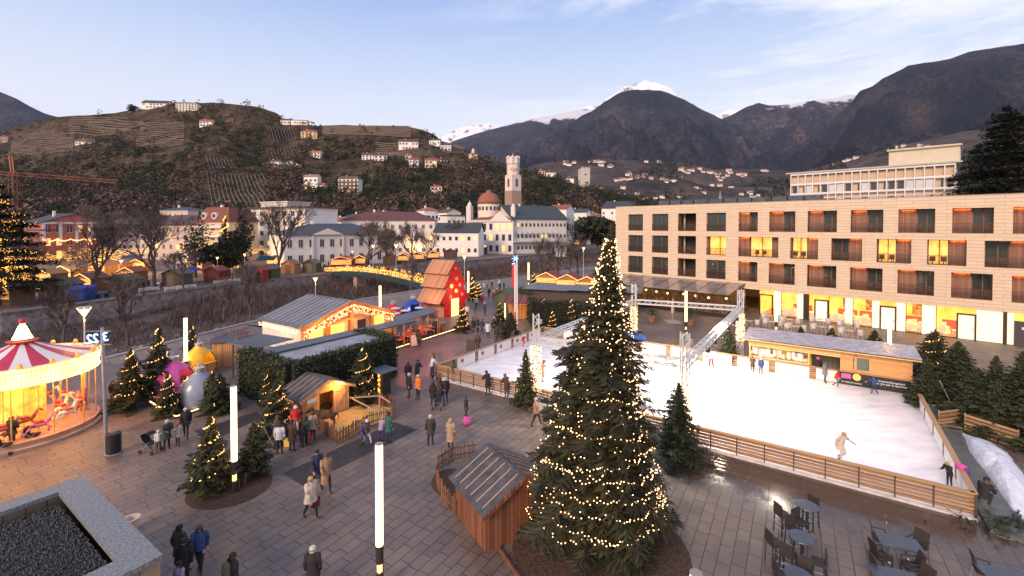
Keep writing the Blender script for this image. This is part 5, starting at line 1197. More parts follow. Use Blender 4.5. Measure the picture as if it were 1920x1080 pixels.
m = MB(); c = sum(yard, Vector()) / 7; n = len(yard); vs = [c + Vector((0, 0, .05))] + [c.lerp(p, .97) + Vector((0, 0, .008)) for p in yard] ; m.add(vs, [(0, 1 + (i + 1) % n, 1 + i) for i in range(n)][::-1]); m.add([G(567, 800, .01), G(592, 802, .01), G(655, 764, .01), G(625, 762, .01)], [(0, 1, 2, 3)])
rg = random.Random(12)
for i in range(900):
    a, b_ = rg.random(), rg.random(); k = rg.randrange(n); p = c.lerp(yard[k].lerp(yard[(k + 1) % n], a), .96 * sqrt(b_)); d = Vector((rg.uniform(-.12, .12), rg.uniform(-.12, .12), rg.uniform(0, .03))); nn = d.cross(Vector((0, 0, 1))).normalized() * .012
    p.z = .05; m.add([p, p + nn, p + d + nn, p + d], [(0, 1, 2, 3)])
tag(m.build('straw', M('straw', (.42, .26, .08), (.65, .44, .18), 5, .9, .6, isl=.3)), kind='stuff')
# donkey in the yard
dk = thing('donkey', 'brown donkey standing in the lit straw yard, head towards the people', 'donkey', G(612, 800), R(200))
def quadruped(o, L_, hgt, colr, earl=.16, lying=False):
    me_v, me_e, rd = [], [], []
    def v(p, r): me_v.append(p); rd.append(r); return len(me_v) - 1
    def e(a, b): me_e.append((a, b)); return b
    b0 = hgt * .78 if not lying else hgt * .35; k = hgt
    c0 = v((0, 0, b0), .24 * k); c1 = e(c0, v((L_ * .3, 0, b0 + .0), .25 * k)); c2 = e(c0, v((-L_ * .32, 0, b0 + .02), .22 * k)); nk = e(c1, v((L_ * .52, 0, b0 + .22 * k), .13 * k)); h0 = e(nk, v((L_ * .68, 0, b0 + .38 * k), .11 * k)); h1 = e(h0, v((L_ * .84, 0, b0 + .25 * k), .075 * k)); e(h1, v((L_ * .92, 0, b0 + .17 * k), .06 * k))
    t = e(c2, v((-L_ * .5, 0, b0 - .02), .04 * k)); e(t, v((-L_ * .54, 0, b0 - .35 * k * (not lying)), .03 * k))
    for s in (-1, 1):
        e(h0, v((L_ * .62, s * .07 * k, b0 + .60 * k), .03 * k))
        if lying:
            a = e(c1, v((L_ * .32, s * .2 * k, .1), .09 * k)); e(a, v((L_ * .5, s * .2 * k, .07), .05 * k)); a = e(c2, v((-L_ * .3, s * .22 * k, .12), .12 * k)); e(a, v((-L_ * .1, s * .28 * k, .06), .05 * k))
        else:
            a = e(c1, v((L_ * .32, s * .13 * k, b0 - .22 * k), .10 * k)); a = e(a, v((L_ * .33, s * .13 * k, b0 * .42), .055 * k)); a = e(a, v((L_ * .31, s * .13 * k, .08), .04 * k)); e(a, v((L_ * .34, s * .13 * k, .02), .045 * k))
            a = e(c2, v((-L_ * .30, s * .14 * k, b0 - .2 * k), .13 * k)); a = e(a, v((-L_ * .24, s * .14 * k, b0 * .62), .08 * k)); a = e(a, v((-L_ * .38, s * .14 * k, b0 * .42), .05 * k)); a = e(a, v((-L_ * .34, s * .14 * k, .08), .035 * k)); e(a, v((-L_ * .31, s * .14 * k, .02), .045 * k))
    me = bpy.data.meshes.new('a'); me.from_pydata(me_v, me_e, []); q = bpy.data.objects.new('a', me); C.objects.link(q); sk = q.modifiers.new('s', 'SKIN'); sk.use_smooth_shade = True
    for d_, r in zip(me.skin_vertices[0].data, rd): d_.radius = (r, r)
    me.skin_vertices[0].data[0].use_root = True; ss = q.modifiers.new('u', 'SUBSURF'); ss.levels = 2
    r_ = bpy.data.meshes.new_from_object(q.evaluated_get(bpy.context.evaluated_depsgraph_get())); bpy.data.objects.remove(q); r_.materials.clear(); r_.materials.append(colr)
    b_ = bpy.data.objects.new('body', r_); C.objects.link(b_); b_.parent = o
quadruped(dk, 1.25, .98, M('donkey_coat', (.045, .022, .012), (.13, .06, .025), 4, .9, .4))
gt = thing('goat', 'dark animal lying in the doorway of the lit stable', 'goat', ns.matrix_basis @ Vector((1.5, .35, 0)), nr); quadruped(gt, .9, .75, M('goat_coat', (.02, .012, .008), (.05, .03, .02), 4, .9, .4), lying=True)
tr_ = thing('timber_trestle', 'sloping pale pole rails inside the straw yard', 'rail', G(655, 772)); m = MB(); a, b_, c_ = G(655, 772) , G(712, 766), G(705, 788)
o3 = G(655, 772); m.bar(Vector((0, 0, .9)), b_ - o3 + Vector((0, 0, .85)), .07); m.bar(b_ - o3 + Vector((0, 0, .85)), G(732, 775) - o3 + Vector((0, 0, .7)), .07); m.bar(Vector((.2, 0, .85)), c_ - o3 + Vector((0, 0, .6)), .06); m.tube(b_ - o3, b_ - o3 + Vector((0, 0, .9)), .05); m.build('poles', batten, tr_)
# --- hedge-clad pavilion with grey panelled roof
hedge_m = M('hedge_leaf', (.014, .022, .010), (.062, .078, .030), 1.2, .85, isl=.9, lo=.15, hi=.8)
def hedge(label, pts, h, th=1.0, seed=1, name='hedge', den=60):
    rg = random.Random(seed); p0 = Vector(pts[0]); o = thing(name, label, 'hedge', p0); core, lf = MB(), MB()
    for a, b_ in zip(pts, pts[1:]):
        a, b_ = Vector(a) - p0, Vector(b_) - p0; d = (b_ - a).normalized(); l = (b_ - a).length; nn = Vector((-d.y, d.x, 0)); core.bar((a + b_) / 2 - d * l / 2 + Vector((0, 0, h / 2)) + d * .1, b_ - d * .1 + Vector((0, 0, h / 2)), th * .72, h - .25)
        for i in range(int(l * (2 * h + th) * den)):
            u, k = rg.uniform(-.02, l + .02), rg.random(); per = 2 * h + th; t = rg.random() * per
            if t < h: q = Vector((0, 0, t)) + nn * (-th / 2)
            elif t < h + th: q = Vector((0, 0, h)) + nn * (t - h - th / 2)
            else: q = Vector((0, 0, t - h - th)) + nn * (th / 2)
            p = a + d * u + q; bump_ = .12 * noise.noise((p.x * 1.2, p.y * 1.2, p.z * 1.2)); p += Vector((rg.uniform(-.09, .09) + bump_, rg.uniform(-.09, .09) + bump_, rg.uniform(-.1, .1) + bump_)); s_ = rg.uniform(.05, .11)
            v1 = Vector((rg.uniform(-1, 1), rg.uniform(-1, 1), rg.uniform(-1, 1))).normalized() * s_; v2 = v1.cross(Vector((rg.uniform(-1, 1), rg.uniform(-1, 1), rg.uniform(-1, 1)))).normalized() * s_ * .7
            lf.add([p + v1, p + v2, p - v1, p - v2], [(0, 1, 2, 3)])
    core.build('frame', M('hedge_core', (.012, .014, .008), rough=1), o); lf.build('foliage', hedge_m, o); return o
UU = lambda u0, s: EU * u0 + EV * s
hR, hC_, hL_ = UU(-28.3, 24.3), UU(-28.3, 15.8), UU(-34.6, 15.8)
hedge('tall clipped hedge wall round the grey-roofed pavilion, behind the lit stable', [hL_, hC_, hR, hR - EU * 4.6], 3.2, .9, 3, den=75)
pv = thing('pavilion', 'long low bar pavilion with grey panelled roof behind the tall hedge', 'pavilion', UU(-33.6, 16.0), PA)
pm = M('panel_grey', (.20, .20, .22), (.34, .34, .37), .7, .3); pd = M('panel_slate', (.055, .07, .085), (.09, .11, .13), .8, .35)
m = MB(); m.b2(-.2, 0, 0, 0, 8, 2.9); m.build('wall', M('pavilion_wall', (.08, .06, .05)), pv)
m = MB()
for k in range(5): m.b2(2.0, .1 + k * 1.6, 2.92, 4.5, 1.64 + k * 1.6, 3.0)
m.build('glass_roof', pm, pv); m = MB(); m.b2(.0, 0, 2.9, 1.8, 14, 3.02); m.b2(1.8, 0, 2.95, 1.93, 8.2, 3.12); m.build('slate_roof', pd, pv)
m = MB(); m.slab((-2.0, 14.3, 2.85), (-.1, 14.3, 2.7), (-.5, 19.6, 2.8), (-2.2, 19.6, 2.95), .05); m.build('awning', pd, pv)
for x_, y_ in ((-1.8, 14.5), (-.4, 14.5), (-.6, 17), (-.6, 19.4), (-2, 19.4), (1.5, 13.6), (1.6, 10)): m = MB(); m.tube((x_, y_, 0), (x_, y_, 2.7), .06); m.build('post', M('orange_post', (.5, .2, .05)), pv)
m = MB(); m.slab((-5.2, .5, 2.75), (-.6, .5, 3.0), (-.6, 3.4, 3.1), (-5.2, 3.4, 2.85), .05); m.tube((-4.8, .8, 0), (-4.8, .8, 2.8), .05); m.tube((-1, .8, 0), (-1, .8, 2.8), .05); m.tube((-4.8, 3.1, 0), (-4.8, 3.1, 2.8), .05); m.tube((-1, 3.1, 0), (-1, 3.1, 2.8), .05)
m.build('side_awning', pd, pv)
for y_ in (12, 15.5, 18.6): lamp('terrace_light', 'POINT', (1.8, y_, 2.3), 110, (1, .16, .08), .3, parent=pv)
# right-hand hedge and pavilion behind the rink
rA, rB, rC = G(968, 598), G(1010, 634), G(1190, 640)
hedge('long clipped hedge with grey roofs behind it, beyond the blue banner', [G(978, 575), G(1003, 612), G(1150, 608)], 3.0, .9, 5, den=40)
p2 = thing('pavilion', 'low pavilion with overlapping slate-grey roof panels behind the right-hand hedge', 'pavilion', G(985, 580), R(-20))
m = MB(); m.b2(0, 0, 0, 15, 5, 2.9); m.build('wall', M('pavilion_wall', (.08, .06, .05)), p2); m = MB(); m.b2(-.3, -.6, 3.0, 6.5, 5.4, 3.1); m.b2(6.2, -.9, 3.16, 16, 5.2, 3.28); m.build('slate_roof', M('panel_blue', (.10, .125, .15), (.15, .18, .20), .7, .35), p2)
# --- big chalet
cc_ = Vector((-19.6, 42, 0))
ch = gable_hut('chalet', 'large white chalet with striped grey metal roof and garlanded gable', 'chalet', cc_, R(55.3), 10.4, 7.0, 2.6, 4.35, M('metal_roof', (.12, .115, .12), (.20, .19, .195), .8, .4, metal=.3), M('white_render', (.62, .55, .48), (.74, .68, .6), 2), over=.35, battens=9, batm=M('roof_rib', (.62, .58, .55)))
orange_t = M('orange_timber', (.55, .19, .04), (.68, .27, .07), 3)
m = MB()
for x_ in (.1, 2.6, 5.2, 7.8, 10.2): m.b2(x_ - .14, -.5, 0, x_ + .14, -.06, 2.6 + (1.75 - abs(x_ - 5.2) * .336) * .9)
m.b2(-.2, -.42, 2.5, 10.6, -.1, 2.7); m.build('timber_frame', orange_t, ch)
m = MB(); rg = random.Random(3)
for s in (-1, 1):
    m.bar((5.2, -.5, 4.25), (5.2 + s * 5.5, -.5, 2.35), .12, .25)
m.build('verge_board', orange_t, ch)
m = MB()
for i in range(520):
    x_ = rg.uniform(-.1, 10.5); z = 4.15 - abs(x_ - 5.2) * .345; m.octa((x_, -.62 + rg.uniform(-.06, .06), z - .12 - rg.random() ** 1.5 * .75), .034)
for i in range(160): m.octa((-.35, rg.uniform(0, 7), 2.3 - rg.random() * .35), .04)
x = m.build('garland_lights', bulb_white, ch); x['kind'] = 'stuff'
for i in range(16):
    x_ = .5 + 9.4 * i / 15; m = MB(); m.ball((x_, -.68, 3.75 - abs(x_ - 5.2) * .34), .13, 8, 1, 6); m.build('red_bauble', M('bauble_red', (.6, .02, .02), rough=.25), ch)
m = MB(); 
for x_, w_ in ((.8, 1.4), (3.0, 1.6), (8.3, 1.3)): m.b2(x_, -.05, .9, x_ + w_, -.01, 2.2)
m.build('hatch', M('hatch_glow', (1, .5, .15), emit=(1, .42, .08), es=1.6), ch)
m = MB(); m.b2(6.2, -.05, 0, 7.2, -.01, 2.2); m.build('door', M('dark_door', (.05, .03, .025)), ch)
for x_ in (1.6, 5.0, 8.6): lamp('chalet_light', 'POINT', (x_, -1.3, 2.4), 130, (1, .38, .09), .2, parent=ch)
lamp('chalet_light', 'POINT', (-1.2, 2.5, 1.8), 40, (1, .55, .2), .2, parent=ch)
# --- giant bauble booths
def bauble(px, by, wpx, label, colr, opening=0, s=1.0, em=.0):
    g = G(px, by); r = wpx / 2 * g.y / 852; o = thing('bauble_booth', label, 'giant bauble', g, opening, 'giant Christmas bauble booths'); mt = M('bauble_' + label.split()[0], tuple(v * .8 for v in colr), colr, 2, .22)
    pr_ = [(r * .82, 0), (r * .97, r * .35), (r, r * .7), (r * .93, r * 1.15), (r * .72, r * 1.5), (r * .42, r * 1.72), (r * .26, r * 1.86), (r * .24, r * 1.95)]
    m = MB(); m.lathe(pr_, n=28, ph=R(-60), arc=R(300)); m.lathe([(x_ * .94, z) for x_, z in pr_][::-1], n=28, ph=R(-60), arc=R(300)); m.lathe(pr_[4:], n=12, ph=R(-125), arc=R(70)); m.build('shell', mt, o, smooth=True)
    m = MB(); m.lathe([(r * .27, r * 1.92), (r * .27, r * 2.12), (r * .2, r * 2.14), (.001, r * 2.16)], n=14); cp_ = m.build('cap', M('silver_cap', (.75, .7, .62), (.85, .82, .76), 3, .25, metal=.8), o)
    m = MB(); m.path([(r * .12 * cos(a * pi / 6), 0, r * 2.24 + r * .12 * sin(a * pi / 6)) for a in range(-1, 14)], .02, 5); m.build('ring', M('silver_cap', (1, 1, 1)), cp_)
    m = MB(); m.b2(-r * .1, -r * 1.02, 0, r * .1, -r * .9, .02); m.lathe([(r * .86, 0), (r * .9, .95), (r * 1.02, 1.0), (r * 1.02, 1.05), (r * .8, 1.05)], n=8, ph=R(-122), arc=R(64)); m.build('counter', wallp, o)
    if em: lamp('booth_light', 'POINT', (0, -r * .2, r * 1.2), em, (1, .6, .22), .15, parent=o)
    return o
bauble(325, 742, 70, 'pink bauble booth with silver cap behind the firs', (.72, .12, .42), R(85), em=40)
bauble(374, 702, 56, 'yellow bauble booth with silver cap behind the pink one', (.85, .52, .04), R(80), em=40)
bauble(375, 760, 68, 'silvery bauble booth with pale blue sheen, nearest the plaza', (.26, .31, .40), R(75), em=45)
bauble(693, 617, 40, 'green bauble booth, only its top above the chalet roof', (.18, .60, .10), R(30), em=30)
bauble(737, 606, 38, 'red bauble booth right of the chalet', (.85, .06, .14), R(30), em=30)
bauble(774, 600, 42, 'blue bauble booth left of the tree-shaped house', (.03, .07, .42), R(30), em=30)
led = M('led_strip', (1, .75, .4), emit=(1, .62, .22), es=5)
for nm, pts in (('LED-lit kerb round the front corner of the bauble bed', [(268, 748), (325, 782), (330, 784), (433, 750)]), ('long LED-lit kerb along the restaurant terrace', [(738, 656), (876, 612)])):
    o = thing('light_strip', nm, 'light strip'); m, m2 = MB(), MB()
    for (a, b_), (c_, d_) in zip(pts, pts[1:]):
        p, q = G(a, b_), G(c_, d_); m2.bar(p + Vector((0, 0, .05)), q + Vector((0, 0, .05)), .22, .1); m.bar(p + Vector((0, 0, .12)), q + Vector((0, 0, .12)), .06, .03)
    m.build('strip', led, o); m2.build('kerb', edge, o)
for pts in ([(529, 888), (569, 911), (782, 806), (741, 791)], [(362, 808), (480, 772), (494, 782), (398, 826)]):
    m = MB(); p = [G(a, b_, .006) for a, b_ in pts]; m.add(p, [(0, 1, 2, 3)]); m.build('dark_paving', M('dark_mat', (.024, .022, .024), (.045, .042, .045), 3, .7), kind='structure')
# --- tree-shaped red house with three tiers of plank roof
th_ = thing('tree_house_stall', 'red tree-shaped house with three plank roof tiers and painted gable', 'tree-shaped house', Vector((-7.6, 60.5, 0)), R(55.3))
# local x along the gable, y back along the ridge; origin under the ridge at the front
redm = M('gable_red', (.62, .02, .02), (.75, .04, .03), 2, .5); plk = planks('tier_planks', (.40, .17, .09), (.55, .27, .15), .3, 'Y', .8, .06)
m = MB(); Z = [2.0, 4.2, 4.2, 5.9, 5.9, 7.3]
m.xz([(-2.1, 0), (2.1, 0), (2.1, 1.9), (3.0, 1.9), (1.35, 3.9), (2.2, 3.9), (.95, 5.6), (1.45, 5.6), (0, 7.25), (-1.45, 5.6), (-.95, 5.6), (-2.2, 3.9), (-1.35, 3.9), (-3.0, 1.9), (-2.1, 1.9)], 0, .12); m.build('gable', redm, th_)
m = MB(); m.b2(-2.1, .12, 0, -1.95, 3.9, 2); m.b2(1.95, .12, 0, 2.1, 3.9, 2); m.b2(-2.1, 3.8, 0, 2.1, 3.9, 2.2); m.build('wall', plk, th_)
for (xo, zo, xi, zi) in ((3.05, 1.85, 1.2, 4.1), (2.25, 3.85, .8, 5.8), (1.5, 5.55, 0, 7.3)):
    m = MB()
    for s in (-1, 1):
        p = [(s * xi, -.08, zi), (s * xo, -.08, zo), (s * xo, 4.1, zo), (s * xi, 4.1, zi)]; m.slab(*(p if s > 0 else p[::-1]), .09)
    m.build('roof_tier', plk, th_)
glowp = M('glowing_gold', (1, .6, .15), emit=(1, .55, .12), es=1.3); palep = M('painted_pale', (.75, .42, .26), rough=.6)  # stars carry a glow in their gold, discs are plain paint
for x_, z, r_ in ((.1, 6.3, .2), (.3, 4.9, .3), (-.9, 2.6, .3), (1.4, 2.7, .25), (.9, 4.0, .28)): m = MB(); m.tube((x_, -.06, z), (x_, -.01, z), r_, n=12); m.build('painted_disc', palep, th_)
for x_, z, r_ in ((-.7, 4.0, .34), (.2, 3.3, .3)): m = MB(); m.tube((x_, -.06, z), (x_, -.01, z), r_, n=5); m.build('glowing_star', glowp, th_)
m = MB(); m.b2(-.75, -.1, 0, .65, -.01, 2.3); m.build('doorway', M('door_glow', (1, .7, .3), emit=(1, .62, .2), es=1.8), th_)
lamp('gable_light', 'POINT', (0, -1.8, 3.2), 160, (1, .25, .1), .3, parent=th_); lamp('gable_light', 'POINT', (-3.5, 1, 3), 60, (1, .4, .15), .3, parent=th_)
# --- carousel
CC = Vector((-28.45, 26.3, 0)); cs_ = thing('carousel', 'lit fairground carousel with red and white striped roof and glowing rounding boards', 'carousel', CC)
rr_, cw = M('carousel_red', (.50, .03, .07), rough=.5), M('carousel_white', (.74, .68, .66), rough=.5); gold = M('carousel_gold', (.8, .45, .08), (.9, .6, .15), 5, .35, metal=.4)
n = 32
for nm, k0, mt in (('red_roof_stripe', 0, rr_), ('white_roof_stripe', 1, cw)):
    m = MB()
    for k in range(k0, 20, 2):
        a0, a1 = 2 * pi * k / 20, 2 * pi * (k + 1) / 20
        for (r0, z0), (r1, z1) in zip(((.35, 5.25), (1.4, 4.78), (2.4, 4.42)), ((1.4, 4.78), (2.4, 4.42), (3.05, 4.25))):
            for q_ in range(3):
                b0, b1 = a0 + (a1 - a0) * q_ / 3, a0 + (a1 - a0) * (q_ + 1) / 3; m.add([(r0 * cos(b0), r0 * sin(b0), z0), (r0 * cos(b1), r0 * sin(b1), z0), (r1 * cos(b1), r1 * sin(b1), z1), (r1 * cos(b0), r1 * sin(b0), z1)], [(3, 2, 1, 0)])
    m.build(nm, mt, cs_)
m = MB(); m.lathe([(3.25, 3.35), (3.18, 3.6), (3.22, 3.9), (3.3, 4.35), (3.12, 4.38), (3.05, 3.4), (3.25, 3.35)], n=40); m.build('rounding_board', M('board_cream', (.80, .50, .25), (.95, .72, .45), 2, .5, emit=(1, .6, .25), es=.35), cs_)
m = MB()
for z, r_ in ((3.42, 3.3), (3.62, 3.26), (3.85, 3.3), (4.05, 3.32), (4.28, 3.38)):
    for k in range(110): a = 2 * pi * k / 110; m.octa((r_ * cos(a), r_ * sin(a), z), .036)
x = m.build('bulbs', M('carousel_bulb', (1, .85, .5), emit=(1, .62, .26), es=8, samp=False), cs_); x['kind'] = 'stuff'
for k in range(16): a = 2 * pi * k / 16; m = MB(); m.ball((3.2 * cos(a), 3.2 * sin(a), 4.45), .13, 8, 1.5, 5); m.build('finial', gold, cs_)
m = MB(); m.lathe([(.55, 5.2), (.72, 5.35), (.5, 5.4), (.45, 5.45)], n=10); m.build('crown_base', M('crown_red', (.45, .06, .03), rough=.5), cs_)
m = MB(); m.lathe([(.46, 5.42), (.34, 5.7), (.18, 6.15), (.1, 6.25), (.12, 6.3)], n=10); m.build('crown_spire', M('spire_glow', (1, .8, .4), emit=(1, .72, .3), es=5), cs_); m = MB(); m.ball((0, 0, 6.45), .17, 10, 1, 8); m.build('crown_ball', rr_, cs_)
m = MB(); m.lathe([(3.15, .0), (3.35, .02), (3.38, .12), (3.25, .16), (3.22, .36), (3.3, .38), (3.3, .44), (.001, .44)], n=48); m.build('platform', M('platform', (.42, .22, .12), (.6, .36, .22), 1, .4), cs_)
m = MB(); m.lathe([(3.2, 0), (3.42, 0), (3.42, .1)], n=48); m.build('rim', M('rim_steel', (.45, .4, .36), rough=.3, metal=.4), cs_)
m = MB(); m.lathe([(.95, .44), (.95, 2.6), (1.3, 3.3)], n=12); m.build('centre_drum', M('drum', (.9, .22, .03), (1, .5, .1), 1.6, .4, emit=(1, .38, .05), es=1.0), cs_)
m = MB(); m.lathe([(3.1, 3.36), (.4, 3.5)], n=24); m.build('ceiling', M('ceil_warm', (.75, .5, .25)), cs_)
for k in range(12): a = 2 * pi * k / 12 + .15; m = MB(); m.tube((3.1 * cos(a), 3.1 * sin(a), .4), (3.1 * cos(a), 3.1 * sin(a), 3.4), .03); m.build('pole', gold, cs_)
horse_me = None
for k in range(12):
    for ring, r_ in ((0, 2.55), (1, 1.75)):
        if ring and k % 2: continue
        a = 2 * pi * k / 12 + ring * .3; m = MB(); z = 1.15 + .25 * sin(k * 2.2)
        fx, fy = -sin(a), cos(a); T_ = Matrix.Translation((r_ * cos(a), r_ * sin(a), z)) @ Matrix.Rotation(a + pi / 2, 4, 'Z'); m.T = T_
        m.path([(-.42, 0, .05), (-.15, 0, .02), (.2, 0, .04), (.38, 0, .12)], [.13, .16, .16, .10], 8); m.path([(.34, 0, .1), (.5, 0, .42), (.58, 0, .5), (.76, 0, .38)], [.11, .08, .08, .05], 7)
        for q_ in (-1, 1):
            m.path([(.25, q_ * .08, -.05), (.45, q_ * .08, -.25), (.35, q_ * .08, -.45)], [.06, .04, .03], 5); m.path([(-.35, q_ * .08, -.03), (-.55, q_ * .08, -.25), (-.7, q_ * .08, -.42)], [.07, .04, .03], 5); m.tube((.56, q_ * .04, .52), (.54, q_ * .05, .64), .02, .005, 4)
        m.path([(-.44, 0, .1), (-.62, 0, 0), (-.68, 0, -.25)], [.04, .05, .02], 5)
        hm = m.build('horse', [M('horse_white', (.75, .66, .55), rough=.4), M('horse_brown', (.30, .10, .04), rough=.4), M('horse_pink', (.75, .25, .35), rough=.4)][k % 3], cs_, smooth=True)
        m = MB(); m.T = T_; m.box((0, 0, .17), (.34, .3, .1)); m.build('saddle', rr_, hm); m = MB(); m.T = Matrix.Translation((r_ * cos(a), r_ * sin(a), 0)); m.tube((0, 0, .44), (0, 0, 3.4), .022, n=6); m.build('brass_pole', gold, hm)
for k in range(4): a = k * pi / 2 + .4; lamp('carousel_light', 'POINT', (2.0 * cos(a), 2.0 * sin(a), 3.0), 230, (1, .40, .09), .25, parent=cs_)
for k in range(6): a = -pi / 2 + (k - 2.5) * .5 + .5; lamp('board_light', 'POINT', (3.9 * cos(a), 3.9 * sin(a), 3.6), 130, (1, .42, .11), .3, parent=cs_)
# --- granite-rimmed roof with gravel in the near left corner
z3 = 3.0; a = G(157, 892, z3); b_ = G(305, 1040, z3); ux = (b_ - a).normalized(); vx = Vector((-ux.y, ux.x, 0)); vx = vx if vx.x < 0 else -vx
gb = thing('gravel_roof_block', 'low stone-clad block with granite rim and dark gravel roof in the near corner', 'stone block'); L1 = (b_ - a).length
gran = M('granite', (.13, .14, .145), (.26, .27, .27), 14, .45, .2, bd=.004, lo=.4, hi=.6)
def gp(x, y, z): p = a + ux * x; q = G(0, 945, z3) ; d = (q - a).normalized(); return Vector((p.x + d.x * y, p.y + d.y * y, z))
# in the block's own frame x runs along the edge towards the viewer, y away to the left
L2 = 12.0; gb.location = a; dl = (G(0, 945, z3) - a).normalized(); grz = atan2(ux.y, ux.x); gb.rotation_euler = (0, 0, grz)
wr_, wl_ = .78, .62; m = MB()        # near-right rim wide, far rim narrower
m.b2(0, -wr_, -.14, L1, 0, 0); m.b2(0, -L2, -.14, wl_, -wr_, 0); m.b2(L1 - .8, -L2, -.14, L1, -wr_, 0); m.build('granite_rim', gran, gb)
m = MB(); m.b2(.04, -L2, -z3, L1 - .04, -L2 + .1, -.14); m.b2(.05, -.3, -z3, L1 - .05, -.04, -.14); m.b2(L1 - .3, -L2, -z3, L1 - .04, -.3, -.14); m.b2(.05, -L2, -z3, .3, -.3, -.14); m.build('stone_wall', paving('warm_stone', (.30, .22, .16), (.38, .28, .20), (.12, .08, .06), 1.2, .5, 0), gb)
m = MB(); m.b2(wl_, -L2, -.5, L1 - .8, -wr_, -.42); m.build('roof_bed', M('roof_bed', (.02, .022, .026)), gb)
m = MB(); rg = random.Random(5)
for i in range(16000):
    x_, y_ = rg.uniform(wl_, L1 - .8), -rg.uniform(wr_, 8.5); s_ = rg.uniform(.018, .04); m.add([(x_ + s_ * rg.uniform(.6, 1), y_, -.40 + .03 * rg.random()), (x_ - s_ * .5, y_ + s_ * rg.uniform(.5, .9), -.4), (x_ - s_ * .5, y_ - s_ * .8, -.4), (x_, y_, -.36 + s_ * .5)], [(0, 1, 3), (1, 2, 3), (2, 0, 3)])
x = m.build('gravel', M('dark_gravel', (.02, .025, .032), (.085, .098, .12), 8, .6, isl=.9, lo=.1, hi=.9), gb); x['kind'] = 'stuff'
pot = thing('plant_pot', 'small white empty pot beyond the granite-rimmed roof', 'pot', G(240, 1000) , 0); m = MB(); m.lathe([(.2, 0), (.28, .5), (.3, .52), (.22, .52), (.18, .2), (.001, .2)], n=16); m.build('pot', M('white_pot', (.6, .5, .42), rough=.6), pot)
pot.location = G(246, 972, .5) - Vector((0, 0, .5))
# --- pole with the neon 322, the other mast and street lamps
neon = M('neon_blue', (.1, .25, 1), emit=(.3, .5, 1), es=3); steel = M('galvanised', (.32, .31, .33), (.42, .40, .42), 4, .4, metal=.5)
g = G(200, 850); mz = HZ(195, 614, g); po = thing('sign_pole', 'grey metal pole carrying a mirror-written blue neon 322 sign', 'sign pole', g)
m = MB(); m.tube((0, 0, 0), (-.14, 0, mz), .085, .075, 12); m.build('pole', steel, po)
o = text('3 22.', .66, neon, 'neon_digits', po, depth=.025, flip=True); o.location = (-.35, -.12, mz - .55); o.rotation_euler = (0, R(-8), 0)
m = MB(); m.b2(-1.1, -.05, mz - .9, .35, -.02, mz - .86); m.b2(-1.1, -.05, mz - .2, .35, -.02, mz - .17); m.build('bracket', steel, po)
bi = thing('litter_bin', 'round black litter bin beside the neon sign pole', 'litter bin', G(213, 850)); m = MB(); m.lathe([(.3, .04), (.33, .1), (.33, 1.0), (.28, 1.02)], n=20); m.build('drum', M('bin_black', (.02, .02, .024), rough=.4), bi); m = MB(); m.lathe([(.34, 1.0), (.35, 1.06), (.12, 1.12), (.001, 1.12)], n=20); m.build('lid', blk, bi); m = MB(); m.lathe([(.36, 0), (.38, .04), (.3, .05)], n=20); m.build('foot_ring', M('concrete', (.3, .3, .3)), bi)
g = G(970, 622); mz = HZ(968, 479, g); p3 = thing('banner_mast', 'tall white mast with blue star neon and red and white banner strip', 'mast', g)
m = MB(); m.tube((0, 0, 0), (-.05, 0, mz), .11, .08, 10); m.build('mast', M('mast_white', (.7, .66, .64), rough=.4), p3)
m = MB(); m.b2(-.62, -.03, mz - 3.6, -.35, .03, mz - 1.0); m.build('red_banner', M('banner_red', (.6, .03, .04)), p3); m = MB(); m.b2(-.34, -.03, mz - 6.4, -.2, .03, mz - 1.0); m.build('white_banner', white_pl, p3)
m = MB(); 
for k in range(6): a_ = k * pi / 3; m.bar((-.25, -.1, mz - .35), (-.25 + .38 * cos(a_), -.1, mz - .35 + .38 * sin(a_)), .06)
m.bar((-.6, -.1, mz - .95), (-.25, -.1, mz - .85), .1); m.build('neon_star', neon, p3)
def street_lamp(px, by, ty, label, kind=0, glow=1):
    g = G(px, by); h = HZ(px, ty, g); o = thing('street_lamp', label, 'street lamp', g, 0, 'street lamps by the river'); pl_ = M('lamp_post', (.5, .48, .46), rough=.5)
    m = MB(); m.tube((0, 0, 0), (0, 0, h * .9), .07, .045, 8); m.lathe([(.14, 0), (.12, .5), (.08, .6)], n=8); m.build('post', pl_, o)
    m = MB(); s = h * .068
    for k in range(4): a_ = k * pi / 2 + .78; m.bar((.03 * cos(a_), .03 * sin(a_), h * .9), (s * .75 * cos(a_), s * .75 * sin(a_), h * .9 + s * 1.2), .04)
    m.lathe([(.05, h * .9), (s * .55, h * .9 + s * .9)], n=8); m.build('lantern', M('lamp_glow', (1, .75, .4), emit=(1, .5, .16), es=5 * glow), o)
    m = MB(); m.lathe([(s * .85, h * .9 + s * 1.2), (s * .85, h * .9 + s * 1.27), (.001, h * .9 + s * 1.3)], n=10); m.build('hood', pl_, o)
    if glow: lamp('lamp_light', 'POINT', (0, 0, h * .95 - .5), 110, (1, .55, .2), .15, parent=o)
    return o
street_lamp(161, 770, 573, 'lamp with splayed lantern right behind the carousel')
street_lamp(592, 602, 519, 'lamp with splayed lantern rising behind the chalet roof')
street_lamp(871, 560, 477, 'tall lamp post behind the red tree-shaped house')
street_lamp(1094, 522, 463, 'lamp on the river path left of the tree top')
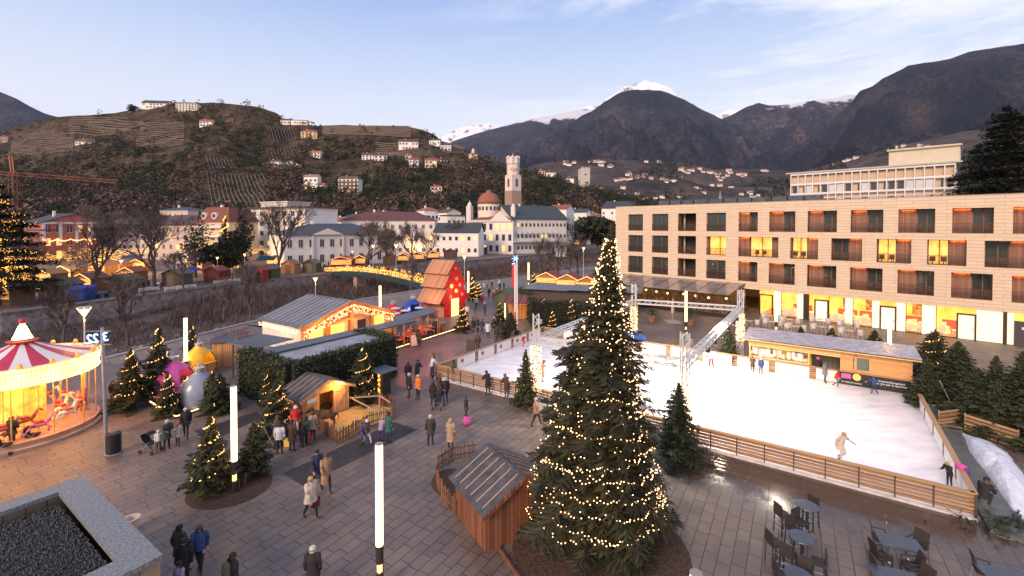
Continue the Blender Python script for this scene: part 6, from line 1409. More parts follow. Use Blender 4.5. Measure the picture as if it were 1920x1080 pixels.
for i, (px, by, ty, wh) in enumerate(((228, 549, 486, 'in front of the olive stall on the far promenade'), (408, 527, 481, 'beside the dark red stall across the river'), (459, 520, 475, 'above the stall with the red annex'), (354, 520, 479, 'beside the white tent across the river'), (661, 500, 470, 'in front of the red stall by the bridge head'), (700, 520, 458, 'left of the two on the bridge'), (743, 528, 457, 'right of the two on the bridge'), (1032, 470, 440, 'beyond the red-roofed market houses'))): street_lamp(px, by, ty, 'pale lamp ' + wh, glow=.35 if i not in (0, 1) else .6)
# --- café tables, stools and chairs in the near right corner
wick = M('wicker_dark', (.022, .018, .017), (.055, .042, .038), 30, .6, .6, bd=.005); tabm = M('table_slate', (.045, .055, .075), (.075, .088, .11), 5, .3); chrome = M('chrome', (.7, .7, .72), rough=.25, metal=1)
stool = thing('bar_stool', 'dark wicker bar stool', 'bar stool', group='dark wicker bar stools round the high tables')
m = MB(); m.box((0, 0, .76), (.42, .42, .08)); m.build('seat', wick, stool); m = MB(); m.box((0, .20, .98), (.42, .05, .42)); m.build('backrest', wick, stool)
for x_ in (-1, 1):
    for y_ in (-1, 1): m = MB(); m.bar((x_ * .18, y_ * .18, .74), (x_ * .21, y_ * .21, 0), .045); m.build('leg', wick, stool)
m = MB()
for z in (.25, .45):
    for a_, b2_ in (((-.2, -.2), (.2, -.2)), ((.2, -.2), (.2, .2)), ((-.2, .2), (.2, .2)), ((-.2, -.2), (-.2, .2))):
        if z > .3 and a_[1] != b2_[1]: continue
        m.tube((*a_, z), (*b2_, z), .013, n=5)
m.tube((-.2, .2, .25), (-.2, .2, .45), .012, n=4); m.build('footrest', chrome, stool)
hit = thing('high_table', 'round slate-topped high table', 'high table', group='round high tables in the near corner')
m = MB(); m.lathe([(.001, 1.05), (.40, 1.05), (.41, 1.07), (.40, 1.09), (.001, 1.09)], n=32); m.build('tabletop', tabm, hit); m = MB(); m.tube((0, 0, .1), (0, 0, 1.05), .035); m.build('column', M('col_dark', (.03, .03, .035), rough=.4), hit)
for k in range(4): a_ = k * pi / 2 + .4; m = MB(); m.tube((0, 0, .12), (.34 * cos(a_), .34 * sin(a_), .02), .018, n=6); m.build('leg', chrome, hit)
ch_ = thing('cafe_chair', 'dark wicker armchair', 'chair', group='dark wicker chairs round the low tables')
m = MB(); m.box((0, 0, .44), (.48, .46, .07)); m.build('seat', wick, ch_); m = MB(); m.slab((-.24, .2, .46), (.24, .2, .46), (.22, .32, .95), (-.22, .32, .95), .04); m.build('backrest', wick, ch_)
for x_ in (-1, 1):
    m = MB(); m.bar((x_ * .25, .22, .66), (x_ * .25, -.2, .64), .04, .03); m.bar((x_ * .25, -.2, .64), (x_ * .24, -.2, 0), .03); m.build('armrest', wick, ch_)
    m = MB(); m.bar((x_ * .22, .2, .44), (x_ * .23, .26, 0), .03); m.build('leg', chrome, ch_)
lt = thing('low_table', 'rectangular slate-topped low table', 'table', group='slate-topped low tables in the near corner')
m = MB(); m.b2(-.62, -.4, .70, .62, .4, .74); m.build('tabletop', tabm, lt)
for x_ in (-1, 1): m = MB(); m.bar((x_ * .35, 0, .7), (x_ * .35, 0, .05), .07); m.bar((x_ * .35, -.3, .03), (x_ * .35, .3, .03), .06, .05); m.build('leg', chrome, lt)
def at(px, py, z): return G(px, py, z) - Vector((0, 0, z))
for px, py, wh in ((1513, 947, 'farthest one, next to the rink fence side'), (1503, 1006, 'middle one of the left row'), (1497, 1078, 'nearest one, cut by the bottom edge')): place(hit, at(px, py, 1.09), 0, 'round slate-topped high table, ' + wh)
for px, py, rz, wh in ((1467, 957, 100, 'alone on the left of the farthest high table'), (1520, 945, -60, 'partly hidden behind the farthest high table'), (1501, 972, 20, 'between the far and middle high tables, right'), (1489, 985, 10, 'between the far and middle high tables, left'), (1452, 1010, 95, 'leftmost, its back to the left of the middle table'), (1478, 1030, 130, 'at the near left of the middle high table'), (1536, 1046, -120, 'at the near right of the middle high table'), (1468, 1072, 80, 'left of the nearest high table'), (1512, 1068, -20, 'dark and half hidden right of the nearest high table')): place(stool, at(px, py, .9), R(rz), 'dark wicker bar stool, ' + wh)
for px, py, rz, wh in ((1686, 1016, 22, 'farthest one, upper middle of the corner'), (1678, 1080, 22, 'just below the farthest, cut by the bottom edge'), (1885, 1078, 15, 'at the bottom right corner')): place(lt, at(px, py, .74), R(-rz), 'rectangular slate-topped low table, ' + wh)
for px, py, rz, wh in ((1650, 990, 60, 'at the far left corner of the farthest table'), (1652, 1022, 85, 'on the left of the farthest table'), (1720, 1005, -70, 'on the far right of the farthest table'), (1710, 1042, -110, 'on the near right of the farthest table'), (1653, 1050, 80, 'left of the second table, below the others'), (1728, 1072, -80, 'right of the second table at the bottom edge'), (1845, 1050, 60, 'alone left of the table in the corner')): place(ch_, at(px, py, .8), R(rz), 'dark wicker armchair, ' + wh)
# --- pushchairs, board signs, barrels, heaters
pc = thing('pushchair', 'pushchair', 'pushchair', group='pushchairs on the plaza')
m = MB(); m.box((0, .05, .5), (.42, .5, .08)); m.slab((-.21, .25, .5), (.21, .25, .5), (.21, .42, .95), (-.21, .42, .95), .05); m.lathe([(.3, -.23), (.3, .23)], (0, 0, 0), 8) if False else None; m.build('seat', CL['black'], pc)
m = MB(); n_ = 8; vs = [Vector((x_, .12 + .3 * cos(R(20 + 120 * k / n_)), .78 + .3 * sin(R(20 + 120 * k / n_)))) for x_ in (-.23, .23) for k in range(n_ + 1)]; m.add(vs, [(k, k + 1, n_ + 2 + k, n_ + 1 + k) for k in range(n_)]); m.build('hood', CL['black'], pc)
m = MB()
for x_ in (-.24, .24): m.bar((x_, -.35, .12), (x_, .62, 1.0), .025); m.bar((x_, .38, .12), (x_, -.1, .6), .025)
m.bar((-.24, .62, 1.0), (.24, .62, 1.0), .03); m.build('frame', steel, pc)
for x_ in (-1, 1):
    for y_ in (-.35, .38): m = MB(); m.tube((x_ * .25, y_, .11), (x_ * .29, y_, .11), .11, n=12); m.build('wheel', shoe_m, pc)
for px, py, rz, wh in ((64, 832, 115, 'empty black pushchair in front of the carousel'), (10, 852, 110, 'pushchair at the left edge, cut off'), (283, 848, 80, 'pushchair pushed by the couple near the bauble firs'), (823, 708, -50, 'pushchair among the dark group near the rink corner'), (515, 836, 60, 'pushchair in the crowd left of the straw yard'), (822, 765, -10, 'pushchair in the group of three at the rink corner')): place(pc, G(px, py), R(rz), wh)
def board_sign(px, py, label, face_m, rz, h=1.3):
    o = thing('board_sign', label, 'board sign', G(px, py), rz); m = MB()
    for x_ in (-.36, .36): m.bar((x_, 0, 0), (x_, .12, h), .05); m.bar((x_, .42, 0), (x_, .14, h), .05)
    m.bar((-.36, .12, h), (.36, .12, h), .05); m.build('frame', edge, o); m = MB(); m.slab((-.33, .02, .2), (.33, .02, .2), (.33, .1, h - .08), (-.33, .1, h - .08), .02); m.build('face', face_m, o)
board_sign(776, 652, 'white A-board menu sign in front of the restaurant terrace', white_pl, R(20)); board_sign(881, 662, 'brown-framed blackboard behind the left end of the rink', M('slate_board', (.06, .05, .045), rough=.6), R(-10))
ba = thing('barrel_table', 'wooden barrel table with a round top at the terrace end', 'barrel table', G(831, 622)); m = MB(); m.lathe([(.3, 0), (.38, .45), (.38, .55), (.3, 1.0)], n=18); m.build('barrel', planks('barrel_wood', (.30, .16, .08), (.42, .25, .13), .12, 'X'), ba); m = MB(); m.lathe([(.001, 1.0), (.55, 1.0), (.55, 1.05), (.001, 1.05)], n=20); m.build('tabletop', M('grey_top', (.25, .22, .2)), ba)
ht = thing('patio_heater', 'patio heater', 'patio heater', group='mushroom patio heaters on the terrace'); m = MB(); m.lathe([(.25, 0), (.25, .7), (.05, .75), (.04, 2.0), (.12, 2.02), (.12, 2.15)], n=12); m.build('stand', steel, ht); m = MB(); m.lathe([(.55, 2.15), (.5, 2.22), (.12, 2.32), (.001, 2.34)], n=20); m.build('reflector', M('reflector', (.72, .72, .76), rough=.25, metal=.5), ht); m = MB(); m.lathe([(.11, 2.03), (.11, 2.14)], n=10); m.build('burner', M('burner', (1, .4, .1), emit=(1, .3, .05), es=6), ht)
for px, py, wh in ((742, 576, 'beside the chalet right post'), (741, 585, 'slightly below, nearer the awning'), (760, 580, 'middle one before the blue bauble'), (786, 575, 'right of the blue bauble'), (834, 560, 'by the red tree-shaped house')): place(ht, at(px, py, 2.3), 0, 'mushroom patio heater, ' + wh)
redseat = thing('terrace_bench', 'red bench', 'bench', group='red benches on the restaurant terrace'); m = MB(); m.box((0, 0, .42), (1.6, .35, .06)); m.build('seat', CL['red'], redseat); m = MB(); m.box((0, .18, .7), (1.6, .04, .4)); m.build('backrest', CL['red'], redseat)
for x_ in (-.7, .7): m = MB(); m.box((x_, 0, .2), (.06, .3, .4)); m.build('leg', shoe_m, redseat)
rt = thing('terrace_table', 'table', 'table', group='tables on the restaurant terrace'); m = MB(); m.box((0, 0, .74), (1.5, .7, .05)); m.build('tabletop', M('table_lit', (.55, .3, .12)), rt)
for x_ in (-.6, .6): m = MB(); m.box((x_, 0, .36), (.07, .5, .72)); m.build('leg', shoe_m, rt)
for i, (px, py, wh) in enumerate(((741, 642, 'nearest the hedge end'), (762, 634, 'second from the hedge'), (780, 632, 'in the middle under the awning'), (797, 622, 'under the right part of the awning'), (812, 616, 'last one before the barrel'))):
    g = G(px, py + 8); place(rt, g, R(-35), 'terrace table ' + wh); place(redseat, g + EU * .0 + EV * -.75, R(-35 + 180), 'red bench in front of the terrace table ' + wh)
pk = thing('pink_case', 'round bright pink bag on the paving beside the child', 'bag', G(876, 796)); m = MB(); m.lathe([(.12, .02), (.24, .1), (.27, .28), (.2, .45), (.001, .5)], n=14); m.build('bag', CL['pink'], pk); m = MB(); m.lathe([(.06, .5), (.04, .58)], n=8); m.build('handle', CL['burgundy'], pk)
lp = thing('light_pillar', 'dark square pillar with a flat roof and a garland of lights at the hedge end', 'pillar', G(719, 745), PA); m = MB(); m.b2(-.35, -.35, 0, .35, .35, 1.9); m.build('shaft', M('pillar_dark', (.03, .024, .02)), lp); m = MB(); m.b2(-.75, -.75, 1.9, .75, .75, 1.98); m.build('roof', pd, lp)
m = MB(); rg = random.Random(2)
for i in range(70): m.octa((rg.uniform(-.1, .12), -.4, rg.uniform(.2, 1.75)), .035)
x = m.build('bulbs', bulb_yellow, lp); x['kind'] = 'stuff'
# small market stalls on this bank
def stall(px, py, w_, l_, rz, label, roofc, wallc=(.45, .22, .08), ez=2.0, rz_=2.8, lit=True, open_=True, group=None, cat='market stall', eb=2.2, loc=None):
    g = loc or G(px, py); rm = M('stall_roof_%.2f_%.2f_%.2f' % roofc, tuple(v * .75 for v in roofc), roofc, 2, .7); wm = planks('stall_wall_%.2f_%.2f' % wallc[:2], tuple(v * .75 for v in wallc), wallc, .2, 'XY')
    o = gable_hut('market_stall', label, cat, g, rz, w_, l_, ez, rz_, rm, wm, over=.25)
    if group: o['group'] = group
    if lit:
        m = MB(); m.b2(.15, -.03, .95, w_ - .15, -.005, ez - .05); m.build('serving_hatch', M('hatch_lit', (1, .30, .05), (1, .62, .2), 2, emit=(1, .46, .11), es=eb * .6), o)
        m = MB(); m.b2(.1, -.3, .88, w_ - .1, 0, .94); m.build('counter', wm, o)
        m = MB(); rg = random.Random(int(px)); s = (rz_ - ez) / (w_ / 2)
        for i in range(60): x_ = w_ * i / 59; m.octa((x_, -.32, rz_ - s * abs(x_ - w_ / 2) - .03), .05)
        x = m.build('edge_lights', bulb, o); x['kind'] = 'stuff'
    else:
        m = MB(); m.b2(w_ * .3, -.03, 0, w_ * .7, -.005, ez * .92); m.build('door', rm, o)
    return o
s1 = stall(0, 0, 2.6, 4.6, R(-20), 'small open stall with brown ribbed roof and lit posts behind the rink', (.20, .055, .045), (.52, .25, .09), loc=G(941, 604), ez=2.2, rz_=2.9, lit=False)
s1b = thing('open_stall', 'open timber stall with dark red roof and light-wrapped posts by the rink corner', 'market stall', G(947, 602), R(-12)); C.objects.unlink(s1) if False else None
for ch2 in list(s1.children):
    for c3 in list(ch2.children): bpy.data.objects.remove(c3)
    bpy.data.objects.remove(ch2)
bpy.data.objects.remove(s1)
m = MB(); m.b2(.0, 1.9, 0, 3.9, 2.0, 2.3); m.b2(3.8, 0, 0, 3.9, 2, 2.3); m.build('wall', planks('stall_orange', (.45, .2, .06), (.6, .3, .1), .2, 'XY'), s1b); m = MB(); m.slab((-.3, -.5, 2.35), (4.2, -.5, 2.35), (4.2, 2.3, 2.95), (-.3, 2.3, 2.95), .08); m.build('roof', planks('stall_red_roof', (.14, .04, .04), (.2, .06, .055), .9, 'X'), s1b)
for x_ in (.05, 3.85): m = MB(); m.tube((x_, -.1, 0), (x_, -.1, 2.35), .07); m.build('post', wallp, s1b); m = MB(); m.b2(x_ - .05, -.2, .1, x_ + .05, -.17, 2.3); m.build('light_strip', led, s1b)
lamp('stall_light', 'POINT', (2, .8, 2.0), 60, (1, .5, .15), .2, parent=s1b)
stall(928, 578, 3.0, 3.0, R(-35), 'green-roofed stall with a lit post left of the red-roofed open stall', (.09, .13, .08), (.09, .10, .05), lit=False, ez=2.1, rz_=2.8)
for px, by, wh in ((1004, 538, 'leftmost'), (1042, 543, 'middle'), (1078, 548, 'rightmost')):
    stall(px, by, 4.6, 3.4, R(-25), wh + ' of the three red-roofed stalls behind the long hedge', (.26, .05, .04), (.5, .2, .06), group='red-roofed stalls behind the hedge', ez=1.9, rz_=3.0, eb=.8)
bx_ = thing('open_booth', 'plain timber booth beside the yellow bauble', 'booth', G(398, 690), R(20)); m = MB(); m.b2(0, 0, 0, 1.5, .06, 2.1); m.b2(0, .06, 0, .06, 1.5, 2.1); m.b2(1.44, .06, 0, 1.5, 1.5, 2.1); m.build('wall', wallp, bx_); m = MB(); m.slab((-.1, -.2, 2.1), (1.6, -.2, 2.1), (1.6, 1.7, 2.3), (-.1, 1.7, 2.3), .05); m.build('roof', felt, bx_)
palisade('paling_fence', 'pale orange paling fence left of the chalet, partly behind firs', [G(395, 652), G(428, 640), G(468, 628)], 1.1, .16, seed=3)
# ================================================================ EVERYONE ON THE PLAZA
def pp(px, hy, label, top, leg='black', hair=('short', 'dark'), pose='stand', face=0, h=1.7, L_=.25, bulk=1.0, **k): return person(px, hy, label, top, leg, hair, pose, R(face), h, L_, bulk, **k)
pp(586, 1023, 'standing alone in a black coat seen from behind, nearest the bottom middle', 'black', 'charcoal', ('short', 'grey'), face=185, L_=.2)
o, J = pp(436, 1036, 'hooded, in black with a rucksack, at the bottom left of the plaza', 'black', 'black', ('short', 'dark'), face=150)
rk = thing('rucksack', 'dark rucksack on the back of the hooded walker', 'rucksack', o.matrix_basis @ Vector((0, .2, 1.25)), R(150)); m = MB(); m.lathe([(.12, -.25), (.17, -.1), (.16, .15), (.08, .24), (.001, .25)], n=10, sy=.7); m.build('bag', CL['olive'], rk)
pp(374, 984, 'woman in a blue jacket with dark jeans, walking beside the others near the granite block', 'blue', 'black', ('long', 'brown'), 'walk', 20, 1.68, 0)
pp(345, 1008, 'woman in a black coat with fur collar carrying a cream bag near the granite block', 'black', 'black', ('long', 'dark'), 'stand', 10, 1.7, .3)
pp(336, 983, 'dark figure behind the woman in the fur-collared coat', 'charcoal', 'black', ('short', 'dark'), 'walk', 160)
pp(336, 1052, 'child in a lilac jacket at the bottom edge near the granite block', 'lilac', 'black', ('long', 'dark'), 'phone', -20, 1.35, 0)
o, J = pp(582, 893, 'woman in a cream padded coat carrying a burgundy bag across the plaza', 'cream', 'black', ('short', 'blond'), 'walk', 60, 1.75, .2, 1.2); held_bag(o, J, CL['burgundy'], label='burgundy bag carried by the woman in the cream coat')
pp(611, 850, 'walker in a long brown coat just above the woman in cream', 'tan', 'black', ('short', 'brown'), 'walk', 40, 1.75, .5)
pp(594, 843, 'walker in dark navy beside the one in the brown coat', 'navy', 'black', ('short', 'dark'), 'walk', 40, 1.75)
pp(807, 777, 'bald man in a dark coat standing left of the beige padded coat', 'charcoal', 'black', ('short', 'grey'), 'stand', 190, 1.75, .2)
pp(845, 784, 'person in a long beige quilted coat in the open plaza', 'beige', 'black', ('hood', 'beige'), 'stand', 160, 1.68, .45, 1.05)
pp(874, 743, 'child in dark clothes and a woolly hat beside the pink bag', 'black', 'black', ('hat', 'navy'), 'stand', -70, 1.3)
pp(767, 699, 'grey-haired man in a long black coat left of the orange jacket', 'black', 'charcoal', ('short', 'grey'), 'stand', -60, 1.75, .3)
pp(784, 702, 'white-haired man in a bright orange jacket', 'orange', 'black', ('short', 'grey'), 'stand', -40, 1.75, .1)
pp(765, 679, 'woman with dark hair behind the grey-haired man', 'black', 'charcoal', ('long', 'dark'), 'stand', 0, 1.65)
pp(782, 674, 'man in black pushing towards the rink corner', 'black', 'black', ('short', 'dark'), 'push', 60, 1.75)
pp(809, 668, 'woman in a white and navy jacket leaning at the left rink corner', 'white', 'jeans', ('long', 'brown'), 'lean', 120, 1.7, 0)
pp(813, 662, 'second figure in a pale jacket behind the rink corner', 'cream', 'navy', ('short', 'brown'), 'stand', 100, 1.7, 0)
pp(812, 716, 'woman in a dark skirt coat in the group of three near the rink corner', 'black', 'black', ('long', 'dark'), 'stand', 170, 1.65, .3)
pp(824, 700, 'person in dark brown in the middle of the group of three', 'brown', 'black', ('short', 'brown'), 'stand', 100, 1.72, .2)
pp(835, 707, 'tall man in black at the right of the group of three', 'black', 'navy', ('short', 'grey'), 'stand', 200, 1.78, .2)
pp(915, 697, 'man with an orange bag leaning on the near rink fence', 'black', 'black', ('short', 'dark'), 'lean', 215, 1.75)
pp(950, 703, 'man in brown leaning on the near rink fence right of the orange bag', 'brown', 'jeans', ('short', 'brown'), 'lean', 215, 1.72)
pp(1005, 745, 'man in a tan jacket walking past the near fir at the fence', 'tan', 'black', ('short', 'grey'), 'walk', 90, 1.75, .1)
ice_z = .12
pp(851, 675, 'skater holding the left barrier, in a patterned jacket', 'olive', 'grey', ('long', 'dark'), 'stand', 60, 1.6, z=ice_z)
pp(960, 618, 'skater in brown at the left end panels', 'brown', 'navy', ('short', 'dark'), 'skate', 100, 1.7, z=ice_z)
pp(981, 628, 'child skater in red near the far left corner', 'red', 'red', ('hat', 'white'), 'skate', 40, 1.2, 0, z=ice_z)
pp(1015, 676, 'skater in tan beside the near left truss tower', 'tan', 'beige', ('short', 'brown'), 'skate', 80, 1.7, z=ice_z)
pp(1334, 655, 'skater in a white top and red trousers at the far barrier', 'white', 'red', ('short', 'brown'), 'skate', -30, 1.65, 0, z=ice_z)
pp(1411, 669, 'child in brown at the left end of the kiosk counter', 'brown', 'brown', ('short', 'brown'), 'lean', 150, 1.35, z=ice_z)
pp(1427, 671, 'child in pale blue at the kiosk counter', 'blue', 'jeans', ('hat', 'white'), 'stand', 170, 1.3, 0, z=ice_z)
pp(1534, 669, 'person in black with a pink hat in front of the kiosk opening', 'black', 'charcoal', ('hat', 'pink'), 'stand', -20, 1.7, z=ice_z)
pp(1547, 677, 'person in a grey jacket beside the pink hat at the kiosk', 'grey', 'jeans', ('short', 'brown'), 'stand', 60, 1.65, z=ice_z)
pp(1568, 694, 'child skater in a bright red jacket below the kiosk opening', 'red', 'teal', ('short', 'brown'), 'skate', 60, 1.3, 0, z=ice_z)
pp(1640, 706, 'child skater in blue and violet before the black banner', 'blue', 'navy', ('hat', 'violet'), 'skate', -60, 1.3, 0, z=ice_z)
pp(1576, 808, 'pale skater alone in the middle of the ice', 'cream', 'cream', ('short', 'blond'), 'skate', 10, 1.6, z=ice_z)
pp(1781, 866, 'child in black skating at the near right end of the barrier', 'black', 'black', ('short', 'blond'), 'lean', -80, 1.2, 0, z=ice_z)
pp(1842, 898, 'man in black crouching outside the right end of the rink', 'black', 'black', ('short', 'dark'), 'crouch', 110, 1.75, .1)
pj = thing('pink_jacket', 'crumpled pink and purple jacket hung on the right barrier', 'jacket', RK(0, 2.3, 1.12), PA); m = MB(); rg = random.Random(3)
m.lathe([(.001, -.03), (.14, -.02), (.19, .04), (.15, .13), (.07, .18), (.001, .18)], n=14, sx=1.1, sy=1.3); m.v = [(x + .07 * noise.noise((x * 6, y * 6, z * 9)), y + .05 * noise.noise((x * 7, 3, z)), z + .06 * noise.noise((x * 5, y * 5, 7))) for x, y, z in m.v]; m.build('cloth', CL['pink'], pj, smooth=True); m = MB(); m.box((.15, -.2, -.1), (.2, .05, .4)); m.build('sleeve', CL['violet'], pj)
# round the straw yard
pp(517, 779, 'man in dark brown bending over a pushchair left of the white jacket', 'charcoal', 'jeans', ('short', 'brown'), 'push', 140, 1.75)
o, J = pp(524, 793, 'woman in a white jacket with a dark strap across her back', 'white', 'black', ('short', 'dark'), 'stand', 190, 1.68, 0)
pp(547, 787, 'person in a long dark brown coat at the stake fence', 'brown', 'navy', ('short', 'dark'), 'stand', 170, 1.72, .3)
yb = thing('yellow_bag', 'yellow carrier bag on the ground beside the dark brown coat', 'bag', G(540, 836)); m = MB(); m.b2(-.18, -.1, 0, .18, .1, .38); m.build('bag', CL['orange'] if False else M('bag_yellow', (.75, .55, .1)), yb); m = MB(); m.path([(-.1, 0, .38), (-.06, 0, .5), (.06, 0, .5), (.1, 0, .38)], .012, 4); m.build('handle', shoe_m, yb)
pp(554, 760, 'person in a red and white knitted jacket by the lit stable post', 'red', 'white', ('hat', 'white'), 'stand', 30, 1.68, .05)
pp(566, 800, 'small child in dark clothes at the stake fence', 'charcoal', 'black', ('short', 'brown'), 'stand', 160, 1.15)
pp(574, 780, 'woman in dark green behind the beige coat at the stake fence', 'green', 'black', ('long', 'dark'), 'stand', 130, 1.62)
o, J = pp(585, 771, 'person in a pale pink coat holding a red gift bag at the stake fence', 'beige', 'black', ('short', 'brown'), 'stand', 200, 1.68, .2)
rb_ = held_bag(o, J, CL['red'], (.5, .16, .42), 'R', label='large red gift bag with a gold emblem, held by the pale pink coat'); m = MB(); m.tube((0, -.09, -.32), (0, -.1, -.32), .1, n=8); m.build('emblem', gold, rb_); rb_.rotation_euler = (0, 0, R(-10))
pp(688, 786, 'child in a lime and white jacket outside the straw yard', 'olive', 'white', ('hat', 'white'), 'walk', 60, 1.45, 0)
pp(681, 790, 'child in blue and violet left of the lime jacket', 'violet', 'jeans', ('short', 'brown'), 'walk', 60, 1.4, 0)
pp(714, 784, 'child in a lilac top at the right of the straw yard', 'lilac', 'violet', ('short', 'blond'), 'lean', 160, 1.35, 0)
pp(729, 772, 'man in dark teal at the right end of the straw yard', 'teal', 'navy', ('short', 'dark'), 'stand', 140, 1.75)
# left side
pp(211, 713, 'girl in black standing alone between the carousel and the firs', 'black', 'black', ('long', 'brown'), 'stand', 80, 1.6, .15)
pp(348, 764, 'man in black walking in front of the bauble bed', 'black', 'black', ('short', 'grey'), 'walk', 30, 1.75, .15)
pp(333, 794, 'child in a pale coat beside the man in black', 'cream', 'charcoal', ('hat', 'pink'), 'walk', 30, 1.25, .2)
pp(312, 786, 'woman in dark green pushing a pushchair near the bauble bed', 'green', 'black', ('short', 'grey'), 'push', 60, 1.68)
pp(297, 806, 'child in a white top with red sleeves beside the pushchair', 'white', 'navy', ('hat', 'white'), 'stand', 40, 1.15, 0)
pp(21, 780, 'man in black with hands raised in front of the carousel', 'black', 'charcoal', ('short', 'brown'), 'phone', 175, 1.78, .15, 1.1)
# the middle distance
pp(785, 618, 'man in a brown jacket and jeans reading the white menu board', 'olive', 'jeans', ('short', 'dark'), 'stand', 190, 1.75)
pp(896, 627, 'woman in a brown coat just left of the left rink barrier', 'brown', 'black', ('long', 'brown'), 'stand', 0, 1.7, .2)
mid = [(876, 572, 'white', 'black', 'person in a white jacket walking past the lit corner fir'), (889, 579, 'grey', 'jeans', 'woman in grey on the path right of the white jacket'), (909, 567, 'charcoal', 'black', 'person in a long dark coat alone on the path'), (893, 556, 'white', 'black', 'person in a white top by the brightly lit firs'), (903, 554, 'red', 'red', 'person dressed in red with a white hat'), (917, 540, 'black', 'black', 'tall dark figure beyond the red costume'), (925, 545, 'red', 'black', 'person in a red jacket left of the green-roofed stall'), (932, 540, 'burgundy', 'black', 'person in burgundy left of the green-roofed stall'),
       (888, 597, 'black', 'jeans', 'leftmost of the row of four in dark coats'), (896, 596, 'charcoal', 'black', 'second of the row of four in dark coats'), (904, 598, 'navy', 'navy', 'third of the row of four, in navy'), (915, 603, 'white', 'black', 'woman with a white shawl at the end of the row of four'), (927, 594, 'black', 'black', 'dark figure between the white shawl and the stall fir'), (939, 601, 'black', 'charcoal', 'man in black walking towards the rink corner'), (931, 612, 'brown', 'brown', 'person in brown near the far left rink corner'), (953, 583, 'charcoal', 'jeans', 'man at the open stall counter'), (958, 585, 'navy', 'black', 'second person at the open stall counter'),
       (937, 529, 'black', 'black', 'left of two dark figures beyond the green roof'), (945, 529, 'charcoal', 'black', 'right of two dark figures beyond the green roof'), (953, 538, 'black', 'black', 'dark figure sitting low right of the green-roofed stall'), (908, 528, 'white', 'grey', 'pale figure near the bridge end'), (914, 524, 'grey', 'black', 'grey figure near the bridge end'), (922, 526, 'burgundy', 'black', 'small figure in burgundy far along the path'), (936, 522, 'cream', 'black', 'small cream figure far along the path'),
       (1027, 503, 'black', 'black', 'leftmost dark walker on the river path'), (1047, 504, 'charcoal', 'black', 'lone walker in the middle of the river path'), (1066, 506, 'grey', 'black', 'left one of a couple on the river path'), (1073, 507, 'brown', 'black', 'right one of a couple on the river path'), (1120, 500, 'navy', 'black', 'walker on the river path near the tree top')]
hp = [('short', 'dark'), ('long', 'brown'), ('short', 'grey'), ('hat', 'charcoal'), ('short', 'brown')]
for i, (px, hy, t_, l_, lab) in enumerate(mid): pp(px, hy, lab, t_, l_, hp[i % 5] if t_ != 'red' else ('hat', 'white'), ('stand', 'walk', 'stand')[i % 3], (i * 67) % 360, 1.62 + .05 * (i % 4), .12 * (i % 3))
seat = [(744, 626, 'burgundy', 'at the near left terrace table'), (752, 622, 'charcoal', 'behind the near left terrace table'), (766, 618, 'red', 'at the second terrace table, in red'), (775, 612, 'teal', 'in teal under the middle awning'), (790, 608, 'orange', 'in orange under the awning'), (803, 592, 'blonde', 'blond-haired, at the right awning end'), (812, 603, 'navy', 'in navy before the barrel table'), (818, 598, 'brown', 'standing near the barrel table')]
for i, (px, hy, t_, lab) in enumerate(seat): pp(px, hy, 'terrace guest ' + lab, {'blonde': 'beige'}.get(t_, t_), 'black', ('long', 'blond') if t_ == 'blonde' else hp[i % 5], 'stand' if 'standing' in lab else 'sit', 40 + i * 70, 1.7)
